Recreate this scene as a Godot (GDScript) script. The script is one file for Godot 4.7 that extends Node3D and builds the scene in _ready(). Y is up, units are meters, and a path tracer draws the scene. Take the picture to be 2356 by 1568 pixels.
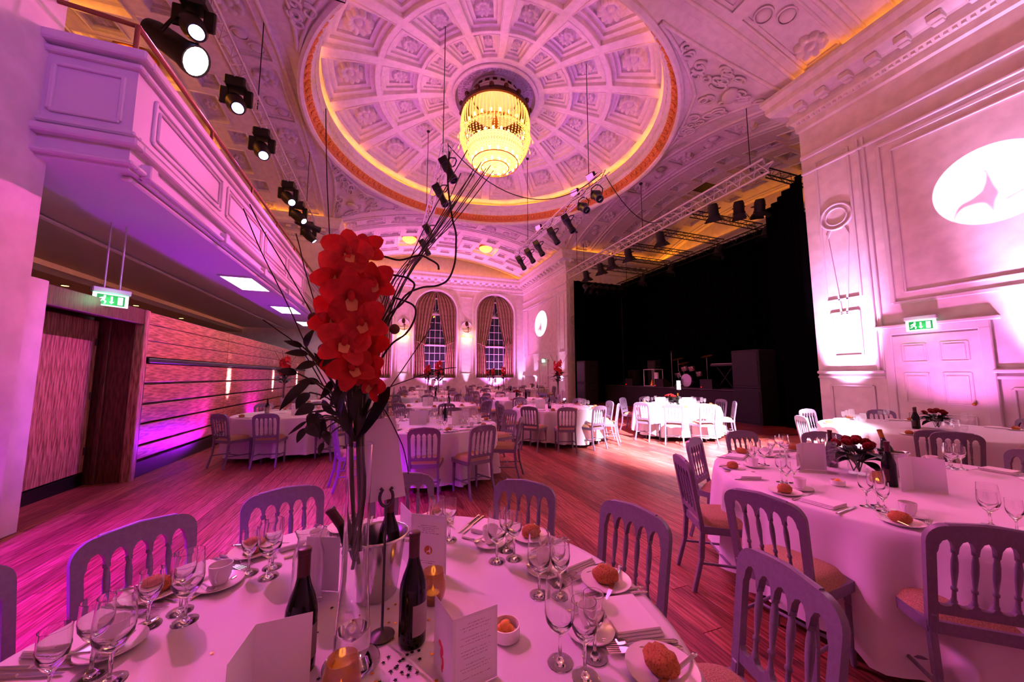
extends Node3D
# A domed assembly hall set for a banquet. x right, y up, -z down the hall; metres.

const CX := 3.55        # dome centre
const CZ := -11.9
const HALF := 6.3       # half width of the crossing
const BAY := 7.0        # depth of each of the four bays
const SPRING := 8.8     # springing of the vaults, top of the cornice
const APEX := 10.05
const VR := 16.5        # vault radius
const TOP := 0.75       # table height
const TT := 0.7516      # what stands on the cloth

var M := {}
var used := {}
var rng := RandomNumberGenerator.new()

# ------------------------------------------------------------------ mesh builder
class MB:
	var v := PackedVector3Array()
	var n := PackedVector3Array()
	var t := PackedVector2Array()
	func tri(a: Vector3, b: Vector3, c: Vector3, na: Vector3, nb: Vector3, nc: Vector3) -> void:
		var g := (b - a).cross(c - a)
		if g.dot(na + nb + nc) > 0.0:
			v.append(a); v.append(c); v.append(b)
			n.append(na); n.append(nc); n.append(nb)
		else:
			v.append(a); v.append(b); v.append(c)
			n.append(na); n.append(nb); n.append(nc)
	func quad(a: Vector3, b: Vector3, c: Vector3, d: Vector3, nn: Vector3) -> void:
		tri(a, b, c, nn, nn, nn); tri(a, c, d, nn, nn, nn)
	func quadn(a: Vector3, b: Vector3, c: Vector3, d: Vector3, na: Vector3, nb: Vector3, nc: Vector3, nd: Vector3) -> void:
		tri(a, b, c, na, nb, nc); tri(a, c, d, na, nc, nd)
	func face(a: Vector3, b: Vector3, c: Vector3, d: Vector3, away: Vector3) -> void:
		var g := (c - a).cross(d - b)
		if g.length() < 1e-9: return
		g = g.normalized()
		if g.dot((a + b + c + d) * 0.25 - away) < 0.0: g = -g
		quad(a, b, c, d, g)
	func box(c: Vector3, s: Vector3, bas := Basis(), bev := 0.0) -> void:
		var h := s * 0.5
		if bev <= 0.0:
			for ax in 3:
				for sg in [-1.0, 1.0]:
					var nn := Vector3.ZERO; nn[ax] = sg
					var u := Vector3.ZERO; u[(ax + 1) % 3] = h[(ax + 1) % 3]
					var w := Vector3.ZERO; w[(ax + 2) % 3] = h[(ax + 2) % 3]
					var o := nn * h[ax]
					quad(c + bas * (o + u + w), c + bas * (o - u + w), c + bas * (o - u - w), c + bas * (o + u - w), bas * nn)
			return
		var q := h - Vector3.ONE * bev
		for ax in 3:
			for sg in [-1.0, 1.0]:
				var nn := Vector3.ZERO; nn[ax] = sg
				var u := Vector3.ZERO; u[(ax + 1) % 3] = q[(ax + 1) % 3]
				var w := Vector3.ZERO; w[(ax + 2) % 3] = q[(ax + 2) % 3]
				var o := nn * h[ax]
				quad(c + bas * (o + u + w), c + bas * (o - u + w), c + bas * (o - u - w), c + bas * (o + u - w), bas * nn)
		for ax in 3:
			var a1 := (ax + 1) % 3
			var a2 := (ax + 2) % 3
			for s1 in [-1.0, 1.0]:
				for s2 in [-1.0, 1.0]:
					var e := Vector3.ZERO; e[ax] = q[ax]
					var p := Vector3.ZERO; p[a1] = s1 * h[a1]; p[a2] = s2 * q[a2]
					var r := Vector3.ZERO; r[a1] = s1 * q[a1]; r[a2] = s2 * h[a2]
					var nn := Vector3.ZERO; nn[a1] = s1; nn[a2] = s2
					quad(c + bas * (p + e), c + bas * (p - e), c + bas * (r - e), c + bas * (r + e), bas * nn.normalized())
		for sx in [-1.0, 1.0]:
			for sy in [-1.0, 1.0]:
				for sz in [-1.0, 1.0]:
					var k := Vector3(sx, sy, sz)
					var nn := bas * k.normalized()
					tri(c + bas * (Vector3(h.x, q.y, q.z) * k), c + bas * (Vector3(q.x, h.y, q.z) * k), c + bas * (Vector3(q.x, q.y, h.z) * k), nn, nn, nn)
	# a box between two points (a bar), width across w, height h
	func bar(a: Vector3, b: Vector3, w: float, h: float, up := Vector3.UP, bev := 0.0) -> void:
		var d := b - a
		var z := d.normalized()
		var x := up.cross(z)
		if x.length() < 0.01: x = Vector3.RIGHT.cross(z)
		x = x.normalized()
		box((a + b) * 0.5, Vector3(w, h, d.length()), Basis(x, z.cross(x), z), bev)
	# surface of revolution; prof = [Vector2(radius, height)], creased where the profile turns sharply
	func lathe(prof: Array, seg: int, xf := Transform3D(), a0 := 0.0, a1 := TAU) -> void:
		var m := prof.size()
		var nn := []
		for i in m - 1:
			var d: Vector2 = prof[i + 1] - prof[i]
			nn.append(Vector2(d.y, -d.x).normalized())
		for i in m - 1:
			var p: Vector2 = prof[i]
			var q: Vector2 = prof[i + 1]
			if p.distance_to(q) < 1e-6: continue
			var np: Vector2 = nn[i]
			var nq: Vector2 = nn[i]
			if i > 0 and nn[i - 1].dot(nn[i]) > 0.72: np = (nn[i - 1] + nn[i]).normalized()
			if i < m - 2 and nn[i + 1].dot(nn[i]) > 0.72: nq = (nn[i + 1] + nn[i]).normalized()
			for k in seg:
				var s0 := a0 + (a1 - a0) * k / seg
				var s1 := a0 + (a1 - a0) * (k + 1) / seg
				var c0 := Vector3(cos(s0), 0, sin(s0))
				var c1 := Vector3(cos(s1), 0, sin(s1))
				var A := xf * (c0 * p.x + Vector3(0, p.y, 0))
				var B := xf * (c1 * p.x + Vector3(0, p.y, 0))
				var C := xf * (c1 * q.x + Vector3(0, q.y, 0))
				var D := xf * (c0 * q.x + Vector3(0, q.y, 0))
				var nA := xf.basis * (c0 * np.x + Vector3(0, np.y, 0))
				var nB := xf.basis * (c1 * np.x + Vector3(0, np.y, 0))
				var nC := xf.basis * (c1 * nq.x + Vector3(0, nq.y, 0))
				var nD := xf.basis * (c0 * nq.x + Vector3(0, nq.y, 0))
				if p.x < 1e-5: tri(A, C, D, nA, nC, nD)
				elif q.x < 1e-5: tri(A, B, C, nA, nB, nC)
				else: quadn(A, B, C, D, nA, nB, nC, nD)
	func tube(pts: Array, rad, seg := 6, caps := true) -> void:
		var m := pts.size()
		if m < 2: return
		var x := Vector3.ZERO
		var prev := []
		var prevn := []
		for i in m:
			var p: Vector3 = pts[i]
			var d: Vector3 = (pts[mini(i + 1, m - 1)] - pts[maxi(i - 1, 0)])
			d = d.normalized()
			if x == Vector3.ZERO:
				x = d.cross(Vector3.UP)
				if x.length() < 0.1: x = d.cross(Vector3.RIGHT)
			x = (x - d * x.dot(d)).normalized()
			var y := d.cross(x)
			var r: float = rad[i] if rad is Array else rad
			var ring := []
			var rn := []
			for k in seg:
				var a := TAU * k / seg
				var e := x * cos(a) + y * sin(a)
				ring.append(p + e * r); rn.append(e)
			if i > 0:
				for k in seg:
					var k2 := (k + 1) % seg
					quadn(prev[k], prev[k2], ring[k2], ring[k], prevn[k], prevn[k2], rn[k2], rn[k])
			if caps and (i == 0 or i == m - 1):
				var dn := -d if i == 0 else d
				for k in seg: tri(p, ring[k], ring[(k + 1) % seg], dn, dn, dn)
			prev = ring; prevn = rn
	# a flat outline (x, y) extruded from z = 0 to z = depth
	func extrude(poly: PackedVector2Array, depth: float, xf := Transform3D(), smooth := false) -> void:
		var idx := Geometry2D.triangulate_polygon(poly)
		for i in range(0, idx.size(), 3):
			var a := poly[idx[i]]; var b := poly[idx[i + 1]]; var c := poly[idx[i + 2]]
			var n0 := xf.basis * Vector3(0, 0, -1)
			var n1 := xf.basis * Vector3(0, 0, 1)
			tri(xf * Vector3(a.x, a.y, 0), xf * Vector3(b.x, b.y, 0), xf * Vector3(c.x, c.y, 0), n0, n0, n0)
			tri(xf * Vector3(a.x, a.y, depth), xf * Vector3(b.x, b.y, depth), xf * Vector3(c.x, c.y, depth), n1, n1, n1)
		var area := 0.0
		var m := poly.size()
		for i in m: area += poly[i].cross(poly[(i + 1) % m])
		var sg := 1.0 if area > 0 else -1.0
		var en := []
		for i in m:
			var e := poly[(i + 1) % m] - poly[i]
			en.append(Vector2(e.y, -e.x).normalized() * sg)
		for i in m:
			var a := poly[i]; var b := poly[(i + 1) % m]
			var na: Vector2 = en[i]; var nb: Vector2 = en[i]
			if smooth:
				var pn: Vector2 = en[(i + m - 1) % m]; var qn: Vector2 = en[(i + 1) % m]
				if pn.dot(na) > 0.75: na = (pn + en[i]).normalized()
				if qn.dot(nb) > 0.75: nb = (qn + en[i]).normalized()
			var A := xf.basis * Vector3(na.x, na.y, 0); var B := xf.basis * Vector3(nb.x, nb.y, 0)
			quadn(xf * Vector3(a.x, a.y, 0), xf * Vector3(b.x, b.y, 0), xf * Vector3(b.x, b.y, depth), xf * Vector3(a.x, a.y, depth), A, B, B, A)
	# a grid of points [row][column] with smooth normals; out = a point the surface faces away from
	func sheet(g: Array, flip := false, wrap := false) -> void:
		var R := g.size()
		var Cn: int = g[0].size()
		var nn := []
		for i in R:
			var row := PackedVector3Array()
			for j in Cn:
				var du: Vector3 = g[mini(i + 1, R - 1)][j] - g[maxi(i - 1, 0)][j]
				var j0 := maxi(j - 1, 0); var j1 := mini(j + 1, Cn - 1)
				if wrap:
					if j == 0: j0 = Cn - 2
					if j == Cn - 1: j1 = 1
				var dv: Vector3 = g[i][j1] - g[i][j0]
				var q := du.cross(dv)
				if q.length() < 1e-11:
					# a pole: borrow the side of the row next to it
					var i2 := 1 if i == 0 else i - 1
					var i3 := mini(i2 + 1, R - 1); var i4 := maxi(i2 - 1, 0)
					q = (g[i3][j] - g[i4][j]).cross(g[i2][j1] - g[i2][j0])
				q = q.normalized()
				row.append(-q if flip else q)
			nn.append(row)
		for i in R - 1:
			for j in Cn - 1:
				quadn(g[i][j], g[i][j + 1], g[i + 1][j + 1], g[i + 1][j], nn[i][j], nn[i][j + 1], nn[i + 1][j + 1], nn[i + 1][j])
	func ball(c: Vector3, r: Vector3, rows := 6, cols := 10, bas := Basis()) -> void:
		for i in rows:
			for j in cols:
				var q := []
				var m := []
				for k in [[0, 0], [0, 1], [1, 1], [1, 0]]:
					var a: float = PI * (i + k[0]) / rows
					var b: float = TAU * (j + k[1]) / cols
					var e := Vector3(sin(a) * cos(b), cos(a), sin(a) * sin(b))
					q.append(c + bas * (e * r)); m.append((bas * (e / r)).normalized())
				if i == 0: tri(q[0], q[2], q[3], m[0], m[2], m[3])
				elif i == rows - 1: tri(q[0], q[1], q[2], m[0], m[1], m[2])
				else: quadn(q[0], q[1], q[2], q[3], m[0], m[1], m[2], m[3])
	func mesh() -> ArrayMesh:
		var arr := []
		arr.resize(Mesh.ARRAY_MAX)
		arr[Mesh.ARRAY_VERTEX] = v
		arr[Mesh.ARRAY_NORMAL] = n
		if t.size() == v.size(): arr[Mesh.ARRAY_TEX_UV] = t
		var am := ArrayMesh.new()
		am.add_surface_from_arrays(Mesh.PRIMITIVE_TRIANGLES, arr)
		return am

# ------------------------------------------------------------------ scene helpers
func numbered(called: String) -> String:
	if not used.has(called):
		used[called] = 0
		return called
	used[called] += 1
	return "%s_%03d" % [called, used[called]]

func tag(o: Node, label: String, category: String, group := "") -> void:
	o.set_meta("label", label); o.set_meta("category", category)
	if group != "": o.set_meta("group", group)

func thing(called: String, label: String, category: String, at := Vector3.ZERO, turn := 0.0, group := "") -> Node3D:
	var o := Node3D.new()
	o.name = numbered(called)
	add_child(o)
	o.position = at; o.rotation.y = turn
	tag(o, label, category, group)
	return o

func inst(m, material: Material) -> MeshInstance3D:
	var o := MeshInstance3D.new()
	o.mesh = m.mesh() if m is MB else m
	o.material_override = material
	o.cast_shadow = GeometryInstance3D.SHADOW_CASTING_SETTING_ON
	return o

func part(parent: Node, called: String, m, material: Material, xf := Transform3D(), label := "") -> MeshInstance3D:
	var o := inst(m, material)
	o.name = called
	o.transform = xf
	parent.add_child(o, true)
	if label != "": o.set_meta("label", label)
	return o

# a thing that is a single mesh
func solo(called: String, m, material: Material, label: String, category: String, xf := Transform3D(), group := "") -> MeshInstance3D:
	var o := inst(m, material)
	o.name = numbered(called)
	o.transform = xf
	add_child(o)
	tag(o, label, category, group)
	return o

func struct(called: String, m, material: Material, label := "", parent: Node = null) -> MeshInstance3D:
	var o := inst(m, material)
	if parent == null:
		o.name = numbered(called)
		add_child(o)
		o.set_meta("kind", "structure")
	else:
		o.name = called
		parent.add_child(o, true)
	if label != "": o.set_meta("label", label)
	return o

func structroot(called: String, label := "") -> Node3D:
	var o := Node3D.new()
	o.name = numbered(called)
	add_child(o)
	o.set_meta("kind", "structure")
	if label != "": o.set_meta("label", label)
	return o

func copy(src: Node3D, xf: Transform3D, label: String, group := "") -> Node3D:
	var o: Node3D = src.duplicate()
	var nm := String(src.name)
	var base := nm.substr(0, nm.length() - 4) if nm.length() > 4 and nm[nm.length() - 4] == "_" and nm.substr(nm.length() - 3).is_valid_int() else nm
	o.name = numbered(base)
	add_child(o)
	o.transform = xf
	if label != "": o.set_meta("label", label)
	if group != "": o.set_meta("group", group)
	return o

func T(p: Vector3, yaw := 0.0, s := Vector3.ONE) -> Transform3D:
	return Transform3D(Basis(Vector3.UP, yaw).scaled_local(s), p)

func aim(p: Vector3, target: Vector3) -> Transform3D:
	# -z looks at the target
	var d := (target - p).normalized()
	var up := Vector3.UP if absf(d.y) < 0.98 else Vector3.RIGHT
	return Transform3D(Basis.looking_at(d, up), p)

func noise_tex(freq: float, w := 256, h := 256, octaves := 4, ramp: Gradient = null, as_normal := false, sd := 1, strength := 4.0, kind := FastNoiseLite.TYPE_SIMPLEX_SMOOTH) -> NoiseTexture2D:
	var f := FastNoiseLite.new()
	f.noise_type = kind
	f.seed = sd; f.frequency = freq; f.fractal_octaves = octaves
	var nt := NoiseTexture2D.new()
	nt.width = w; nt.height = h; nt.seamless = true; nt.noise = f
	if ramp: nt.color_ramp = ramp
	nt.as_normal_map = as_normal
	nt.bump_strength = strength
	return nt

func grad(cols: Array, offs: Array) -> Gradient:
	var g := Gradient.new()
	g.colors = PackedColorArray(cols); g.offsets = PackedFloat32Array(offs)
	return g

func mat(key: String, c: Color, rough := 0.7, metal := 0.0) -> StandardMaterial3D:
	var m := StandardMaterial3D.new()
	m.resource_name = key
	m.albedo_color = c; m.roughness = rough; m.metallic = metal
	M[key] = m
	return m

func glow(key: String, c: Color, e: float) -> StandardMaterial3D:
	var m := mat(key, c, 0.4)
	m.emission_enabled = true; m.emission = c; m.emission_energy_multiplier = e
	return m

func make_materials() -> void:
	# plaster and paint
	var pl := mat("plaster", Color(0.86, 0.84, 0.83), 0.75)
	pl.uv1_triplanar = true; pl.uv1_world_triplanar = true; pl.uv1_scale = Vector3(0.8, 0.8, 0.8)
	pl.albedo_texture = noise_tex(0.02, 256, 256, 4, grad([Color(0.93, 0.93, 0.93), Color(1, 1, 1)], [0.2, 0.8]), false, 4)
	var wp := mat("wall_paint", Color(0.86, 0.83, 0.83), 0.42)
	wp.uv1_triplanar = true; wp.uv1_world_triplanar = true; wp.uv1_scale = Vector3(0.5, 0.5, 0.5)
	wp.albedo_texture = pl.albedo_texture
	mat("moulding", Color(0.82, 0.80, 0.82), 0.5)
	mat("ceiling_paint", Color(0.80, 0.79, 0.80), 0.6)
	mat("beige_ceiling", Color(0.78, 0.72, 0.6), 0.8)
	mat("relief", Color(0.80, 0.78, 0.78), 0.7)
	var gd := mat("gilding", Color(0.93, 0.62, 0.30), 0.5, 0.1)
	gd.uv1_triplanar = true; gd.uv1_scale = Vector3(3, 3, 3)
	gd.albedo_texture = noise_tex(0.06, 128, 128, 3, grad([Color(0.7, 0.6, 0.5), Color(1, 1, 1)], [0.25, 0.75]), false, 9)
	# wood
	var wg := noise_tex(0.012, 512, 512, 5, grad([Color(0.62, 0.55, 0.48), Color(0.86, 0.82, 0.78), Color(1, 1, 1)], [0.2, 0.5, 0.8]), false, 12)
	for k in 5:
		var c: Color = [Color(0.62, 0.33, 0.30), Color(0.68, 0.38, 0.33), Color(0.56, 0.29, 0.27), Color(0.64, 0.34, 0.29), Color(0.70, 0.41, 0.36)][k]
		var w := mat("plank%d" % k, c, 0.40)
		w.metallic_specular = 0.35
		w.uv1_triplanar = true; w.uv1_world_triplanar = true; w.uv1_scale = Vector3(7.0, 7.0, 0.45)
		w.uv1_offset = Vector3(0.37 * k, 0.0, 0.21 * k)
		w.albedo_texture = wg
	var dw := mat("dark_wood", Color(0.38, 0.21, 0.13), 0.5)
	dw.uv1_triplanar = true; dw.uv1_scale = Vector3(5, 0.6, 5); dw.albedo_texture = wg
	var pw := mat("panel_wood", Color(0.72, 0.5, 0.36), 0.38)
	pw.uv1_triplanar = true; pw.uv1_scale = Vector3(4, 4, 0.5); pw.albedo_texture = wg
	var dr := mat("door_wood", Color(0.70, 0.52, 0.44), 0.5)
	dr.uv1_triplanar = true; dr.uv1_scale = Vector3(5, 0.5, 5); dr.albedo_texture = wg
	mat("dark_void", Color(0.03, 0.025, 0.03), 0.9)
	mat("parquet0", Color(0.50, 0.24, 0.17), 0.3); mat("parquet1", Color(0.40, 0.18, 0.13), 0.32)
	for k in ["parquet0", "parquet1"]:
		M[k].uv1_triplanar = true; M[k].uv1_scale = Vector3(6, 6, 0.6); M[k].albedo_texture = wg
	# cloth
	var weave := noise_tex(0.25, 256, 256, 2, null, true, 3, 1.2)
	var cl := mat("table_linen", Color(0.85, 0.83, 0.84), 0.85)
	cl.uv1_triplanar = true; cl.uv1_scale = Vector3(5, 5, 5)
	cl.normal_enabled = true; cl.normal_texture = weave; cl.normal_scale = 0.25
	cl.rim_enabled = true; cl.rim = 0.2; cl.rim_tint = 0.5
	mat("napkin_linen", Color(0.90, 0.88, 0.88), 0.85)
	var cu := mat("seat_fabric", Color(0.72, 0.58, 0.44), 0.9)
	cu.uv1_triplanar = true; cu.uv1_scale = Vector3(9, 9, 9)
	cu.albedo_texture = noise_tex(0.12, 128, 128, 3, grad([Color(0.75, 0.72, 0.7), Color(1, 1, 1)], [0.3, 0.7]), false, 6)
	var ct := mat("curtain_fabric", Color(0.62, 0.52, 0.42), 0.9)
	ct.uv1_triplanar = true; ct.uv1_scale = Vector3(3, 0.3, 3)
	ct.albedo_texture = noise_tex(0.05, 256, 256, 3, grad([Color(0.7, 0.66, 0.64), Color(1, 1, 1)], [0.35, 0.65]), false, 8)
	mat("black_drape", Color(0.022, 0.018, 0.024), 1.0).metallic_specular = 0.0
	mat("stage_black", Color(0.05, 0.045, 0.05), 0.7)
	mat("stage_edge", Color(0.35, 0.34, 0.36), 0.4, 0.6)
	# chairs
	var cp := mat("chair_paint", Color(0.47, 0.42, 0.50), 0.40)
	cp.uv1_triplanar = true; cp.uv1_scale = Vector3(6, 6, 6)
	cp.albedo_texture = noise_tex(0.05, 128, 128, 3, grad([Color(0.95, 0.95, 0.95), Color(1, 1, 1)], [0.3, 0.6]), false, 16)
	# metal, glass, china
	mat("chrome", Color(0.78, 0.77, 0.78), 0.18, 1.0)
	mat("silver", Color(0.80, 0.78, 0.76), 0.16, 1.0)
	mat("dark_steel", Color(0.30, 0.28, 0.30), 0.35, 0.9)
	mat("truss_metal", Color(0.80, 0.78, 0.80), 0.45, 0.3)
	mat("black_metal", Color(0.03, 0.03, 0.035), 0.5, 0.2)
	mat("black_plastic", Color(0.03, 0.03, 0.035), 0.45)
	mat("bronze", Color(0.30, 0.19, 0.11), 0.4, 0.8)
	mat("brass", Color(0.66, 0.45, 0.22), 0.35, 0.9)
	mat("brass_rail", Color(0.50, 0.30, 0.20), 0.5, 0.3)
	var g := mat("clear_glass", Color(1, 1, 1, 0.02), 0.02)
	g.metallic_specular = 0.75
	g.transparency = BaseMaterial3D.TRANSPARENCY_ALPHA
	var gs := mat("solid_glass", Color(1, 1, 1, 0.0), 0.0)
	gs.transparency = BaseMaterial3D.TRANSPARENCY_ALPHA
	gs.refraction_enabled = true; gs.refraction_scale = 0.05
	var g2 := mat("window_glass", Color(0.55, 0.6, 0.7, 0.06), 0.02)
	g2.transparency = BaseMaterial3D.TRANSPARENCY_ALPHA
	var g3 := mat("amber_glass", Color(0.62, 0.40, 0.08, 0.5), 0.1)
	g3.transparency = BaseMaterial3D.TRANSPARENCY_ALPHA
	var g4 := mat("crystal", Color(1.0, 0.86, 0.6), 0.08)
	g4.emission_enabled = true; g4.emission = Color(1.0, 0.62, 0.30); g4.emission_energy_multiplier = 0.8
	var bg := mat("bottle_glass", Color(0.012, 0.014, 0.012), 0.07)
	bg.metallic_specular = 0.4
	mat("green_bottle", Color(0.05, 0.10, 0.03), 0.1)
	mat("bottle_foil", Color(0.26, 0.07, 0.08), 0.4, 0.2)
	mat("gold_foil", Color(0.62, 0.42, 0.12), 0.35, 0.6)
	mat("paper_label", Color(0.55, 0.50, 0.47), 0.8)
	mat("dark_label", Color(0.2, 0.05, 0.06), 0.7)
	mat("china", Color(0.92, 0.90, 0.88), 0.22)
	mat("card_white", Color(0.90, 0.89, 0.90), 0.7)
	mat("butter", Color(0.90, 0.62, 0.22), 0.5)
	mat("wax", Color(0.85, 0.75, 0.6), 0.6)
	mat("gold_confetti", Color(0.85, 0.55, 0.15), 0.2, 1.0)
	mat("black_confetti", Color(0.05, 0.04, 0.05), 0.3, 0.3)
	var br := mat("bread", Color(0.72, 0.46, 0.25), 0.85)
	br.uv1_triplanar = true; br.uv1_scale = Vector3(14, 14, 14)
	br.albedo_texture = noise_tex(0.08, 128, 128, 4, grad([Color(0.45, 0.30, 0.25), Color(0.92, 0.88, 0.82), Color(1.0, 1.0, 1.0)], [0.18, 0.36, 0.8]), false, 21)
	# plants
	var pt := mat("orchid_petal", Color(0.84, 0.15, 0.15), 0.55)
	pt.uv1_triplanar = true; pt.uv1_scale = Vector3(5, 5, 5)
	pt.albedo_texture = noise_tex(0.04, 128, 128, 3, grad([Color(0.86, 0.72, 0.72), Color(1, 1, 1)], [0.25, 0.7]), false, 31)
	pt.backlight_enabled = true; pt.backlight = Color(0.7, 0.10, 0.12)
	mat("orchid_lip", Color(0.85, 0.55, 0.35), 0.6)
	mat("dark_leaf", Color(0.035, 0.06, 0.035), 0.4)
	mat("stem_green", Color(0.22, 0.22, 0.10), 0.6)
	mat("twig", Color(0.14, 0.07, 0.06), 0.7)
	mat("rose_red", Color(0.55, 0.04, 0.03), 0.7)
	mat("thistle", Color(0.35, 0.22, 0.12), 0.9)
	# signs
	glow("sign_green", Color(0.02, 0.42, 0.18), 0.7)
	glow("sign_white", Color(0.80, 1.0, 0.90), 1.3)
	mat("sign_case", Color(0.7, 0.72, 0.74), 0.5)
	# lamps
	glow("amber_bowl_glow", Color(1.0, 0.62, 0.20), 3.2)
	glow("bulb_glow", Color(1.0, 0.74, 0.36), 9.0)
	glow("cove_glow", Color(1.0, 0.55, 0.14), 1.6)
	glow("lens_blue_glow", Color(0.62, 0.66, 1.0), 8.0)
	glow("lens_white_glow", Color(1.0, 0.98, 0.85), 8.0)
	glow("panel_white_glow", Color(0.97, 0.93, 1.0), 3.0)
	glow("led_red_glow", Color(1.0, 0.05, 0.05), 2.0)
	glow("led_pink_glow", Color(1.0, 0.5, 0.85), 6.0)
	glow("lens_soft_glow", Color(1.0, 0.5, 0.8), 0.6)
	glow("basket_glow", Color(1.0, 0.72, 0.40), 1.6)
	glow("candle_glow", Color(1.0, 0.55, 0.15), 1.0)
	glow("street_lamp_glow", Color(1.0, 0.6, 0.2), 3.0)
	mat("lens_dark", Color(0.05, 0.06, 0.09), 0.08)
	mat("night_stone", Color(0.20, 0.15, 0.11), 0.9)

# ------------------------------------------------------------------ floor
func build_floor() -> void:
	var fl := MB.new()
	fl.box(Vector3(3.5, -0.16, -11.9), Vector3(27.2, 0.24, 27.2))
	var root := struct("floor", fl, M["dark_wood"], "long oak boards of the hall floor")
	# boards of their own in the part of the floor nearest the camera; the rest in one mesh
	var w := 0.15
	var shapes := {}
	var cells := []
	var i := 0
	var x := -9.6
	while x < 16.8:
		var z := 1.3 - fposmod(float((i * 7919) % 100) * 0.021, 2.1)
		var j := 0
		while z > -25.1:
			var L := 2.1
			var z1 := maxf(z - L, -25.15)
			var mid := Vector3(x + w * 0.5, 0, (z + z1) * 0.5)
			cells.append([mid, z - z1, (i * 31 + j * 17 + (i * j) % 7) % 5, mid.distance_to(Vector3(0.3, 0, -1.5))])
			z = z1
			j += 1
		x += w
		i += 1
	cells.sort_custom(func(a, b): return a[3] < b[3])
	var rest := []
	for k in 5: rest.append(MB.new())
	var count := 0
	for c in cells:
		var ci: Vector3 = c[0]
		var in_view := ci.z < -0.2 and ci.x > -3.4 and ci.x < 9.7
		if in_view and count < 295 and is_equal_approx(c[1], 2.1):
			var key := "p"
			if not shapes.has(key):
				var b := MB.new()
				b.box(Vector3(0, -0.02, 0), Vector3(w - 0.003, 0.04, 2.097), Basis(), 0.0015)
				shapes[key] = b.mesh()
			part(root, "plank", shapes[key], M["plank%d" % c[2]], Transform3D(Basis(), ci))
			count += 1
		else:
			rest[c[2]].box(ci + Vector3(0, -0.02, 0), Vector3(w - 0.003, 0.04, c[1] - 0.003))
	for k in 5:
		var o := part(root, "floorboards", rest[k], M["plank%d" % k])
		o.set_meta("kind", "stuff")

func build_dance_floor() -> void:
	var t := thing("dance_floor", "dark red parquet dance floor of square panels before the stage", "dance floor", Vector3(9.4, 0, -11.2))
	var b := MB.new()
	b.box(Vector3(0, 0.012, 0), Vector3(0.985, 0.022, 0.985), Basis(), 0.004)
	var pm := b.mesh()
	var strip := MB.new()
	for i in 4: strip.box(Vector3(-0.3665 + 0.2443 * i, 0.0245, 0), Vector3(0.24, 0.003, 0.975))
	var sm := strip.mesh()
	for i in 3:
		for j in 10:
			var p := Vector3(-1.5 + i + 0.5, 0, -5 + j + 0.5)
			var k := (i + j) % 2
			var o := part(t, "panel", pm, M["parquet%d" % k], Transform3D(Basis(Vector3.UP, PI / 2 * k), p))
			part(o, "strip_board", sm, M["parquet%d" % (1 - k)])

# ------------------------------------------------------------------ walls
# frame of four bars lying on a plane: centre c, half width vector u, half height vector w
func frame_bars(mb: MB, c: Vector3, u: Vector3, w: Vector3, t := 0.05, d := 0.03) -> void:
	var nrm := u.cross(w).normalized()
	mb.bar(c - u - w, c + u - w, d, t, w.normalized(), 0.008)
	mb.bar(c - u + w, c + u + w, d, t, w.normalized(), 0.008)
	mb.bar(c - u - w, c - u + w, d, t, u.normalized(), 0.008)
	mb.bar(c + u - w, c + u + w, d, t, u.normalized(), 0.008)

func ring_bars(mb: MB, c: Vector3, u: Vector3, w: Vector3, r: float, t := 0.03, rx := 1.0) -> void:
	var pts := []
	for i in 29:
		var a := TAU * i / 28
		pts.append(c + u * cos(a) * r * rx + w * sin(a) * r)
	mb.tube(pts, t, 6, false)

const WINX := [-1.2, 3.2, 7.62]
const WW := 1.46      # half width of a window recess
const WSPR := 6.1     # springing of its arch
const FZ := -25.2     # far wall

func arch_pts(cx: float, hw: float, spr: float, n := 20) -> Array:
	var o := []
	for i in n + 1:
		var a := PI - PI * i / n
		o.append(Vector2(cx + hw * cos(a), spr + hw * sin(a)))
	return o

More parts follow.
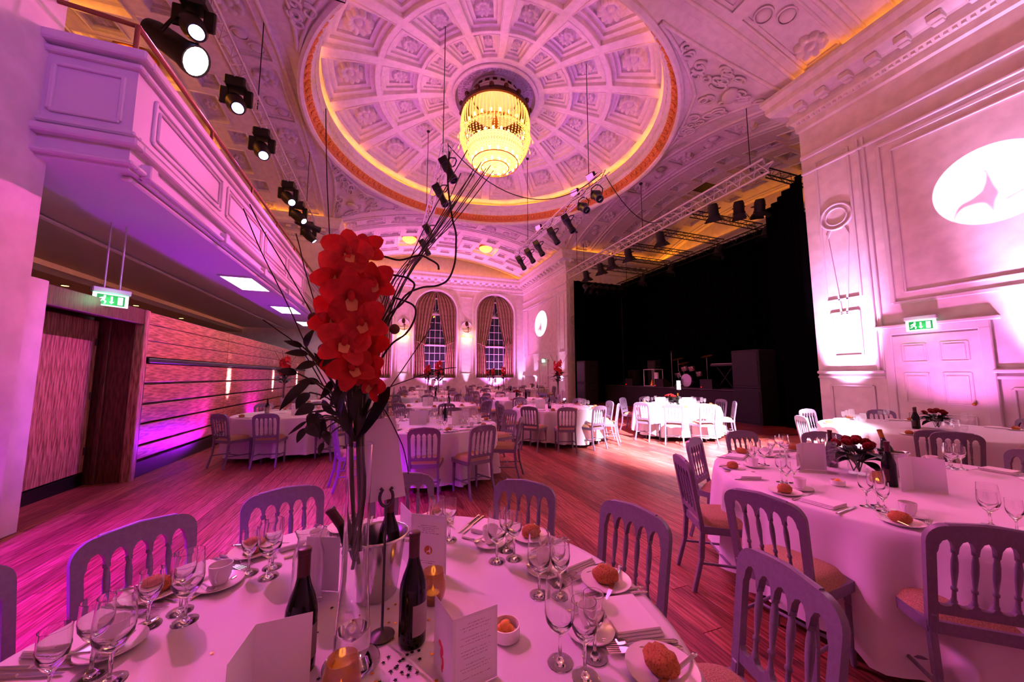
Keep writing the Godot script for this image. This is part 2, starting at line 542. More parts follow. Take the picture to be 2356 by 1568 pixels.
func build_walls() -> void:
	var wp: Material = M["wall_paint"]
	var x0 := CX - HALF; var x1 := CX + HALF
	var z0 := CZ + HALF; var z1 := CZ - HALF
	# far wall with three arched recesses
	var b := MB.new()
	var ztop := 10.4
	var edges := [x0 - 0.3]
	for wx in WINX: edges.append_array([wx - WW, wx + WW])
	edges.append(x1 + 0.3)
	for i in range(0, edges.size(), 2):
		var a: float = edges[i]; var c: float = edges[i + 1]
		b.box(Vector3((a + c) / 2, ztop / 2, FZ - 0.35), Vector3(c - a, ztop, 0.7))
	for wx in WINX:
		b.box(Vector3(wx, 0.65, FZ - 0.35), Vector3(WW * 2, 1.3, 0.7))
		var poly := PackedVector2Array()
		for p in arch_pts(wx, WW, WSPR): poly.append(p)
		poly.append(Vector2(wx + WW, ztop)); poly.append(Vector2(wx - WW, ztop))
		b.extrude(poly, 0.7, Transform3D(Basis(), Vector3(0, 0, FZ - 0.7)), true)
	var far := struct("wall_far", b, wp, "far wall with three arched windows and pale panels")
	# panels, dado and skirting on the far wall
	for wx in [(WINX[0] + WINX[1]) / 2, (WINX[1] + WINX[2]) / 2]:
		var f := MB.new()
		frame_bars(f, Vector3(wx, 6.0, FZ + 0.012), Vector3(0.42, 0, 0), Vector3(0, 1.2, 0), 0.045)
		part(far, "panel_moulding", f, M["moulding"])
		f = MB.new()
		frame_bars(f, Vector3(wx, 2.95, FZ + 0.012), Vector3(0.42, 0, 0), Vector3(0, 1.3, 0), 0.045)
		part(far, "panel_moulding", f, M["moulding"])
		f = MB.new()
		ring_bars(f, Vector3(wx, 5.0, FZ + 0.02), Vector3.RIGHT, Vector3.UP, 0.4, 0.03)
		part(far, "ring_moulding", f, M["moulding"])
	for wx in WINX:
		var f := MB.new()
		var pts := [Vector3(wx - WW - 0.08, 1.3, FZ + 0.02)]
		for p in arch_pts(wx, WW + 0.08, WSPR, 24): pts.append(Vector3(p.x, p.y, FZ + 0.02))
		pts.append(Vector3(wx + WW + 0.08, 1.3, FZ + 0.02))
		f.tube(pts, 0.06, 6)
		part(far, "arch_moulding", f, M["moulding"])
	# piers: [corner x, corner z, sx, sz]
	var piers := [["wall_right", x1, z1, 1.0, -1.0, "far right pier with pale panels beside the stage"], ["wall_right_near", x1, z0, 1.0, 1.0, "near right pier with door, oval light and panelling"], ["wall_left", x0 - 0.1, z1, -1.0, -1.0, "far left pier above the balcony"]]
	for p in piers:
		b = MB.new()
		b.box(Vector3(p[1] + p[3] * 3.6, 5.3, p[2] + p[4] * 3.65), Vector3(7.2, 10.6, 7.3))
		struct(p[0], b, wp, p[5])
	b = MB.new()
	b.box(Vector3(-3.2 - 3.4, 5.3, -4.6 + 3.1), Vector3(6.8, 10.6, 6.2))
	struct("wall_left_near", b, wp, "near left pier beside the balcony end")
	# outer walls of the bays
	b = MB.new(); b.box(Vector3(x1 + BAY + 0.2, 5.3, CZ), Vector3(0.4, 10.6, 13.2)); struct("wall_stage", b, wp, "wall behind the stage drapes")
	b = MB.new(); b.box(Vector3(x0 - BAY - 0.2, 5.3, CZ), Vector3(0.4, 10.6, 14.4)); struct("wall_left_outer", b, wp, "outer wall behind the balcony")
	b = MB.new(); b.box(Vector3(CX, 5.3, z0 + BAY + 0.2), Vector3(14.0, 10.6, 0.4)); struct("wall_near", b, wp, "wall behind the camera")
	# roof slab over everything keeps the night out
	b = MB.new(); b.box(Vector3(CX, 13.3, CZ), Vector3(28, 0.3, 28))
	for s in [-1.0, 1.0]:
		b.box(Vector3(CX + s * 13.9, 11.6, CZ), Vector3(0.3, 3.4, 28)); b.box(Vector3(CX, 11.6, CZ + s * 13.9), Vector3(28, 3.4, 0.3))
	struct("roof", b, M["plaster"], "roof above the vaults")
	right_pier_detail(x1, z0)
	far_pier_detail(x1, z1)

func panel_door(at: Vector3, turn: float, w: float, h: float, label: String, m: Material) -> Node3D:
	var d := structroot("door_1" if not used.has("door_1") else ("door_2" if not used.has("door_2") else "door_3"), label)
	d.position = at; d.rotation.y = turn
	var b := MB.new()
	b.box(Vector3(0, h / 2, 0.02), Vector3(w, h, 0.04), Basis(), 0.004)
	part(d, "leaf", b, m)
	for i in 2:
		for j in 3:
			var f := MB.new()
			var ph: float = [0.62, 0.62, 0.38][j]
			var py: float = [0.5, 1.27, 1.95][j]
			frame_bars(f, Vector3((i - 0.5) * w * 0.46, py * h / 2.3, 0.045), Vector3(w * 0.15, 0, 0), Vector3(0, ph * 0.46, 0), 0.025, 0.016)
			f.box(Vector3((i - 0.5) * w * 0.46, py * h / 2.3, 0.045), Vector3(w * 0.24, ph * 0.74, 0.014), Basis(), 0.005)
			part(d, "panel", f, m)
	b = MB.new()
	for s in [-1.0, 1.0]: b.box(Vector3(s * (w / 2 + 0.07), h / 2 + 0.03, 0.03), Vector3(0.14, h + 0.06, 0.07), Basis(), 0.012)
	b.box(Vector3(0, h + 0.1, 0.03), Vector3(w + 0.28, 0.14, 0.07), Basis(), 0.012)
	b.box(Vector3(0, h + 0.2, 0.05), Vector3(w + 0.5, 0.07, 0.12), Basis(), 0.015)
	part(d, "architrave", b, M["moulding"])
	b = MB.new()
	b.ball(Vector3(w * 0.38, 1.0, 0.08), Vector3(0.03, 0.03, 0.03))
	part(d, "door_knob", b, M["brass"])
	return d

func right_pier_detail(x1: float, z0: float) -> void:
	var xw := x1 - 0.012
	var Z := Vector3(0, 0, 1)
	var Yv := Vector3.UP
	# mouldings sit on the face that looks to -x
	var wall: Node = get_node("wall_right_near")
	var mo: Material = M["moulding"]
	var f := MB.new()
	for p in [[6.95, 7.05], [6.55, 6.6]]: f.box(Vector3(xw - 0.015, (p[0] + p[1]) / 2, z0 + 3.4), Vector3(0.06, p[1] - p[0], 6.8), Basis(), 0.01)
	part(wall, "string_course", f, mo)
	# pilaster strip with ring and hanging taper
	f = MB.new()
	frame_bars(f, Vector3(xw, 5.0, z0 + 0.62), Z * 0.32, Yv * 1.75, 0.05)
	part(wall, "panel_moulding", f, mo)
	f = MB.new()
	ring_bars(f, Vector3(xw, 5.22, z0 + 0.62), Z, Yv, 0.30, 0.028)
	part(wall, "ring_moulding", f, mo)
	f = MB.new()
	ring_bars(f, Vector3(xw, 5.22, z0 + 0.62), Z, Yv, 0.20, 0.02)
	part(wall, "ring_moulding", f, mo)
	f = MB.new()
	for s in [-1.0, 1.0]:
		f.bar(Vector3(xw, 4.75, z0 + 0.62 + s * 0.2), Vector3(xw, 2.9, z0 + 0.62 + s * 0.05), 0.03, 0.035)
		f.bar(Vector3(xw, 4.75, z0 + 0.62 + s * 0.2), Vector3(xw, 4.95, z0 + 0.62 + s * 0.12), 0.03, 0.035)
	f.box(Vector3(xw, 2.9, z0 + 0.62), Vector3(0.03, 0.05, 0.2))
	part(wall, "taper_moulding", f, mo)
	f = MB.new()
	frame_bars(f, Vector3(xw, 2.45, z0 + 0.62), Z * 0.26, Yv * 0.5, 0.04)
	part(wall, "panel_moulding", f, mo)
	# vertical edge fillets
	f = MB.new()
	for dz in [1.12, 1.22]: f.box(Vector3(xw - 0.005, 4.2, z0 + dz), Vector3(0.04, 5.2, 0.05), Basis(), 0.01)
	part(wall, "edge_moulding", f, mo)
	# large panel with the oval light
	f = MB.new()
	frame_bars(f, Vector3(xw, 4.7, z0 + 3.9), Z * 2.45, Yv * 1.72, 0.07)
	part(wall, "panel_moulding", f, mo)
	f = MB.new()
	frame_bars(f, Vector3(xw, 4.7, z0 + 3.9), Z * 2.25, Yv * 1.52, 0.035)
	part(wall, "panel_moulding", f, mo)
	# dado rail and lower panels
	f = MB.new()
	for seg in [[z0, z0 + 1.22], [z0 + 2.62, z0 + 6.9]]:
		var c: float = (seg[0] + seg[1]) / 2
		var L: float = seg[1] - seg[0]
		f.box(Vector3(xw - 0.03, 1.58, c), Vector3(0.09, 0.07, L), Basis(), 0.02)
		f.box(Vector3(xw - 0.015, 1.47, c), Vector3(0.05, 0.06, L), Basis(), 0.015)
	part(wall, "dado_rail", f, mo)
	for q in [[0.62, 0.38], [3.55, 0.75], [5.4, 0.75]]:
		f = MB.new()
		frame_bars(f, Vector3(xw, 0.8, z0 + q[0]), Z * q[1], Yv * 0.48, 0.05)
		part(wall, "panel_moulding", f, mo)
	f = MB.new()
	for seg in [[z0, z0 + 1.22], [z0 + 2.62, z0 + 6.9]]:
		f.box(Vector3(xw - 0.02, 0.1, (seg[0] + seg[1]) / 2), Vector3(0.07, 0.2, seg[1] - seg[0]), Basis(), 0.015)
	var o := struct("baseboard_right", f, mo, "pale skirting along the near right pier")
	panel_door(Vector3(x1, 0, z0 + 1.95), -PI / 2, 1.14, 2.3, "pale panelled door under a lit exit sign", M["wall_paint"])

func far_pier_detail(x1: float, z1: float) -> void:
	var wall: Node = get_node("wall_right")
	var mo: Material = M["moulding"]
	var xw := x1 - 0.012
	var Z := Vector3(0, 0, 1)
	var Yv := Vector3.UP
	var f := MB.new()
	for p in [[6.95, 7.05], [6.5, 6.55]]: f.box(Vector3(xw - 0.015, (p[0] + p[1]) / 2, z1 - 3.5), Vector3(0.06, p[1] - p[0], 7.0), Basis(), 0.01)
	part(wall, "string_course", f, mo)
	f = MB.new()
	frame_bars(f, Vector3(xw, 4.7, z1 - 3.6), Z * 2.3, Yv * 1.7, 0.07)
	part(wall, "panel_moulding", f, mo)
	for dz in [0.62, 6.4]:
		f = MB.new()
		frame_bars(f, Vector3(xw, 4.6, z1 - dz), Z * 0.3, Yv * 1.7, 0.05)
		part(wall, "panel_moulding", f, mo)
	f = MB.new()
	for seg in [[0.0, 2.6], [4.0, 7.0]]: f.box(Vector3(xw - 0.03, 1.5, z1 - (seg[0] + seg[1]) / 2), Vector3(0.09, 0.1, seg[1] - seg[0]), Basis(), 0.02)
	part(wall, "dado_rail", f, mo)
	# stage side of the pier: strip with ring and taper
	var zw := z1 + 0.012
	f = MB.new()
	frame_bars(f, Vector3(x1 + 0.5, 5.9, zw), Vector3.RIGHT * 0.3, Yv * 0.85, 0.05)
	part(wall, "panel_moulding", f, mo)
	f = MB.new()
	ring_bars(f, Vector3(x1 + 0.5, 4.75, zw), Vector3.RIGHT, Yv, 0.28, 0.03)
	part(wall, "ring_moulding", f, mo)
	f = MB.new()
	frame_bars(f, Vector3(x1 + 0.5, 3.55, zw), Vector3.RIGHT * 0.26, Yv * 0.8, 0.04)
	f.bar(Vector3(x1 + 0.28, 4.3, zw), Vector3(x1 + 0.7, 2.8, zw), 0.03, 0.03)
	part(wall, "taper_moulding", f, mo)
	panel_door(Vector3(x1, 0, z1 - 3.3), -PI / 2, 1.14, 2.3, "pale panelled door in the far right pier", M["wall_paint"])

# ------------------------------------------------------------------ cornice
const CORNICE := [[0.0, 7.7], [0.05, 7.74], [0.05, 7.9], [0.13, 8.0], [0.13, 8.22], [0.16, 8.26], [0.42, 8.34], [0.48, 8.44], [0.48, 8.58], [0.56, 8.7], [0.56, 8.8], [0.5, 8.8], [0.5, 8.66], [0.0, 8.66]]

func build_cornice() -> void:
	var x0 := CX - HALF; var x1 := CX + HALF; var z0 := CZ + HALF; var z1 := CZ - HALF
	var xa := x0 - BAY; var xb := x1 + BAY; var za := z0 + BAY; var zb := z1 - BAY
	# closed outline of the cross-shaped plan
	var pl := [Vector2(x1, z1), Vector2(xb, z1), Vector2(xb, z0), Vector2(x1, z0), Vector2(x1, za), Vector2(x0, za), Vector2(x0, z0), Vector2(xa, z0), Vector2(xa, z1), Vector2(x0, z1), Vector2(x0, zb), Vector2(x1, zb)]
	var n := pl.size()
	var blk := MB.new()
	blk.box(Vector3(0, 8.24, 0.26), Vector3(0.2, 0.13, 0.22), Basis(), 0.012)
	blk.box(Vector3(0, 8.165, 0.2), Vector3(0.16, 0.05, 0.12), Basis(), 0.01)
	var bm := blk.mesh()
	for i in n:
		var a: Vector2 = pl[i]; var b: Vector2 = pl[(i + 1) % n]
		var e := (b - a).normalized()
		var pn: Vector2 = (a - pl[(i + n - 1) % n]).normalized()
		var nx: Vector2 = (pl[(i + 2) % n] - b).normalized()
		var inw := Vector2(-e.y, e.x)      # into the room
		var inp := Vector2(-pn.y, pn.x)
		var inn := Vector2(-nx.y, nx.x)
		var mb := MB.new()
		var prev := []
		for k in CORNICE.size():
			var d: float = CORNICE[k][0]; var y: float = CORNICE[k][1]
			var pa := a + (inw + inp) * d
			var pb := b + (inw + inn) * d
			var row := [Vector3(pa.x, y, pa.y), Vector3(pb.x, y, pb.y)]
			if k > 0:
				var g: Vector3 = (row[1] - prev[0]).cross(prev[1] - row[0])
				var dk := Vector2(d - CORNICE[k - 1][0], y - CORNICE[k - 1][1])
				var n2 := Vector2(dk.y, -dk.x).normalized()
				var nn := Vector3(inw.x * n2.x, n2.y, inw.y * n2.x)
				mb.quad(prev[0], prev[1], row[1], row[0], nn)
			prev = row
		var o := struct("trim_%d" % (i + 1), mb, M["plaster"], "moulded plaster cornice with bracket blocks")
		# blocks under the cornice
		var L := a.distance_to(b)
		var cnt := int(L / 0.46)
		for k in cnt:
			var p := a + e * (L * (k + 0.5) / cnt)
			part(o, "bracket_block", bm, M["plaster"], Transform3D(Basis(Vector3(e.x, 0, e.y), Vector3.UP, Vector3(inw.x, 0, inw.y)), Vector3(p.x, 0, p.y)))
		var dn := MB.new()
		var cd := int(L / 0.11)
		for k in cd:
			var p := a + e * (L * (k + 0.5) / cd) + inw * 0.08
			dn.box(Vector3(p.x, 7.95, p.y), Vector3(0.06, 0.07, 0.06))
		var q := part(o, "dentils", dn, M["plaster"])
		q.set_meta("kind", "stuff")

# ------------------------------------------------------------------ vaults
func arc_pt(s: float, t: float, up := 0.0) -> Vector3:
	var a := s / VR
	return Vector3((VR + up) * sin(a), APEX - VR + (VR + up) * cos(a), -t)

var coffer_cache := {}
func coffer_mesh(w: float, d: float, depth: float) -> ArrayMesh:
	var key := "%.2f %.2f %.2f" % [w, d, depth]
	if coffer_cache.has(key): return coffer_cache[key]
	var b := MB.new()
	var hx := w / 2; var hz := d / 2
	# bead round the mouth
	for s in [-1.0, 1.0]:
		b.box(Vector3(0, -0.005, s * (hz + 0.025)), Vector3(w + 0.1, 0.05, 0.05), Basis(), 0.012)
		b.box(Vector3(s * (hx + 0.025), -0.005, 0), Vector3(0.05, 0.05, d), Basis(), 0.012)
	var steps := [[0.0, 0.0], [depth * 0.5, 0.0], [depth * 0.5, 0.1 * minf(w, d)], [depth, 0.1 * minf(w, d)]]
	for i in 3:
		var a: Array = steps[i]; var c: Array = steps[i + 1]
		for s in [-1.0, 1.0]:
			var x0: float = hx - a[1]; var x1: float = hx - c[1]; var z0: float = hz - a[1]; var z1: float = hz - c[1]
			var nz := Vector3(0, 0, -s) if a[1] == c[1] else Vector3.DOWN
			var nx := Vector3(-s, 0, 0) if a[1] == c[1] else Vector3.DOWN
			b.quad(Vector3(-x0, a[0], s * z0), Vector3(x0, a[0], s * z0), Vector3(x1, c[0], s * z1), Vector3(-x1, c[0], s * z1), nz)
			b.quad(Vector3(s * x0, a[0], -z0), Vector3(s * x0, a[0], z0), Vector3(s * x1, c[0], z1), Vector3(s * x1, c[0], -z1), nx)
	var ix := hx - 0.1 * minf(w, d); var iz := hz - 0.1 * minf(w, d)
	b.quad(Vector3(-ix, depth, -iz), Vector3(ix, depth, -iz), Vector3(ix, depth, iz), Vector3(-ix, depth, iz), Vector3.DOWN)
	coffer_cache[key] = b.mesh()
	return coffer_cache[key]

var rosette_cache := {}
# a plaster flower that hangs from y = 0 downwards
func rosette_mesh(R: float, petals := 9) -> ArrayMesh:
	var key := "%.3f %d" % [R, petals]
	if rosette_cache.has(key): return rosette_cache[key]
	var g := []
	var rows := 9
	var cols := petals * 6
	for i in rows + 1:
		var row := PackedVector3Array()
		var u := float(i) / rows
		for j in cols + 1:
			var a := TAU * j / cols
			var lobe := absf(cos(a * petals / 2.0))
			var rr := R * u * (0.80 + 0.20 * pow(lobe, 0.6)) if u > 0.35 else R * u * 0.9
			var h := 0.0
			if u < 0.3: h = 0.30 * R * sqrt(maxf(0.0, 1.0 - pow(u / 0.3, 2.0))) + 0.10 * R
			elif u < 0.4: h = 0.06 * R
			else: h = R * (0.2 + 0.28 * sin((u - 0.4) / 0.6 * PI * 0.9) * (0.35 + 0.65 * lobe))
			if i == rows: h = 0.0
			row.append(Vector3(rr * cos(a), -h, rr * sin(a)))
		g.append(row)
	var b := MB.new()
	b.sheet(g, false, true)
	rosette_cache[key] = b.mesh()
	return rosette_cache[key]

func build_vault(called: String, turn: float, lamps: Array, label: String, hatch := false) -> void:
	var root := structroot(called, label)
	root.position = Vector3(CX, 0, CZ) + Basis(Vector3.UP, turn) * Vector3(0, 0, -HALF)
	root.rotation.y = turn
	var SM := VR * asin(HALF / VR)
	# rectangles cut out of the soffit: [s, t, w, d, depth, rosette radius, kind]
	var cuts := []
	for k in 5:
		var s := (k - 2) * 2.43
		cuts.append([s, 4.05, 1.45, 1.65, 0.30, 0.36, "big", k])
		cuts.append([s, 2.42, 0.62, 0.52, 0.16, 0.17, "small", 0])
		cuts.append([s, 5.70, 0.62, 0.52, 0.16, 0.17, "small", 0])
	for k in 4:
		var s := (k - 1.5) * 2.43
		cuts.append([s, 4.05, 0.52, 0.66, 0.16, 0.18, "small", 0])
		cuts.append([s, 2.80, 1.15, 0.62, 0.16, 0.21, "small", 0])
		cuts.append([s, 5.30, 1.15, 0.62, 0.16, 0.21, "small", 0])
	for sg in [-1.0, 1.0]:
		for t in [2.42, 4.05, 5.70]:
			cuts.append([sg * 6.0, t, 0.5, 0.62, 0.10, 0.2, "small", 0])
	# roundel band: one long shallow recess is cut in runs
	for k in 5:
		cuts.append([(k - 2) * 2.5, 0.83, 2.2, 0.78, 0.06, 0.0, "band", 0])
	var ss := [-SM, SM]; var ts := [0.0, BAY]
	for c in cuts:
		ss.append_array([c[0] - c[2] / 2, c[0] + c[2] / 2]); ts.append_array([c[1] - c[3] / 2, c[1] + c[3] / 2])
	var s := -SM
	while s < SM:
		ss.append(s); s += 0.6
	ss.sort(); ts.sort()
	var b := MB.new()
	for i in ss.size() - 1:
		if ss[i + 1] - ss[i] < 0.001: continue
		var sm: float = (ss[i] + ss[i + 1]) / 2
		# merge free runs along t
		var run := -1.0
		for j in ts.size() - 1:
			if ts[j + 1] - ts[j] < 0.001: continue
			var tm: float = (ts[j] + ts[j + 1]) / 2
			var free := true
			for c in cuts:
				if absf(sm - c[0]) < c[2] / 2 and absf(tm - c[1]) < c[3] / 2:
					free = false
					break
			if free and run < 0.0: run = ts[j]
			var last := j == ts.size() - 2
			if run >= 0.0 and (not free or last):
				var e: float = ts[j + 1] if free else ts[j]
				var n0 := Vector3(-sin(ss[i] / VR), -cos(ss[i] / VR), 0); var n1 := Vector3(-sin(ss[i + 1] / VR), -cos(ss[i + 1] / VR), 0)
				b.quadn(arc_pt(ss[i], run), arc_pt(ss[i + 1], run), arc_pt(ss[i + 1], e), arc_pt(ss[i], e), n0, n1, n1, n0)
				run = -1.0
	# edge fascia towards the crossing
	for i in 20:
		var a := -SM + 2 * SM * i / 20.0; var c := -SM + 2 * SM * (i + 1) / 20.0
		b.quad(arc_pt(a, 0), arc_pt(c, 0), arc_pt(c, 0, 0.7), arc_pt(a, 0, 0.7), Vector3(0, 0, 1))
	part(root, "soffit", b, M["plaster"])
	for c in cuts:
		var fr := Basis(Vector3(cos(c[0] / VR), -sin(c[0] / VR), 0), Vector3(sin(c[0] / VR), cos(c[0] / VR), 0), Vector3(0, 0, 1))
		var p := arc_pt(c[0], c[1])
		var cf := part(root, "coffer" if c[6] != "band" else "frieze_panel", coffer_mesh(c[2], c[3], c[4]), M["plaster"], Transform3D(fr, p))
		if c[6] == "big" and lamps.has(c[7]): continue
		if c[6] == "big" and hatch and c[7] == 2:
			var hb := MB.new()
			hb.box(Vector3(0, c[4] - 0.04, 0), Vector3(0.8, 0.05, 0.8), Basis(), 0.01)
			part(cf, "vent_hatch", hb, M["black_metal"])
			continue
		if c[5] > 0.0:
			part(cf, "rosette", rosette_mesh(c[5], 9 if c[5] > 0.3 else 7), M["relief"], T(Vector3(0, c[4], 0)))
		if c[6] == "band":
			part(cf, "roundel", rosette_mesh(0.33, 8), M["relief"], T(Vector3(-0.62, c[4] + 0.01, 0)))
			for q in [-1.0, 1.0]:
				var db := MB.new()
				db.lathe([Vector2(0.0, -0.10), Vector2(0.08, -0.09), Vector2(0.14, -0.05), Vector2(0.165, 0.0)], 16, T(Vector3(0.58 + q * 0.2, c[4], q * 0.12)))
				db.lathe([Vector2(0.165, -0.05), Vector2(0.2, -0.05), Vector2(0.2, 0.0)], 16, T(Vector3(0.58 + q * 0.2, c[4], q * 0.12)))
				part(cf, "boss", db, M["relief"])
	# ribs along the band
	for t in [0.2, 1.42, 1.62, 6.45, 6.7]:
		var rb := MB.new()
		var pts := []
		for i in 33: pts.append(arc_pt(-SM + 2 * SM * i / 32.0, t, -0.01))
		rb.tube(pts, 0.05 if t != 1.62 else 0.035, 6)
		part(root, "rib_moulding", rb, M["plaster"])
	# lunette closing the end of the vault over the outer wall
	var lu := MB.new()
	for i in 24:
		var a := -SM + 2 * SM * i / 24.0; var c := -SM + 2 * SM * (i + 1) / 24.0
		var pa := arc_pt(a, BAY); var pc := arc_pt(c, BAY)
		lu.quad(pa, pc, Vector3(pc.x, 8.4, pc.z), Vector3(pa.x, 8.4, pa.z), Vector3(0, 0, 1))
	part(root, "lunette", lu, M["plaster"])
	# crystal bowls in the big coffers
	for k in lamps:
		var sc: float = (k - 2) * 2.43
		var at: Vector3 = root.transform * (arc_pt(sc, 4.05, 0.28))
		bowl_lamp(at, lamp_label(called, k))

func lamp_label(called: String, k: int) -> String:
	if called == "ceiling_far": return "amber crystal bowl lamp in the far vault, " + ("nearer the vase" if k == 1 else "nearer the stage")
	if called == "ceiling_left": return ["", "third amber crystal bowl lamp above the balcony, farthest away", "second amber crystal bowl lamp above the balcony", "nearest and largest amber crystal bowl lamp above the balcony", ""][k]
	return "amber crystal bowl lamp in the vault over the camera, coffer %s" % ["a", "b", "c", "d", "e"][k]

# ------------------------------------------------------------------ dome
const DR := 17.0
func dome_y(r: float) -> float: return 11.93 - (DR - sqrt(DR * DR - r * r))
func dome_pt(r: float, a: float, up := 0.0) -> Vector3:
	return Vector3(r * sin(a), dome_y(r) + up, -r * cos(a))

func build_dome() -> void:
	var root := structroot("ceiling_dome", "coffered saucer dome with plaster rosettes round the chandelier")
	root.position = Vector3(CX, 0, CZ)
	var N := 16
	var step := TAU / N
	var rows := [[4.25, 5.75, 0.40, 0.34, 0.42], [2.88, 4.02, 0.38, 0.28, 0.28], [1.86, 2.72, 0.34, 0.22, 0.175]]
	var rs := [1.5, 6.1]
	for q in rows: rs.append_array([q[0], q[1]])
	rs.append_array([5.0, 3.4]); rs.sort()
	var b := MB.new()
	var as_ := []
	var sub := 96
	for k in N:
		for q in rows:
			as_.append(k * step - q[2] * step); as_.append(k * step + q[2] * step)
		as_.append(k * step); as_.append((k + 0.5) * step)
	as_.sort()
	as_.append(as_[0] + TAU)
	for i in rs.size() - 1:
		var rm: float = (rs[i] + rs[i + 1]) / 2
		for j in as_.size() - 1:
			if as_[j + 1] - as_[j] < 1e-4: continue
			var am: float = (as_[j] + as_[j + 1]) / 2
			var rel := fposmod(am + step / 2, step) - step / 2
			var free := true
			for q in rows:
				if rm > q[0] and rm < q[1] and absf(rel) < q[2] * step: free = false
			if not free: continue
			var P := [dome_pt(rs[i], as_[j]), dome_pt(rs[i], as_[j + 1]), dome_pt(rs[i + 1], as_[j + 1]), dome_pt(rs[i + 1], as_[j])]
			var nn := []
			for p in P: nn.append((Vector3(0, 11.93 - DR, 0) - p).normalized())
			b.quadn(P[0], P[1], P[2], P[3], nn[0], nn[1], nn[2], nn[3])
	part(root, "shell", b, M["plaster"])
	for q in rows:
		var cb := MB.new()
		var ha: float = q[2] * step
		var dep: float = q[3]
		# stepped walls: outline at each step [radial inset, up]
		var st := [[0.0, 0.0], [0.0, dep * 0.4], [0.10, dep * 0.4], [0.10, dep * 0.7], [0.2, dep * 0.7], [0.2, dep]]
		for i in st.size() - 1:
			var A := polar_outline(q[0], q[1], ha, st[i][0] * (q[1] - q[0]), st[i][1])
			var B := polar_outline(q[0], q[1], ha, st[i + 1][0] * (q[1] - q[0]), st[i + 1][1])
			var cen := dome_pt((q[0] + q[1]) / 2, 0, -1.0)
			for k in A.size():
				var k2 := (k + 1) % A.size()
				var g: Vector3 = (B[k2] - A[k]).cross(B[k] - A[k2])
				if g.length() < 1e-9: continue
				g = g.normalized()
				if g.dot(cen - A[k]) < 0: g = -g
				cb.quad(A[k], A[k2], B[k2], B[k], g)
		var L := polar_outline(q[0], q[1], ha, 0.2 * (q[1] - q[0]), dep)
		for k in L.size():
			cb.tri(dome_pt((q[0] + q[1]) / 2, 0, dep), L[k], L[(k + 1) % L.size()], Vector3.DOWN, Vector3.DOWN, Vector3.DOWN)
		# fine bead round the mouth
		var rim := polar_outline(q[0], q[1], ha, -0.02, 0.0)
		rim.append(rim[0])
		cb.tube(rim, 0.022, 5, false)
		var cm := cb.mesh()
		for k in N:
			var bs := Basis(Vector3.UP, -k * step)
			var cf := part(root, "coffer", cm, M["plaster"], Transform3D(bs, Vector3.ZERO))
			part(cf, "rosette", rosette_mesh(q[4], 10), M["relief"], Transform3D(Basis(Vector3.RIGHT, -0.17 * (q[0] / 3.0)), dome_pt((q[0] + q[1]) / 2, 0, dep - 0.005)))
	# ring at the foot of the dome
	var rg := MB.new()
	rg.lathe([Vector2(6.12, 10.9), Vector2(6.12, 10.62), Vector2(5.84, 10.62), Vector2(5.80, 10.60), Vector2(5.80, 10.54), Vector2(5.86, 10.50), Vector2(5.90, 10.44), Vector2(5.90, 10.34), Vector2(5.97, 10.30), Vector2(6.0, 10.22), Vector2(6.0, 10.13)], 96)
	rg.lathe([Vector2(6.22, 9.86), Vector2(6.22, 9.80), Vector2(6.16, 9.78), Vector2(6.16, 9.70), Vector2(6.24, 9.66), Vector2(6.32, 9.70), Vector2(6.32, 9.95)], 96)
	part(root, "ring_moulding", rg, M["plaster"])
	var gl := MB.new()
	gl.lathe([Vector2(6.0, 10.13), Vector2(6.03, 10.05), Vector2(6.10, 9.96), Vector2(6.22, 9.86)], 96)
	part(root, "gilded_band", gl, M["gilding"])
	var lf := MB.new()
	for k in 120:
		var a := TAU * k / 120
		var c := Vector3(sin(a), 0, -cos(a))
		var w := Vector3(cos(a), 0, sin(a))
		var bs := Basis(w, Vector3.UP, -c).rotated(w, 0.0)
		lf.ball(c * 6.06 + Vector3(0, 10.0, 0), Vector3(0.10, 0.11, 0.05), 4, 6, Basis(w, (Vector3.UP - c * 0.8).normalized(), (c + Vector3.UP * 0.8).normalized()))
		lf.tube([c * 6.0 + Vector3(0, 10.08, 0) + w * 0.14, c * 6.06 + Vector3(0, 10.02, 0) + w * 0.16, c * 6.14 + Vector3(0, 9.93, 0) + w * 0.1], 0.025, 4)
	var o := part(root, "gilded_leaves", lf, M["gilding"])
	o.set_meta("kind", "stuff")
	var dn := MB.new()
	for k in 132:
		var a := TAU * k / 132
		var c := Vector3(sin(a), 0, -cos(a))
		dn.box(c * 5.93 + Vector3(0, 10.39, 0), Vector3(0.14, 0.1, 0.1), Basis(Vector3(cos(a), 0, sin(a)), Vector3.UP, -c))
	for k in 200:
		var a := TAU * k / 200
		dn.ball(Vector3(sin(a) * 6.02, 10.2, -cos(a) * 6.02), Vector3(0.05, 0.06, 0.05), 3, 5)
	o = part(root, "dentils", dn, M["plaster"])
	o.set_meta("kind", "stuff")
	# oculus grille: a shallow dish with pierced ornament
	var oc := MB.new()
	oc.lathe([Vector2(1.62, dome_y(1.6) - 0.02), Vector2(1.62, dome_y(1.6) - 0.08), Vector2(1.5, dome_y(1.6) - 0.08), Vector2(1.48, 11.9)], 64)
	oc.lathe([Vector2(1.48, 11.86), Vector2(1.42, 11.98), Vector2(1.02, 12.10), Vector2(0.9, 12.11), Vector2(0.0, 12.11)], 64)
	part(root, "oculus_dish", oc, M["plaster"])
	var hole := MB.new()
	var scr := MB.new()
	for k in 56:
		var a := TAU * k / 56
		for q in [[1.36, 11.99, 0.028], [1.06, 12.08, 0.022]]:
			hole.ball(Vector3(sin(a) * q[0], q[1], -cos(a) * q[0]), Vector3(q[2], 0.022, q[2]), 4, 6)
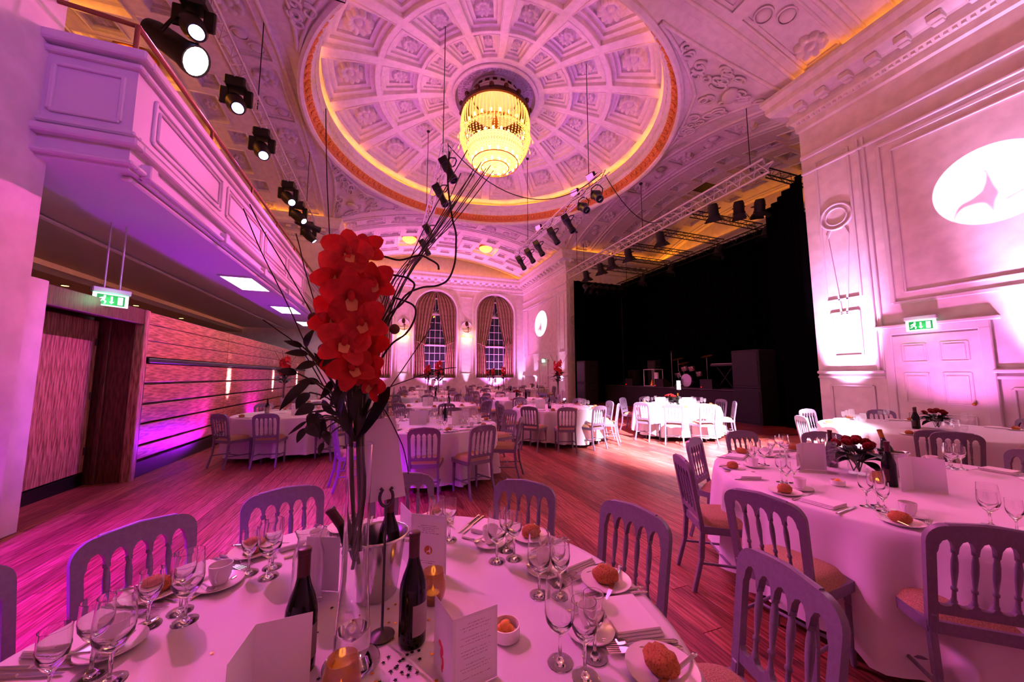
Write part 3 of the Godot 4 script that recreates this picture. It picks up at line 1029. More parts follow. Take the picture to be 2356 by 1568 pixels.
	for k in 22:
		var a := TAU * k / 22
		var c := Vector3(sin(a), 0, -cos(a)); var w := Vector3(cos(a), 0, sin(a))
		var sl := (Vector3.UP * 0.12 - c * 0.40).normalized()
		var pts := []
		for i in 19:
			var u := i / 18.0
			var th := u * TAU * 1.4
			var rr := 0.13 * (1.0 - u * 0.8)
			pts.append(c * 1.20 + Vector3(0, 12.03, 0) + w * cos(th) * rr + sl * sin(th) * rr)
		scr.tube(pts, 0.016, 4)
		hole.ball(c * 1.2 + Vector3(0, 12.035, 0) + w * 0.16, Vector3(0.03, 0.03, 0.03), 4, 6)
		hole.ball(c * 1.21 + Vector3(0, 12.03, 0) + w * 0.03, Vector3(0.025, 0.025, 0.025), 4, 6)
		hole.ball(c * 1.28 + Vector3(0, 12.01, 0) + w * 0.15, Vector3(0.02, 0.02, 0.02), 4, 6)
	o = part(root, "bead_ring", hole, M["relief"]); o.set_meta("kind", "stuff")
	o = part(root, "scrollwork", scr, M["relief"]); o.set_meta("kind", "stuff")
	build_pendentives(root)

func polar_outline(r0: float, r1: float, ha: float, inset: float, up: float) -> Array:
	var o := []
	var a := r0 + inset; var b := r1 - inset
	var rm := (r0 + r1) / 2
	for i in 4: o.append(dome_pt(a, -(ha - inset / rm) + 2 * (ha - inset / rm) * i / 3.0, up))
	for i in 4: o.append(dome_pt(b, (ha - inset / rm) - 2 * (ha - inset / rm) * i / 3.0, up))
	return o

# pendentive between two crossing arches; th = angle from the diagonal, u = 0 at the ring, 1 at the arches
func pend(corner: float, th: float, u: float, off := 0.0) -> Vector3:
	var a := corner + th
	var m := maxf(absf(sin(a)), absf(cos(a)))
	var ro := HALF / m
	var edge := HALF * sqrt(maxf(0.0, 1.0 / (m * m) - 1.0))
	var yo := APEX - VR + sqrt(VR * VR - edge * edge)
	var ri := 6.3
	var r := lerpf(ri, maxf(ro, ri), u)
	var y := lerpf(9.78, yo, u) - off
	return Vector3(r * sin(a), y, -r * cos(a))

func build_pendentives(root: Node3D) -> void:
	for k in 4:
		var corner := PI / 4 + PI / 2 * k
		var g := []
		for i in 25:
			var row := PackedVector3Array()
			for j in 7: row.append(pend(corner, -PI / 4 + PI / 2 * i / 24.0, j / 6.0))
			g.append(row)
		var b := MB.new()
		b.sheet(g, true)
		var pd := part(root, "pendentive", b, M["plaster"])
		# triangular frame and foliage relief
		var edge := []
		for i in 13: edge.append(pend(corner, lerpf(-0.42, 0.42, i / 12.0), 0.12, 0.02))
		for i in 13: edge.append(pend(corner, lerpf(0.42, 0.0, i / 12.0), lerpf(0.2, 0.93, i / 12.0), 0.02))
		for i in 13: edge.append(pend(corner, lerpf(0.0, -0.42, i / 12.0), lerpf(0.93, 0.2, i / 12.0), 0.02))
		edge.append(edge[0])
		var f := MB.new()
		f.tube(edge, 0.05, 6, false)
		part(pd, "panel_moulding", f, M["plaster"])
		var rl := MB.new()
		var rr := RandomNumberGenerator.new()
		rr.seed = 40 + k
		for i in 34:
			var th := rr.randf_range(-0.3, 0.3)
			var um := 0.9 - absf(th) / 0.42 * 0.72
			var u0 := rr.randf_range(0.18, maxf(um - 0.05, 0.2))
			var c := pend(corner, th, u0, 0.03)
			var t1 := (pend(corner, th + 0.01, u0, 0.03) - c).normalized()
			var t2 := (pend(corner, th, u0 + 0.02, 0.03) - c).normalized()
			var pts := []
			var rads := []
			var R0 := rr.randf_range(0.12, 0.24)
			var sg := 1.0 if rr.randf() > 0.5 else -1.0
			var ph := rr.randf_range(0, TAU)
			for q in 15:
				var uu := q / 14.0
				var an := ph + sg * uu * TAU * 1.1
				var ra := R0 * (1.0 - 0.75 * uu)
				pts.append(c + t1 * cos(an) * ra + t2 * sin(an) * ra + Vector3.DOWN * 0.02)
				rads.append(0.045 * (1.0 - 0.5 * uu))
			rl.tube(pts, rads, 5)
		rl.ball(pend(corner, 0, 0.45, 0.05), Vector3(0.3, 0.1, 0.22), 6, 10, Basis(Vector3.UP, -corner))
		var o := part(pd, "foliage_relief", rl, M["relief"])
		o.set_meta("kind", "stuff")

# ------------------------------------------------------------------ balcony and what lies under it
const BX := -2.52     # balcony front
const BZ0 := -4.47    # its near end
const BZ1 := -18.1
const BY0 := 3.57
const BY1 := 4.82

func build_balcony() -> void:
	var root := structroot("balcony", "white panelled balcony front along the left side")
	var b := MB.new()
	var zc := (BZ0 + BZ1) / 2; var L := BZ0 - BZ1
	b.box(Vector3(BX - 0.14, (BY0 + BY1) / 2, zc - 0.1), Vector3(0.28, BY1 - BY0, L - 0.2))
	b.box(Vector3(BX - 0.35, (BY0 + BY1) / 2, BZ0 - 0.1), Vector3(0.70, BY1 - BY0, 0.2))
	part(root, "parapet", b, M["ceiling_paint"])
	# mouldings along the top and bottom
	for q in [[BY1 - 0.05, 0.10, 0.10], [BY1 - 0.16, 0.06, 0.05], [BY0 + 0.36, 0.05, 0.05], [BY0 + 0.26, 0.08, 0.09], [BY0 + 0.05, 0.05, 0.06]]:
		b = MB.new()
		b.box(Vector3(BX + q[2] / 2 - 0.02, q[0], zc - 0.02), Vector3(q[2] + 0.04, q[1], L - 0.04), Basis(), 0.015)
		b.box(Vector3(BX - 0.35 + q[2] / 2, q[0], BZ0 + q[2] / 2 - 0.02), Vector3(0.70 + q[2], q[1], q[2] + 0.04), Basis(), 0.015)
		part(root, "rail_moulding", b, M["ceiling_paint"])
	var z := BZ0 - 0.2
	while z > BZ1 + 0.5:
		b = MB.new()
		frame_bars(b, Vector3(BX + 0.012, BY0 + 0.72, z - 0.95), Vector3(0, 0, 0.85), Vector3(0, 0.24, 0), 0.04)
		part(root, "panel_moulding", b, M["ceiling_paint"])
		b = MB.new()
		frame_bars(b, Vector3(BX + 0.012, BY0 + 0.72, z - 0.95), Vector3(0, 0, 0.77), Vector3(0, 0.17, 0), 0.02)
		part(root, "panel_moulding", b, M["ceiling_paint"])
		b = MB.new()
		b.box(Vector3(BX + 0.03, BY0 + 0.08, z - 0.04), Vector3(0.12, 0.16, 0.12), Basis(), 0.01)
		part(root, "bracket_block", b, M["ceiling_paint"])
		z -= 1.9
	b = MB.new()
	frame_bars(b, Vector3(BX - 0.36, BY0 + 0.72, BZ0 + 0.012), Vector3(0.26, 0, 0), Vector3(0, 0.24, 0), 0.04)
	part(root, "panel_moulding", b, M["ceiling_paint"])
	# floor of the balcony, whose underside is the soffit, and the dropped ceiling behind it
	b = MB.new()
	b.box(Vector3((BX - 6.2) / 2, BY0 + 0.112, zc), Vector3(3.1, 0.2, L - 0.1))
	b.box(Vector3(-4.3, BY0 - 0.03, zc), Vector3(0.12, 0.06, L - 0.3), Basis(), 0.02)
	b.box(Vector3(-2.62, BY0 - 0.03, zc), Vector3(0.10, 0.06, L - 0.3), Basis(), 0.02)
	part(root, "soffit", b, M["ceiling_paint"])
	b = MB.new()
	b.box(Vector3(-7.85, 3.42, zc), Vector3(3.9, 0.12, L))
	struct("ceiling_under_balcony", b, M["beige_ceiling"], "beige ceiling strip behind the balcony soffit")
	# handrail on posts: a thing bolted to the parapet, modelled as its part
	b = MB.new()
	b.tube([Vector3(BX - 1.4, BY1 + 0.42, BZ0 + 0.02), Vector3(BX - 0.08, BY1 + 0.36, BZ0 - 0.06), Vector3(BX - 0.08, BY1 + 0.36, BZ1)], 0.028, 8)
	var hr := part(root, "handrail", b, M["brass_rail"])
	for i in 9:
		b = MB.new()
		b.tube([Vector3(BX - 0.08, BY1 - 0.01, BZ0 - 0.06 - i * 1.7), Vector3(BX - 0.08, BY1 + 0.36, BZ0 - 0.06 - i * 1.7)], 0.022, 8)
		part(hr, "post", b, M["brass_rail"])
	# light panels in the soffit
	var at := [[-3.05, -9.4], [-3.05, -12.8], [-3.05, -16.0]]
	var nm := ["first white ceiling light panel under the balcony, the largest", "second white ceiling light panel under the balcony", "third white ceiling light panel under the balcony, farthest"]
	for i in 3:
		var t := thing("ceiling_light_panel", nm[i], "light panel", Vector3(at[i][0], BY0 - 0.004, at[i][1]), 0, "light panels under the balcony")
		b = MB.new()
		for s in [-1.0, 1.0]:
			b.box(Vector3(s * 0.30, 0, 0), Vector3(0.05, 0.03, 1.3), Basis(), 0.006); b.box(Vector3(0, 0, s * 0.65), Vector3(0.64, 0.03, 0.05), Basis(), 0.006)
		part(t, "frame", b, M["moulding"])
		b = MB.new()
		b.box(Vector3(0, 0, 0), Vector3(0.56, 0.016, 1.25))
		part(t, "light_diffuser", b, M["panel_white_glow"])
		var l := AreaLight3D.new()
		l.area_size = Vector2(0.54, 1.2); l.light_color = Color(0.95, 0.9, 1.0); l.light_energy = 0.22; l.shadow_enabled = true
		l.position = Vector3(0, -0.02, 0); l.rotation.x = -PI / 2
		t.add_child(l)
	# downlights in the beige ceiling
	for i in 5:
		var zz := -5.4 - i * 2.2
		var t := thing("downlight", "tiny round downlight in the beige ceiling strip, %s from the door" % ["first", "second", "third", "fourth", "fifth"][i], "downlight", Vector3(-6.3, 3.35, zz), 0, "downlights behind the balcony")
		b = MB.new(); b.lathe([Vector2(0.08, 0.01), Vector2(0.08, -0.012), Vector2(0.055, -0.012)], 16)
		part(t, "rim", b, M["chrome"])
		b = MB.new(); b.lathe([Vector2(0.055, -0.008), Vector2(0.0, -0.008)], 16)
		part(t, "light_lens", b, M["bulb_glow"])
		var l := SpotLight3D.new()
		l.spot_angle = 60; l.spot_angle_attenuation = 0.6; l.light_color = Color(1.0, 0.75, 0.45); l.light_energy = 0.9; l.light_size = 0.06; l.shadow_enabled = true; l.spot_range = 30
		l.position = Vector3(0, -0.03, 0); l.rotation.x = -PI / 2
		t.add_child(l)

func build_seating_wall() -> void:
	# low panelled front of the folded seating, with a door recess at its near end
	var xw := -3.42
	var zA := -6.78; var zB := -17.9
	var root := structroot("wall_partition", "pink-lit boarded front with dark horizontal gaps under the balcony")
	var back := MB.new()
	back.box(Vector3(xw - 0.22, 1.22, (zA + zB) / 2), Vector3(0.12, 2.44, zA - zB))
	part(root, "backing", back, M["panel_wood"])
	# boards: heights between the gaps
	var rows := [[0.27, 0.45], [0.485, 0.765], [0.80, 1.055], [1.095, 1.36], [1.40, 1.68], [1.78, 2.02], [2.03, 2.27], [2.28, 2.46]]
	for r in rows:
		var z := zA - 0.06
		while z > zB + 0.3:
			var z2 := maxf(z - 2.9, zB)
			var b := MB.new()
			b.box(Vector3(0, 0, 0), Vector3(0.07, r[1] - r[0], z - z2 - 0.008), Basis(), 0.006)
			part(root, "board", b, M["panel_wood"], T(Vector3(xw - 0.035, (r[0] + r[1]) / 2, (z + z2) / 2)))
			z = z2
	var bs := MB.new()
	bs.box(Vector3(xw - 0.05, 0.11, (zA + zB) / 2), Vector3(0.06, 0.22, zA - zB), Basis(), 0.005)
	part(root, "plinth", bs, M["black_plastic"])
	bs = MB.new()
	bs.box(Vector3(xw + 0.005, 1.73, (zA + zB) / 2 - 0.05), Vector3(0.05, 0.07, zA - zB - 0.1), Basis(), 0.01)
	bs.box(Vector3(xw + 0.0, 0.85, zA - 0.03), Vector3(0.05, 1.7, 0.05), Basis(), 0.008)
	part(root, "black_rail", bs, M["black_plastic"])
	bs = MB.new()
	bs.box(Vector3(xw - 0.02, 1.23, zA + 0.04), Vector3(0.12, 2.48, 0.10), Basis(), 0.008)
	part(root, "end_post", bs, M["door_wood"])
	# door recess between the pier and the boarded front
	var rc := structroot("wall_recess", "dark wood door recess at the left")
	bs = MB.new()
	bs.box(Vector3(-3.36, 1.235, -4.74), Vector3(0.12, 2.47, 0.42), Basis(), 0.008)
	part(rc, "near_jamb", bs, M["wall_paint"])
	bs = MB.new()
	bs.box(Vector3(-3.70, 1.235, -6.76), Vector3(0.56, 2.47, 0.06), Basis(), 0.006)
	bs.box(Vector3(-3.80, 1.15, -6.715), Vector3(0.06, 2.3, 0.04), Basis(), 0.008)
	part(rc, "far_reveal", bs, M["dark_wood"])
	bs = MB.new()
	bs.box(Vector3(-3.74, 2.39, -5.86), Vector3(0.5, 0.12, 1.74))
	bs.box(Vector3(-3.44, 2.36, -5.86), Vector3(0.08, 0.22, 1.84), Basis(), 0.006)
	part(rc, "head", bs, M["dark_wood"])
	bs = MB.new()
	bs.box(Vector3(-4.06, 1.2, -5.85), Vector3(0.1, 2.4, 1.84))
	part(rc, "recess_back", bs, M["dark_wood"])
	bs = MB.new()
	bs.box(Vector3(-3.94, 0.08, -5.85), Vector3(0.1, 0.16, 1.7), Basis(), 0.005)
	part(rc, "kick_plinth", bs, M["black_plastic"])
	var d := structroot("door_4", "plain wooden door leaf standing in the dark recess")
	d.position = Vector3(-3.90, 0.17, -6.66); d.rotation.y = 0.04
	bs = MB.new(); bs.box(Vector3(0, 1.06, 0.72), Vector3(0.05, 2.08, 1.44), Basis(), 0.006)
	part(d, "leaf", bs, M["door_wood"])
	bs = MB.new(); bs.box(Vector3(0.035, 0.98, 1.32), Vector3(0.02, 0.3, 0.05), Basis(), 0.006)
	part(d, "push_plate", bs, M["dark_steel"])
	for i in 3:
		bs = MB.new(); bs.box(Vector3(0.03, 0.3 + i * 0.75, 0.02), Vector3(0.02, 0.1, 0.04), Basis(), 0.003)
		part(d, "hinge", bs, M["dark_steel"])

# ------------------------------------------------------------------ windows and curtains
func build_windows() -> void:
	for i in 3:
		var wx: float = WINX[i]
		var lab: String = ["left", "middle", "right"][i]
		var root := structroot("window_%d" % (i + 1), "%s arched sash window, dark night outside" % lab)
		root.position = Vector3(wx, 0, FZ - 0.42)
		var hw := 1.12
		var fr := MB.new()
		for s in [-1.0, 1.0]: fr.box(Vector3(s * hw, 3.7, 0), Vector3(0.12, 4.6, 0.1), Basis(), 0.01)
		fr.box(Vector3(0, 1.45, 0), Vector3(2.5, 0.14, 0.16), Basis(), 0.01)
		fr.box(Vector3(0, 3.65, 0.02), Vector3(2.3, 0.12, 0.1), Basis(), 0.01)
		fr.box(Vector3(0, 5.9, 0.02), Vector3(2.3, 0.13, 0.1), Basis(), 0.01)
		var pts := []
		for p in arch_pts(0, hw, 5.95, 16): pts.append(Vector3(p.x, p.y, 0))
		fr.tube(pts, 0.06, 6)
		part(root, "sash_frame", fr, M["moulding"])
		for k in 5:
			var mu := MB.new()
			mu.box(Vector3((k - 2) * 0.37, 3.67, 0), Vector3(0.026, 4.4, 0.04), Basis(), 0.005)
			part(root, "glazing_bar", mu, M["moulding"])
		for y in [2.0, 2.55, 3.1, 4.2, 4.75, 5.3]:
			var mu := MB.new()
			mu.box(Vector3(0, y, 0), Vector3(2.2, 0.03, 0.035), Basis(), 0.005)
			part(root, "glazing_bar", mu, M["moulding"])
		var fan := MB.new()
		for k in 5:
			var a := PI * (k + 1) / 6.0
			fan.bar(Vector3(0, 5.95, 0), Vector3(cos(a) * hw, 5.95 + sin(a) * hw, 0), 0.03, 0.03)
		part(root, "fan_bars", fan, M["moulding"])
		# panes one by one
		var ys := [1.5, 2.0, 2.55, 3.1, 3.62, 4.2, 4.75, 5.3, 5.85]
		for r in 8:
			for k in 6:
				var p := MB.new()
				p.quad(Vector3(-0.17, -(ys[r + 1] - ys[r]) / 2 + 0.01, 0), Vector3(0.17, -(ys[r + 1] - ys[r]) / 2 + 0.01, 0), Vector3(0.17, (ys[r + 1] - ys[r]) / 2 - 0.01, 0), Vector3(-0.17, (ys[r + 1] - ys[r]) / 2 - 0.01, 0), Vector3(0, 0, 1))
				part(root, "pane", p, M["window_glass"], T(Vector3((k - 2.5) * 0.37, (ys[r] + ys[r + 1]) / 2, 0)))
		var ar := MB.new()
		var ap := arch_pts(0, hw - 0.03, 5.95, 16)
		for k in 16: ar.tri(Vector3(0, 5.95, 0), Vector3(ap[k].x, ap[k].y, 0), Vector3(ap[k + 1].x, ap[k + 1].y, 0), Vector3(0, 0, 1), Vector3(0, 0, 1), Vector3(0, 0, 1))
		part(root, "arch_pane", ar, M["window_glass"])
		var sill := MB.new()
		sill.box(Vector3(0, 1.32, 0.25), Vector3(WW * 2, 0.06, 0.5), Basis(), 0.012)
		part(root, "window_sill", sill, M["moulding"])
		for s in [-1.0, 1.0]:
			var t := thing("curtain", "%s swagged beige curtain of the %s arched window" % ["near-stage" if s > 0 else "vase-side", lab], "curtain", Vector3(wx, 0, FZ - 0.16), 0, "window curtains")
			var cb := MB.new()
			cb.sheet(curtain_grid(s, 0.0), s < 0)
			part(t, "drape", cb, M["curtain_fabric"])
			var tb := MB.new()
			tb.tube([Vector3(s * 0.62, 3.62, 0.1), Vector3(s * 0.95, 3.75, 0.16), Vector3(s * 1.34, 3.9, 0.02)], 0.035, 6)
			part(t, "tieback", tb, M["curtain_fabric"])

func curtain_grid(s: float, z: float) -> Array:
	# folds gathered at the crown of the arch, swept back to the tieback, then falling to the floor
	var g := []
	var cols := 72
	for i in 41:
		var v := i / 40.0
		var y := lerpf(7.5, 0.35, v)
		var outer := WW - 0.03
		if y > WSPR: outer = sqrt(maxf(0.0, pow(WW - 0.03, 2) - pow(y - WSPR, 2)))
		# inner edge: straight fall from the crown to the tieback at y = 3.7, then outwards less
		var inner := 0.0
		if y > 3.7: inner = lerpf(0.02, 0.72, pow(clampf((7.45 - y) / 3.75, 0, 1), 1.35))
		else: inner = lerpf(0.72, 0.62, clampf((3.7 - y) / 3.2, 0, 1)) + 0.08 * sin(clampf((3.7 - y) / 0.8, 0, 1) * PI)
		if y > 3.7: inner = minf(inner, outer)
		inner = minf(inner, outer - 0.005)
		var row := PackedVector3Array()
		for j in cols + 1:
			var u := j / float(cols)
			var x := lerpf(inner, outer, u)
			var amp := 0.055 * clampf((outer - inner) * 1.2, 0.1, 1.0)
			var fold := sin(u * 34.0 + v * 3.0 * (1.0 - u)) * amp + sin(u * 57.0 + 1.3) * amp * 0.35
			row.append(Vector3(s * x, y, z + fold))
		g.append(row)
	return g

# ------------------------------------------------------------------ lamps
func omni(parent: Node, p: Vector3, c: Color, e: float, size := 0.05) -> OmniLight3D:
	var l := OmniLight3D.new()
	l.position = p; l.light_color = c; l.light_energy = e; l.light_size = size
	l.omni_range = 40.0; l.omni_attenuation = 2.0; l.shadow_enabled = true
	parent.add_child(l)
	return l

func spot(parent: Node, xf: Transform3D, c: Color, e: float, angle: float, soft := 0.5, size := 0.05) -> SpotLight3D:
	var l := SpotLight3D.new()
	l.transform = xf; l.light_color = c; l.light_energy = e; l.light_size = size
	l.spot_angle = angle; l.spot_angle_attenuation = soft; l.spot_range = 40.0; l.spot_attenuation = 2.0; l.shadow_enabled = true
	parent.add_child(l)
	return l

func bowl_lamp(at: Vector3, label: String) -> void:
	var t := thing("ceiling_bowl_lamp", label, "ceiling lamp", at, 0, "amber ceiling bowls")
	var b := MB.new()
	b.lathe([Vector2(0.40, 0.02), Vector2(0.46, -0.02), Vector2(0.46, -0.12), Vector2(0.40, -0.14)], 32)
	part(t, "gilt_rim", b, M["brass"])
	b = MB.new()
	var prof := []
	for i in 9:
		var a := PI / 2 * i / 8.0
		prof.append(Vector2(0.42 * cos(a), -0.13 - 0.26 * sin(a)))
	b.lathe(prof, 32)
	part(t, "lamp_bowl", b, M["amber_bowl_glow"])
	b = MB.new()
	for i in 6:
		var a := PI / 2 * (i + 0.5) / 6.5
		var r := 0.43 * cos(a); var y := -0.13 - 0.27 * sin(a)
		var n := maxi(6, int(TAU * r / 0.09))
		for k in n:
			b.ball(Vector3(cos(TAU * k / n) * r, y, sin(TAU * k / n) * r), Vector3(0.026, 0.026, 0.026), 3, 5)
	var o := part(t, "crystal_beads", b, M["crystal"]); o.set_meta("kind", "stuff")
	omni(t, Vector3(0, -0.46, 0), Color(1.0, 0.58, 0.20), 0.5 * LK.bowl, 0.12)

func build_chandelier() -> void:
	var t := thing("chandelier", "huge glowing crystal chandelier hanging from the middle of the dome", "chandelier", Vector3(CX, 0, CZ))
	var b := MB.new()
	b.lathe([Vector2(0.0, 12.1), Vector2(0.86, 12.1), Vector2(0.9, 12.08), Vector2(0.9, 12.02), Vector2(0.88, 12.0), Vector2(0.88, 11.9), Vector2(0.93, 11.86), Vector2(0.93, 11.80), Vector2(0.90, 11.78), Vector2(0.96, 11.45)], 48)
	part(t, "drum", b, M["relief"])
	for k in 20:
		b = MB.new()
		b.box(Vector3(0, 11.94, 0.885), Vector3(0.15, 0.09, 0.03))
		part(t, "vent_slot", b, M["bronze"], Transform3D(Basis(Vector3.UP, TAU * k / 20), Vector3.ZERO))
		b = MB.new()
		b.box(Vector3(0, 11.72, 0.915), Vector3(0.03, 0.5, 0.02), Basis(), 0.005)
		part(t, "drum_rib", b, M["relief"], Transform3D(Basis(Vector3.UP, TAU * (k + 0.5) / 20), Vector3.ZERO))
	b = MB.new()
	b.lathe([Vector2(0.95, 11.47), Vector2(1.24, 11.40), Vector2(1.30, 11.30), Vector2(1.30, 11.18), Vector2(1.24, 11.16)], 56)
	for k in 16:
		var a := TAU * k / 16
		b.ball(Vector3(cos(a) * 1.29, 11.38, sin(a) * 1.29), Vector3(0.09, 0.09, 0.09), 5, 7)
	part(t, "crown_band", b, M["bronze"])
	# tiers of bulbs
	for q in [[1.12, 10.6, 22], [0.75, 10.2, 16], [0.42, 9.85, 10], [0.85, 9.40, 18], [0.5, 9.24, 12]]:
		b = MB.new()
		var pts := []
		for k in 49: pts.append(Vector3(cos(TAU * k / 48) * q[0], q[1] - 0.1, sin(TAU * k / 48) * q[0]))
		b.tube(pts, 0.02, 6, false)
		part(t, "tier_ring", b, M["brass"])
		for k in q[2]:
			var a: float = TAU * k / q[2]
			b = MB.new()
			b.ball(Vector3(0, 0, 0), Vector3(0.045, 0.075, 0.045), 6, 8)
			part(t, "bulb", b, M["bulb_glow"], T(Vector3(cos(a) * q[0], q[1], sin(a) * q[0])))
	# hanging strands: outer skirt from crown to the waist, bowl from the waist to the tip
	for k in 60:
		var a := TAU * k / 60
		b = MB.new()
		var c := Vector3(cos(a), 0, sin(a))
		for i in 19:
			var u := i / 18.0
			var r := 1.22 + 0.07 * sin(u * PI)
			b.ball(c * r + Vector3(0, lerpf(11.16, 10.25, u), 0), Vector3(0.027, 0.027, 0.027), 3, 5)
		part(t, "crystal_strand", b, M["crystal"]).set_meta("kind", "stuff")
		b = MB.new()
		for i in 22:
			var u := i / 21.0
			var r := 1.27 * cos(u * PI / 2 * 0.96)
			b.ball(c * r + Vector3(0, 10.25 - 1.05 * sin(u * PI / 2), 0), Vector3(0.027, 0.027, 0.027), 3, 5)
		part(t, "crystal_strand", b, M["crystal"]).set_meta("kind", "stuff")
	for q in [[1.30, 10.25, 0.035], [1.05, 9.62, 0.03], [0.62, 9.33, 0.03]]:
		b = MB.new()
		var n := int(TAU * q[0] / 0.09)
		for k in n: b.ball(Vector3(cos(TAU * k / n) * q[0], q[1], sin(TAU * k / n) * q[0]), Vector3(q[2], q[2] * 1.3, q[2]), 4, 6)
		part(t, "crystal_ring", b, M["crystal"])
	b = MB.new()
	for k in 14:
		var a := TAU * k / 14
		b.ball(Vector3(cos(a) * 1.4, 10.05, sin(a) * 1.4), Vector3(0.03, 0.07, 0.03), 4, 6)
		b.tube([Vector3(cos(a) * 1.4, 10.1, sin(a) * 1.4), Vector3(cos(a) * 1.28, 10.35, sin(a) * 1.28)], 0.008, 4)
	var o := part(t, "crystal_drops", b, M["crystal"])
	b = MB.new()
	b.lathe([Vector2(0.02, 11.4), Vector2(0.05, 11.2), Vector2(0.14, 10.9), Vector2(0.05, 10.5), Vector2(0.10, 9.7), Vector2(0.22, 9.5), Vector2(0.1, 9.25), Vector2(0.0, 9.14)], 16)
	part(t, "stem", b, M["brass"])
	b = MB.new()
	b.lathe([Vector2(1.02, 9.95), Vector2(0.97, 9.7), Vector2(0.78, 9.48), Vector2(0.5, 9.34), Vector2(0.2, 9.28), Vector2(0.0, 9.27)], 40)
	part(t, "lamp_basket", b, M["basket_glow"])
	omni(t, Vector3(0, 9.0, 0), Color(1.0, 0.66, 0.30), 9.0 * LK.chand, 0.5)
	omni(t, Vector3(0, 10.85, 0), Color(1.0, 0.66, 0.30), 3.0 * LK.chand, 0.3)

func build_sconces() -> void:
	var spots := [[(WINX[0] + WINX[1]) / 2, "twin-globe wall light between the left and middle windows"], [(WINX[1] + WINX[2]) / 2, "twin-globe wall light between the middle and right windows"]]
	for s in spots:
		var t := thing("wall_sconce", s[1], "wall light", Vector3(s[0], 4.3, FZ), 0, "wall lights on the window wall")
		var b := MB.new()
		b.ball(Vector3(0, 0.95, 0.06), Vector3(0.12, 0.2, 0.06), 6, 10)
		b.tube([Vector3(0, 1.0, 0.06), Vector3(0.02, 1.1, 0.25), Vector3(0.05, 0.9, 0.35), Vector3(0.05, 0.55, 0.35), Vector3(0.05, 0.25, 0.3)], 0.022, 6)
		b.lathe([Vector2(0.12, 0.62), Vector2(0.06, 0.68), Vector2(0.0, 0.7)], 12, T(Vector3(0.05, 0.0, 0.32)))
		part(t, "bracket", b, M["bronze"])
		b = MB.new()
		b.ball(Vector3(0, 0.02, 0.3), Vector3(0.13, 0.13, 0.13), 8, 12)
		b.ball(Vector3(0.02, -0.2, 0.3), Vector3(0.22, 0.13, 0.2), 8, 12)
		part(t, "lamp_globe", b, M["bulb_glow"])
		omni(t, Vector3(0, -0.1, 0.62), Color(1.0, 0.72, 0.5), 0.7 * LK.sconce, 0.15)

func exit_sign(at: Vector3, turn: float, label: String, hang := 0.12, sc := 1.0) -> void:
	var t := thing("exit_sign", label, "exit sign", at, turn)
	t.scale = Vector3.ONE * sc
	var b := MB.new()
	b.box(Vector3(0, 0.13, 0), Vector3(0.5, 0.09, 0.09), Basis(), 0.012)
	part(t, "housing", b, M["sign_case"])
	b = MB.new()
	b.box(Vector3(0, -0.03, 0), Vector3(0.46, 0.22, 0.012), Basis(), 0.003)
	part(t, "sign_panel", b, M["sign_white"])
	b = MB.new()
	b.box(Vector3(0.0, -0.03, 0), Vector3(0.36, 0.18, 0.018))
	part(t, "sign_field", b, M["sign_green"])
	if hang > 0.0:
		b = MB.new()
		for s in [-1.0, 1.0]: b.tube([Vector3(s * 0.1, 0.17, 0), Vector3(s * 0.1, 0.17 + hang, 0)], 0.012, 6)
		part(t, "hanger", b, M["sign_case"])
	# running figure, arrow pointing down, doorway
	b = MB.new()
	var z := 0.0105
	for fz in [z, -z - 0.004]:
		var xf := Transform3D(Basis(), Vector3(0, -0.03, fz))
		var circ := PackedVector2Array()
		for i in 10: circ.append(Vector2(-0.085 + 0.016 * cos(TAU * i / 10), 0.06 + 0.016 * sin(TAU * i / 10)))
		b.extrude(circ, 0.004, xf)
		b.extrude(PackedVector2Array([Vector2(-0.115, 0.04), Vector2(-0.07, 0.04), Vector2(-0.085, -0.01), Vector2(-0.06, -0.03), Vector2(-0.075, -0.075), Vector2(-0.09, -0.072), Vector2(-0.08, -0.035), Vector2(-0.11, -0.015), Vector2(-0.135, -0.05), Vector2(-0.165, -0.05), Vector2(-0.165, -0.036), Vector2(-0.143, -0.036), Vector2(-0.118, 0.0)]), 0.004, xf)
		b.extrude(PackedVector2Array([Vector2(-0.115, 0.04), Vector2(-0.15, 0.02), Vector2(-0.15, -0.01), Vector2(-0.138, -0.01), Vector2(-0.138, 0.012), Vector2(-0.112, 0.026)]), 0.004, xf)
		b.extrude(PackedVector2Array([Vector2(-0.008, 0.065), Vector2(0.016, 0.065), Vector2(0.016, -0.03), Vector2(0.036, -0.03), Vector2(0.004, -0.07), Vector2(-0.028, -0.03), Vector2(-0.008, -0.03)]), 0.004, xf)
		b.extrude(PackedVector2Array([Vector2(0.085, 0.07), Vector2(0.15, 0.07), Vector2(0.15, -0.07), Vector2(0.085, -0.07)]), 0.004, xf)
	part(t, "pictogram", b, M["sign_white"])
	omni(t, Vector3(0, -0.05, 0.14), Color(0.5, 1.0, 0.7), 0.03 * LK.sign, 0.08)

# ------------------------------------------------------------------ trusses, lanterns, stage
func truss_mesh(L: float, w := 0.28, r := 0.022) -> MB:
	# triangular lattice along z from 0 to -L
	var b := MB.new()
	var c := [Vector3(-w / 2, 0, 0), Vector3(w / 2, 0, 0), Vector3(0, -w * 0.87, 0)]
	for p in c: b.tube([p, p + Vector3(0, 0, -L)], r, 6)
	var n := int(L / 0.42)
	for i in n:
		var z0 := -L * i / n; var z1 := -L * (i + 0.5) / n; var z2 := -L * (i + 1) / n
		for q in [[0, 1], [1, 2], [2, 0]]:
			b.tube([c[q[0]] + Vector3(0, 0, z0), c[q[1]] + Vector3(0, 0, z1), c[q[0]] + Vector3(0, 0, z2)], r * 0.45, 4, false)
	return b

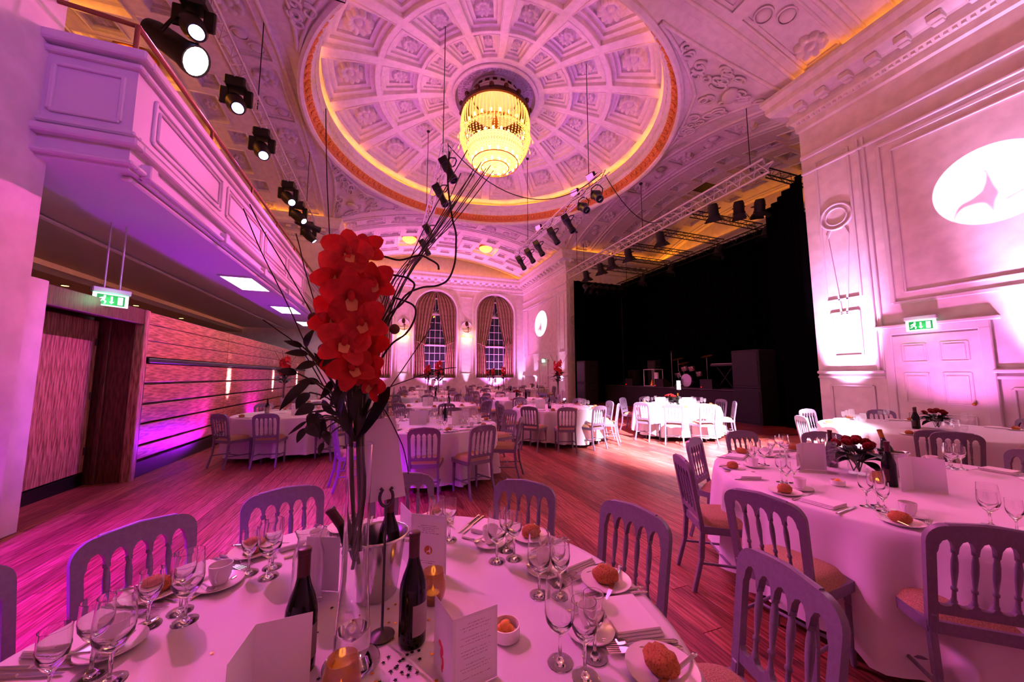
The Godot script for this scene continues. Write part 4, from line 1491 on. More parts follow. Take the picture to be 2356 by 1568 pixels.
func hanging(t: Node3D, p: Vector3, top: float) -> void:
	var b := MB.new()
	b.tube([p, Vector3(p.x, top, p.z)], 0.012, 5)
	b.ball(Vector3(p.x, top, p.z), Vector3(0.08, 0.05, 0.08), 4, 8)
	part(t, "suspension_wire", b, M["black_metal"])

var lantern_src := {}
func profile_lantern(at: Vector3, target: Vector3, label: String, group: String, c: Color, e: float, ang: float, soft := 0.6) -> void:
	# long black profile spot under a clamp; -z is the way it shines
	var t: Node3D
	var d := (target - at).normalized()
	var xf := aim(at, target)
	t = thing("profile_spotlight", label, "stage light", at, 0, group)
	t.basis = xf.basis
	var b := MB.new()
	var ry := Transform3D(Basis(Vector3.RIGHT, -PI / 2), Vector3.ZERO)
	if not lantern_src.has("profile"):
		b.lathe([Vector2(0.0, -0.22), Vector2(0.10, -0.22), Vector2(0.13, -0.16), Vector2(0.13, 0.10), Vector2(0.10, 0.14), Vector2(0.10, 0.36), Vector2(0.12, 0.37), Vector2(0.12, 0.48), Vector2(0.095, 0.48), Vector2(0.09, 0.44)], 16, ry)
		b.box(Vector3(0, 0, 0.12), Vector3(0.29, 0.24, 0.2), Basis(), 0.02)
		lantern_src["profile"] = b.mesh()
		b = MB.new()
		b.lathe([Vector2(0.09, 0.45), Vector2(0.06, 0.47), Vector2(0.0, 0.475)], 16, ry)
		lantern_src["profile_lens"] = b.mesh()
		b = MB.new()
		b.tube([Vector3(-0.16, 0, 0), Vector3(-0.17, 0.2, 0.02), Vector3(-0.05, 0.3, 0.03), Vector3(0.05, 0.3, 0.03), Vector3(0.17, 0.2, 0.02), Vector3(0.16, 0, 0)], 0.018, 5)
		lantern_src["yoke"] = b.mesh()
	part(t, "body", lantern_src["profile"], M["black_metal"])
	part(t, "light_lens", lantern_src["profile_lens"], M["lens_dark"])
	part(t, "yoke", lantern_src["yoke"], M["black_metal"])
	if e > 0.0: spot(t, Transform3D(Basis(), Vector3(0, 0, -0.5)), c, e, ang, soft, 0.08)

func moving_head(at: Vector3, target: Vector3, label: String, c: Color, e: float, ang: float) -> void:
	var t := thing("moving_head_light", label, "stage light", at, 0, "moving heads on the balcony truss")
	var b := MB.new()
	b.box(Vector3(0, -0.12, 0), Vector3(0.36, 0.2, 0.32), Basis(), 0.03)
	part(t, "base", b, M["black_plastic"])
	for s in [-1.0, 1.0]:
		b = MB.new()
		b.bar(Vector3(s * 0.2, -0.2, 0), Vector3(s * 0.2, -0.55, 0), 0.07, 0.16, Vector3.RIGHT, 0.02)
		part(t, "yoke_arm", b, M["black_plastic"])
	var h := Node3D.new()
	h.name = "head"; t.add_child(h)
	h.transform = aim(Vector3(0, -0.52, 0), target - at)
	b = MB.new()
	var ry := Transform3D(Basis(Vector3.RIGHT, -PI / 2), Vector3.ZERO)
	b.lathe([Vector2(0.0, -0.26), Vector2(0.12, -0.25), Vector2(0.17, -0.15), Vector2(0.17, 0.1), Vector2(0.13, 0.22), Vector2(0.12, 0.3), Vector2(0.095, 0.3)], 18, ry)
	part(h, "shell", b, M["black_plastic"])
	b = MB.new()
	b.lathe([Vector2(0.097, 0.29), Vector2(0.05, 0.31), Vector2(0.0, 0.315)], 18, ry)
	part(h, "light_lens", b, M["lens_blue_glow"])
	spot(h, Transform3D(Basis(), Vector3(0, 0, -0.34)), c, e, ang, 0.8, 0.08)

func fresnel(at: Vector3, target: Vector3, label: String) -> void:
	var t := thing("fresnel_spotlight", label, "stage light", at, 0, "lanterns on the stage rig")
	t.basis = aim(at, target).basis
	if not lantern_src.has("fresnel"):
		var ry := Transform3D(Basis(Vector3.RIGHT, -PI / 2), Vector3.ZERO)
		var b := MB.new()
		b.lathe([Vector2(0.0, -0.2), Vector2(0.12, -0.19), Vector2(0.15, -0.1), Vector2(0.15, 0.14), Vector2(0.17, 0.15), Vector2(0.17, 0.2), Vector2(0.14, 0.2)], 14, ry)
		lantern_src["fresnel"] = b.mesh()
		b = MB.new()
		for k in 4:
			var a := PI / 2 * k
			var u := Vector3(cos(a), sin(a), 0); var w := Vector3(-sin(a), cos(a), 0)
			b.quad(u * 0.16 - w * 0.14 + Vector3(0, 0, -0.2), u * 0.16 + w * 0.14 + Vector3(0, 0, -0.2), u * 0.26 + w * 0.2 + Vector3(0, 0, -0.36), u * 0.26 - w * 0.2 + Vector3(0, 0, -0.36), u)
		lantern_src["doors"] = b.mesh()
		b = MB.new()
		b.lathe([Vector2(0.14, 0.18), Vector2(0.07, 0.2), Vector2(0.0, 0.205)], 14, ry)
		lantern_src["fresnel_lens"] = b.mesh()
	part(t, "body", lantern_src["fresnel"], M["black_metal"])
	part(t, "barn_doors", lantern_src["doors"], M["black_metal"])
	part(t, "light_lens", lantern_src["fresnel_lens"], M["lens_dark"])
	if lantern_src.has("yoke"): part(t, "yoke", lantern_src["yoke"], M["black_metal"])

func build_rig() -> void:
	# two trusses under the dome
	var specs := [[1.32, 7.5, -8.75, 6.9, "light truss under the dome behind the flowers"], [5.9, 7.5, -8.4, 7.6, "light truss under the dome nearer the stage"]]
	for q in specs:
		var t := thing("lighting_truss", q[4], "truss", Vector3(q[0], q[1], q[2]))
		part(t, "lattice", truss_mesh(q[3]), M["truss_metal"])
		for zz in [-0.9, -q[3] + 1.5]:
			var top: float = 11.95 if zz > -3.0 else 11.6
			var b := MB.new()
			b.tube([Vector3(0, 0, zz), Vector3(0, top - q[1], zz)], 0.013, 5)
			b.ball(Vector3(0, top - q[1], zz), Vector3(0.07, 0.05, 0.07), 4, 8)
			part(t, "suspension_wire", b, M["black_metal"])
		var cb := MB.new()
		var pts := []
		for i in 25:
			var u := i / 24.0
			pts.append(Vector3(sin(u * 40.0) * 0.07, 0.04 - 0.12 * absf(sin(u * 14.0)), -u * q[3]))
		cb.tube(pts, 0.012, 5)
		part(t, "cable", cb, M["black_metal"])
	var pink := Color(1.0, 0.22, 0.55)
	var ord := ["first", "second", "third", "fourth", "fifth", "sixth", "seventh"]
	var za := [-8.9, -10.3, -13.3, -14.9]
	for q in [Vector3(5.75, 7.62, -10.0), Vector3(5.75, 7.62, -13.0)]: wall_flood(q, Vector3(-2.5, 4.2, q.z + 3.0), "added pink fill flood on the truss nearer the stage, aimed at the balcony, %s" % ("nearer" if q.z > -11.0 else "farther"), LC.wash, LK.balcony, 17.0)  # extra floods added to brighten the balcony front
	wall_flood(Vector3(5.75, 7.62, -9.0), Vector3(-3.9, 1.3, -6.1), "added violet fill flood on the truss nearer the stage, aimed under the balcony", LC.violet, LK.recess, 9.0)  # flood added to light the door recess from the hall
	for i in 4:
		profile_lantern(Vector3(1.32, 7.0, za[i]), Vector3(1.32, 7.0, za[i]) + Vector3(0.9, -2.0, 0.5), "%s black profile spotlight on the truss behind the flowers" % ord[i], "profiles on the dome trusses", LC.wash, LK.profile, 30.0)
	var zb := [-8.9, -9.7, -10.8, -12.0, -13.4, -14.4, -15.5]
	for i in 7:
		profile_lantern(Vector3(5.9, 7.0, zb[i]), Vector3(5.9, 7.0, zb[i]) + Vector3(0.9, -2.0, 0.6) if i > 1 else Vector3(3.4 + 0.6 * i, 0.7, -1.6), "%s black profile spotlight along the truss nearer the stage" % ord[i], "profiles on the dome trusses", LC.wash, LK.profile * (2.4 if i < 2 else 1.0), 30.0 if i > 1 else 15.0)
	# cable swags between the trusses
	for q in [[Vector3(1.35, 7.6, -8.9), Vector3(5.85, 7.5, -8.5), 1.15, "thin cable swagging between the two dome trusses"], [Vector3(5.95, 7.45, -8.5), Vector3(9.6, 7.3, -10.2), 0.55, "thin cable swagging from dome truss to stage truss"]]:
		var pts := []
		for i in 21:
			var u := i / 20.0
			pts.append((q[0] as Vector3).lerp(q[1], u) + Vector3.DOWN * q[2] * 4 * u * (1 - u))
		var b := MB.new()
		b.tube(pts, 0.013, 5)
		solo("hanging_cable", b, M["black_metal"], q[3], "cable")
	# truss over the balcony with six moving heads and a follow spot
	var t := thing("lighting_truss", "light truss along the balcony carrying six moving heads", "truss", Vector3(-3.0, 7.6, -5.2))
	part(t, "lattice", truss_mesh(10.4), M["truss_metal"])
	for zz in [-3.9, -9.2]: hanging(t, Vector3(0, 0, zz), 2.3)
	var zm := [-6.35, -8.0, -9.55, -12.0, -13.3, -15.0]
	var tm := [Vector3(0.5, 0.8, -1.6), Vector3(0.2, 0.8, -2.4), Vector3(-0.2, 0.8, -4.6), Vector3(1.6, 0.8, -6.5), Vector3(3.6, 0.8, -10), Vector3(3, 0.8, -16)]
	var cm := [LC.wash, LC.wash, LC.mover, LC.wash, LC.mover, LC.wash]
	var em := [1.55, 0.9, 0.9, 1.2, 1.2, 1.6]
	for i in 6:
		moving_head(Vector3(-3.0, 7.4, zm[i]), tm[i], "%s black moving head over the balcony, counted from the camera" % ord[i], cm[i], LK.mover * em[i], 24.0)
	var fs := thing("follow_spotlight", "big round white-hot spotlight above the balcony corner", "stage light", Vector3(-3.3, 6.62, -6.5))
	fs.basis = aim(fs.position, Vector3(6.3, 0.2, -5.3)).basis
	var ry := Transform3D(Basis(Vector3.RIGHT, -PI / 2), Vector3.ZERO)
	var b := MB.new()
	b.lathe([Vector2(0.0, -0.4), Vector2(0.14, -0.38), Vector2(0.18, -0.25), Vector2(0.20, 0.2), Vector2(0.24, 0.32), Vector2(0.24, 0.40), Vector2(0.215, 0.40)], 20, ry)
	part(fs, "body", b, M["black_metal"])
	b = MB.new(); b.lathe([Vector2(0.215, 0.38), Vector2(0.12, 0.42), Vector2(0.0, 0.43)], 20, ry)
	part(fs, "light_lens", b, M["lens_white_glow"])
	b = MB.new()
	b.tube([Vector3(-0.24, 0, 0), Vector3(-0.26, 0.3, 0), Vector3(0, 0.5, 0), Vector3(0.26, 0.3, 0), Vector3(0.24, 0, 0)], 0.025, 6)
	b.tube([Vector3(0, 0.5, 0), Vector3(0.02, 0.75, 0.15)], 0.025, 6)
	part(fs, "yoke", b, M["black_metal"])
	spot(fs, Transform3D(Basis(), Vector3(0, 0, -0.45)), Color(1.0, 0.86, 0.97), LK.follow * 0.04, 9.0, 0.5, 0.06)
	wall_flood(Vector3(4.2, 7.7, 0.7), Vector3(6.0, 0.3, -5.6), "white spotlight on the near vault behind the camera", Color(1.0, 0.86, 0.97), LK.follow, 14.0)
	# stage rig
	t = thing("stage_truss", "long box truss in front of the stage drapes", "truss", Vector3(9.55, 7.3, -6.2))
	part(t, "lattice", truss_mesh(11.2, 0.38, 0.032), M["truss_metal"])
	for zz in [-0.5, -5.0, -10.2]: hanging(t, Vector3(0, 0, zz), 2.0)
	t = thing("stage_truss", "dark truss along the top of the stage drape", "truss", Vector3(13.1, 7.02, -6.6))
	part(t, "lattice", truss_mesh(11.0, 0.3), M["black_metal"])
	var zc := [-6.4, -9.0, -10.6, -12.2, -13.6, -15.2]
	for i in 6:
		t = thing("cross_truss", "%s thin dark truss crossing above the stage, from near to far" % ord[i], "truss", Vector3(9.7, 7.15, zc[i]), -PI / 2, "cross trusses over the stage")
		part(t, "lattice", truss_mesh(3.4, 0.24, 0.018), M["black_metal"])
	var fp := [[9.6, -8.0], [10.2, -7.6], [10.7, -7.3], [9.6, -10.3], [9.6, -12.2], [9.6, -13.4], [9.6, -14.3], [9.6, -15.6], [12.9, -8.6], [12.9, -10.6], [12.9, -13.2], [12.9, -15.2]]
	for i in fp.size():
		fresnel(Vector3(fp[i][0], 6.72, fp[i][1]), Vector3(11.5, 1.0, fp[i][1] - 1.0), "black fresnel lantern on the %s, %s from the near end" % ["front stage truss" if i < 8 else "drape-top truss", ["first", "second", "third", "fourth", "fifth", "sixth", "seventh", "eighth", "first", "second", "third", "fourth"][i]])
	for i in 6:
		fresnel(Vector3(10.2 + i * 0.45, 6.35, -16.6), Vector3(11.5, 1, -12), "dark lantern in the row over the far stage wing, %s from the pier" % ord[i])
	t = thing("lamp_bar", "black pipe holding the row of lanterns in the far stage wing", "pipe", Vector3(9.9, 6.62, -16.6))
	b = MB.new(); b.tube([Vector3(0, 0, 0), Vector3(3.2, 0, 0)], 0.03, 6)
	part(t, "pipe", b, M["black_metal"])
	for x in [0.2, 3.0]:
		b = MB.new(); b.tube([Vector3(x, 0, 0), Vector3(x, 2.2, 0)], 0.012, 5)
		part(t, "suspension_wire", b, M["black_metal"])

func drape(called: String, a: Vector3, c: Vector3, h0: float, h1: float, label: String) -> void:
	var n := int(a.distance_to(c) / 0.045)
	var d := (c - a).normalized()
	var nn := d.cross(Vector3.UP)
	var g := []
	for i in 3:
		var row := PackedVector3Array()
		for j in n + 1:
			var u := j / float(n)
			var y := lerpf(0.02, lerpf(h0, h1, u), i / 2.0)
			row.append(a.lerp(c, u) + Vector3.UP * y + nn * (0.06 * sin(j * 0.75) + 0.03 * sin(j * 0.31)))
		g.append(row)
	var b := MB.new()
	b.sheet(g)
	solo(called, b, M["black_drape"], label, "drape", Transform3D(), "black stage drapes")

func cabinet(called: String, label: String, cat: String, at: Vector3, turn: float, s: Vector3, grille: bool, group := "") -> Node3D:
	var t := thing(called, label, cat, at, turn, group)
	var b := MB.new(); b.box(Vector3(0, s.y / 2, 0), s, Basis(), 0.02)
	part(t, "body", b, M["stage_black"])
	b = MB.new(); b.box(Vector3(0, s.y / 2, s.z / 2 + 0.005), Vector3(s.x * 0.9, s.y * 0.86, 0.02), Basis(), 0.005)
	part(t, "grille", b, M["black_plastic"])
	for k in 2:
		b = MB.new(); b.box(Vector3((k - 0.5) * s.x * 1.0, s.y * 0.75, 0), Vector3(0.02, 0.05, 0.18), Basis(), 0.005)
		part(t, "handle", b, M["dark_steel"])
	return t

func build_stage() -> void:
	var t := thing("stage", "low black stage platform with a pale front edge", "stage", Vector3(0, 0, 0))
	var b := MB.new(); b.box(Vector3(12.9, 0.5, -11.8), Vector3(3.0, 1.0, 10.0), Basis(), 0.01)
	part(t, "platform", b, M["stage_black"])
	b = MB.new(); b.box(Vector3(11.39, 0.985, -11.8), Vector3(0.03, 0.03, 10.0), Basis(), 0.004)
	part(t, "edge_strip", b, M["stage_edge"])
	drape("stage_drape", Vector3(13.2, 0, -6.2), Vector3(13.2, 0, -17.6), 7.0, 7.0, "wide black backdrop behind the stage")
	drape("stage_drape", Vector3(13.2, 0, -17.55), Vector3(9.95, 0, -17.55), 6.95, 6.95, "black side drape by the far pier")
	drape("stage_drape", Vector3(11.3, 0, -7.5), Vector3(10.05, 0, -5.75), 6.75, 6.75, "tall black side drape by the near pier")
	# loudspeakers
	for q in [[Vector3(10.95, 0, -8.0), "near", "beside the near side drape"], [Vector3(10.35, 0, -16.9), "far", "beside the far side drape"]]:
		cabinet("loudspeaker", "black bass loudspeaker at the bottom of the %s stack %s" % [q[1], q[2]], "loudspeaker", q[0], -PI / 2, Vector3(0.9, 1.1, 0.8), true, "stage loudspeakers")
		cabinet("loudspeaker", "black top loudspeaker on the %s stack %s" % [q[1], q[2]], "loudspeaker", q[0] + Vector3(0, 1.1, 0), -PI / 2, Vector3(0.9, 1.2, 0.8), true, "stage loudspeakers")
	# backline
	cabinet("amplifier", "small black amplifier standing on the stage at left", "amplifier", Vector3(12.4, 1.0, -15.6), -PI / 2, Vector3(0.6, 0.8, 0.35), true, "amplifiers on stage")
	cabinet("amplifier", "tall amplifier behind the flight case on stage", "amplifier", Vector3(12.5, 1.0, -14.2), -PI / 2, Vector3(0.55, 1.25, 0.35), true, "amplifiers on stage")
	cabinet("amplifier", "black amplifier at the stage end nearest the camera", "amplifier", Vector3(12.4, 1.0, -9.3), -PI / 2, Vector3(0.62, 0.95, 0.35), true, "amplifiers on stage")
	var fc := thing("flight_case", "open metal-edged case with pink cloth on the stage", "flight case", Vector3(11.9, 1.0, -13.6), -PI / 2)
	b = MB.new()
	for sx in [-1.0, 1.0]:
		for sz in [-1.0, 1.0]: b.box(Vector3(sx * 0.34, 0.4, sz * 0.25), Vector3(0.03, 0.8, 0.03), Basis(), 0.004)
		for y in [0.02, 0.79]: b.box(Vector3(sx * 0.34, y, 0), Vector3(0.03, 0.03, 0.5), Basis(), 0.004)
	for sz in [-1.0, 1.0]:
		for y in [0.02, 0.79]: b.box(Vector3(0, y, sz * 0.25), Vector3(0.7, 0.03, 0.03), Basis(), 0.004)
	part(fc, "frame", b, M["truss_metal"])
	b = MB.new(); b.box(Vector3(0.2, 0.35, 0.0), Vector3(0.26, 0.6, 0.1), Basis(), 0.03)
	part(fc, "cloth", b, M["napkin_linen"])
	b = MB.new(); b.lathe([Vector2(0.0, 0.04), Vector2(0.12, 0.04), Vector2(0.03, 0.3), Vector2(0.0, 0.31)], 12, T(Vector3(-0.08, 0, 0)))
	part(fc, "horn", b, M["brass"])
	# drum kit
	var dk := thing("drum_kit", "drum kit with cymbals in the shadow of the stage", "drum kit", Vector3(12.4, 1.0, -11.9), -PI / 2)
	var rx := Transform3D(Basis(Vector3.RIGHT, PI / 2), Vector3(0, 0.3, -0.2))
	b = MB.new(); b.lathe([Vector2(0.0, 0.45), Vector2(0.28, 0.45), Vector2(0.29, 0.43), Vector2(0.29, 0.02), Vector2(0.28, 0.0), Vector2(0.0, 0.0)], 24, rx)
	part(dk, "bass_drum", b, M["chrome"])
	for q in [[-0.2, 0.72], [0.2, 0.72], [-0.55, 0.45], [0.6, 0.5]]:
		b = MB.new(); b.lathe([Vector2(0.0, 0.22), Vector2(0.16, 0.22), Vector2(0.165, 0.2), Vector2(0.165, 0.02), Vector2(0.0, 0.0)], 18, Transform3D(Basis(Vector3.RIGHT, 0.35), Vector3(q[0], q[1], 0.05)))
		part(dk, "tom", b, M["chrome"])
	for q in [[-0.75, 1.25], [0.78, 1.3], [-0.45, 1.05]]:
		b = MB.new(); b.lathe([Vector2(0.0, 0.05), Vector2(0.05, 0.03), Vector2(0.23, 0.0)], 20, Transform3D(Basis(Vector3.RIGHT, 0.3), Vector3(q[0], q[1], -0.1)))
		part(dk, "cymbal", b, M["brass"])
		b = MB.new(); b.tube([Vector3(q[0], 0, -0.1), Vector3(q[0], q[1], -0.1)], 0.012, 6)
		for k in 3: b.tube([Vector3(q[0], 0.3, -0.1), Vector3(q[0] + 0.2 * cos(TAU * k / 3), 0.0, -0.1 + 0.2 * sin(TAU * k / 3))], 0.01, 5)
		part(dk, "cymbal_stand", b, M["chrome"])
	for i in 3:
		var z: float = [-15.0, -12.9, -10.4][i]
		var mt := thing("monitor_wedge", "black wedge monitor on the stage lip, %s" % ["by the far amplifier", "before the flight case", "nearest the camera"][i], "loudspeaker", Vector3(11.8, 1.0, z), PI / 2, "stage wedges")
		b = MB.new(); b.extrude(PackedVector2Array([Vector2(-0.22, 0), Vector2(0.22, 0), Vector2(0.22, 0.15), Vector2(-0.05, 0.36), Vector2(-0.22, 0.36)]), 0.55, Transform3D(Basis(Vector3.UP, -PI / 2), Vector3(0.275, 0, 0)))
		part(mt, "body", b, M["stage_black"])
		b = MB.new(); b.ball(Vector3(0.2, 0.06, -0.24), Vector3(0.018, 0.018, 0.018), 4, 6)
		part(mt, "led_light", b, M["led_red_glow"])
	var ms := thing("microphone_stand", "slim microphone stand with white sheet by the stage lip", "stand", Vector3(11.6, 1.0, -12.1))
	b = MB.new(); b.tube([Vector3(0, 0, 0), Vector3(0, 1.5, 0)], 0.012, 6); b.lathe([Vector2(0.14, 0.0), Vector2(0.14, 0.02), Vector2(0.02, 0.03)], 14)
	part(ms, "pole", b, M["chrome"])
	b = MB.new(); b.ball(Vector3(0.0, 1.52, 0), Vector3(0.025, 0.05, 0.025), 6, 8)
	part(ms, "microphone", b, M["black_plastic"])
	var kb := thing("keyboard", "small keyboard on a stand at the camera end of the stage", "keyboard", Vector3(12.0, 1.0, -9.9), -PI / 2)
	b = MB.new(); b.box(Vector3(0, 0.9, 0), Vector3(1.0, 0.09, 0.3), Basis(), 0.015)
	part(kb, "body", b, M["dark_steel"])
	b = MB.new(); b.box(Vector3(0, 0.95, 0.07), Vector3(0.92, 0.015, 0.13), Basis(), 0.004)
	part(kb, "keys", b, M["china"])
	b = MB.new()
	for s in [-1.0, 1.0]: b.bar(Vector3(-0.35 * s, 0, 0), Vector3(0.35 * s, 0.86, 0), 0.03, 0.03)
	part(kb, "cross_stand", b, M["black_metal"])

func uplighter(at: Vector3, target: Vector3, label: String, c: Color, e: float, ang: float, soft := 0.9) -> void:
	var t := thing("floor_uplighter", label, "uplight", at, 0, "uplighters along the walls")
	t.scale = Vector3.ONE
	var h := Node3D.new()
	h.name = "head"; t.add_child(h)
	h.transform = aim(Vector3(0, 0.16, 0), target - at)
	var ry := Transform3D(Basis(Vector3.RIGHT, -PI / 2), Vector3.ZERO)
	var b := MB.new()
	b.lathe([Vector2(0.0, -0.08), Vector2(0.08, -0.08), Vector2(0.095, -0.05), Vector2(0.095, 0.08), Vector2(0.085, 0.08)], 16, ry)
	part(h, "shell", b, M["black_metal"])
	b = MB.new(); b.lathe([Vector2(0.085, 0.07), Vector2(0.0, 0.075)], 16, ry)
	part(h, "light_lens", b, M["led_pink_glow"])
	b = MB.new()
	b.box(Vector3(0, 0.015, 0), Vector3(0.2, 0.03, 0.2), Basis(), 0.006)
	for s in [-1.0, 1.0]: b.box(Vector3(s * 0.11, 0.09, 0), Vector3(0.012, 0.18, 0.04), Basis(), 0.003)
	part(t, "floor_bracket", b, M["black_metal"])
	spot(h, Transform3D(Basis(), Vector3(0, 0, -0.1)), c, e, ang, soft, 0.07)

# ------------------------------------------------------------------ chairs
var chair_parts := {}
const BACK_TILT := 0.16
const SEAT_Y := 0.44

func chair_shapes() -> void:
	# local frame: the sitter faces -z, the back stands at +z
	var hw := 0.195
	# back frame: one outline with rounded shoulders and five scallops, in the plane of the back (x, h above the seat)
	var H := 0.445
	var o := PackedVector2Array()
	o.append(Vector2(-hw + 0.012, -0.02))
	var r := 0.075
	for i in 7:
		var a := PI - PI / 2 * i / 6.0
		o.append(Vector2(-hw + r + r * cos(a), H - r + r * sin(a) - 0.006))
	for i in 7:
		var u := (i + 1) / 8.0
		o.append(Vector2(lerpf(-hw + r, hw - r, u), H - 0.006 + 0.012 * sin(u * PI)))
	for i in 7:
		var a := PI / 2 - PI / 2 * i / 6.0
		o.append(Vector2(hw - r + r * cos(a), H - r + r * sin(a) - 0.006))
	o.append(Vector2(hw - 0.012, -0.02))
	o.append(Vector2(hw - 0.046, -0.02))
	# inner edge back to the left, five arches
	var x1 := hw - 0.036; var n := 5
	o.append(Vector2(x1, H - 0.13))
	var step := 2 * x1 / n
	for k in n:
		var xa := x1 - k * step
		for i in 7:
			var a := PI * i / 6.0
			o.append(Vector2(xa - step / 2 + (step / 2 - 0.005) * cos(a), H - 0.118 + 0.052 * sin(a)))
		if k < n - 1: o.append(Vector2(xa - step, H - 0.134))
	o.append(Vector2(-x1, H - 0.13))
	o.append(Vector2(-hw + 0.046, -0.02))
	var xf := Transform3D(Basis(Vector3.RIGHT, BACK_TILT), Vector3(0, SEAT_Y, 0.185))
	var b := MB.new()
	b.extrude(o, 0.026, xf, true)
	# rounded front bead on the rail so the edge catches light
	b.tube([xf * Vector3(-hw + r, H - 0.012, 0.013), xf * Vector3(0, H + 0.0, 0.013), xf * Vector3(hw - r, H - 0.012, 0.013)], 0.014, 6)
	chair_parts["back_frame"] = b.mesh()
	b = MB.new()
	var lo := PackedVector2Array([Vector2(-hw + 0.03, 0.045), Vector2(hw - 0.03, 0.045)])
	lo.append(Vector2(hw - 0.03, 0.085))
	for k in n:
		var xa := x1 - k * step
		for i in 5:
			var a := PI * i / 4.0
			lo.append(Vector2(xa - step / 2 + (step / 2 - 0.008) * cos(a), 0.10 - 0.018 * sin(a)))
	lo.append(Vector2(-hw + 0.03, 0.085))
	b.extrude(lo, 0.022, xf * T(Vector3(0, 0, 0.002)), true)
	chair_parts["lower_rail"] = b.mesh()
	for k in 4:
		b = MB.new()
		var x := x1 - (k + 1) * step
		var pr := []
		for q in [[0.0, 0.011], [0.02, 0.011], [0.025, 0.008], [0.06, 0.007], [0.065, 0.011], [0.075, 0.011], [0.08, 0.007], [0.15, 0.012], [0.19, 0.012], [0.225, 0.008], [0.228, 0.012], [0.24, 0.012]]:
			pr.append(Vector2(q[1], 0.09 + q[0] * 1.0))
		b.lathe(pr, 8, xf * T(Vector3(x, 0, 0.013)))
		chair_parts["spindle%d" % k] = b.mesh()
	# seat frame, cushion
	var so := PackedVector2Array()
	for p in [Vector2(-0.185, 0.20), Vector2(0.185, 0.20), Vector2(0.215, -0.14)]: so.append(p)
	for i in 5:
		var a := -PI / 2 * i / 4.0
		so.append(Vector2(0.155 + 0.06 * cos(a), -0.15 + 0.06 * sin(a)))
	for i in 5:
		var a := -PI / 2 - PI / 2 * i / 4.0
		so.append(Vector2(-0.155 + 0.06 * cos(a), -0.15 + 0.06 * sin(a)))
	so.append(Vector2(-0.215, -0.14))
	b = MB.new()
	b.extrude(so, 0.05, Transform3D(Basis(Vector3.RIGHT, PI / 2), Vector3(0, SEAT_Y, 0)), true)
	chair_parts["seat_frame"] = b.mesh()
	b = MB.new()
	var g := []
	for i in 8:
		var u := i / 7.0
		var row := PackedVector3Array()
		for j in 29:
			var a := TAU * j / 28.0
			var sx := signf(cos(a)) * pow(absf(cos(a)), 0.45) * 0.2
			var sz := signf(sin(a)) * pow(absf(sin(a)), 0.45) * 0.185
			var y := SEAT_Y + 0.055 * pow(1.0 - pow(u, 5.0), 0.55)
			var k := 1.0 - 0.07 * maxf(0.0, sz / 0.185)
			row.append(Vector3(sx * u * k, y, sz * u + 0.0))
		g.append(row)
	b.sheet(g, true, true)
	chair_parts["seat_pad"] = b.mesh()
	# legs
	for s in [-1.0, 1.0]:
		b = MB.new()
		b.lathe([Vector2(0.012, 0.0), Vector2(0.015, 0.02), Vector2(0.019, 0.3), Vector2(0.015, 0.31), Vector2(0.021, 0.32), Vector2(0.021, 0.395)], 8, Transform3D(Basis(), Vector3(s * 0.175, 0, -0.165)))
		chair_parts["front_leg%d" % int(s)] = b.mesh()
		b = MB.new()
		var pts := [xf * Vector3(s * (hw - 0.029), 0.04, 0.013), Vector3(s * 0.168, 0.40, 0.194), Vector3(s * 0.172, 0.22, 0.21), Vector3(s * 0.18, 0.0, 0.27)]
		for i in 3: b.bar(pts[i], pts[i + 1], 0.034 if i < 2 else 0.028, 0.026, Vector3.RIGHT, 0.004)
		chair_parts["rear_leg%d" % int(s)] = b.mesh()
		b = MB.new()
		b.tube([Vector3(s * 0.176, 0.17, -0.165), Vector3(s * 0.175, 0.19, 0.215)], 0.009, 6)
		chair_parts["stretcher%d" % int(s)] = b.mesh()
	b = MB.new()
	b.tube([Vector3(-0.175, 0.18, 0.02), Vector3(0.175, 0.18, 0.02)], 0.009, 6)
	chair_parts["stretcher0"] = b.mesh()

var chair0: Node3D = null
var chair_far: Node3D = null
func make_chair(label: String, at: Vector3, turn: float, group: String) -> Node3D:
	if chair0 == null:
		chair_shapes()
		var t := thing("banquet_chair", label, "chair", at, turn, group)
		part(t, "back_frame", chair_parts["back_frame"], M["chair_paint"])
		part(t, "lower_rail", chair_parts["lower_rail"], M["chair_paint"])
		for k in 4: part(t, "spindle", chair_parts["spindle%d" % k], M["chair_paint"])
		part(t, "seat_frame", chair_parts["seat_frame"], M["chair_paint"])
		part(t, "seat_pad", chair_parts["seat_pad"], M["seat_fabric"])
		for s in [-1, 1]:
			part(t, "leg", chair_parts["front_leg%d" % s], M["chair_paint"])
			part(t, "leg", chair_parts["rear_leg%d" % s], M["chair_paint"])
			part(t, "stretcher", chair_parts["stretcher%d" % s], M["chair_paint"])
		part(t, "stretcher", chair_parts["stretcher0"], M["chair_paint"])
		chair0 = t
		return t
	return copy(chair0, T(at, turn), label, group)

# distant chairs: frame as one part, pad as another
func make_far_chair(label: String, at: Vector3, turn: float, group: String) -> Node3D:
	if chair_far == null:
		var st := SurfaceTool.new()
		st.begin(Mesh.PRIMITIVE_TRIANGLES)
		for k in chair_parts:
			if k != "seat_pad": st.append_from(chair_parts[k], 0, Transform3D())
		var t := thing("banquet_chair", label, "chair", at, turn, group)
		part(t, "frame", st.commit(), M["chair_paint"])
		part(t, "seat_pad", chair_parts["seat_pad"], M["seat_fabric"])
		chair_far = t
		return t
	return copy(chair_far, T(at, turn), label, group)

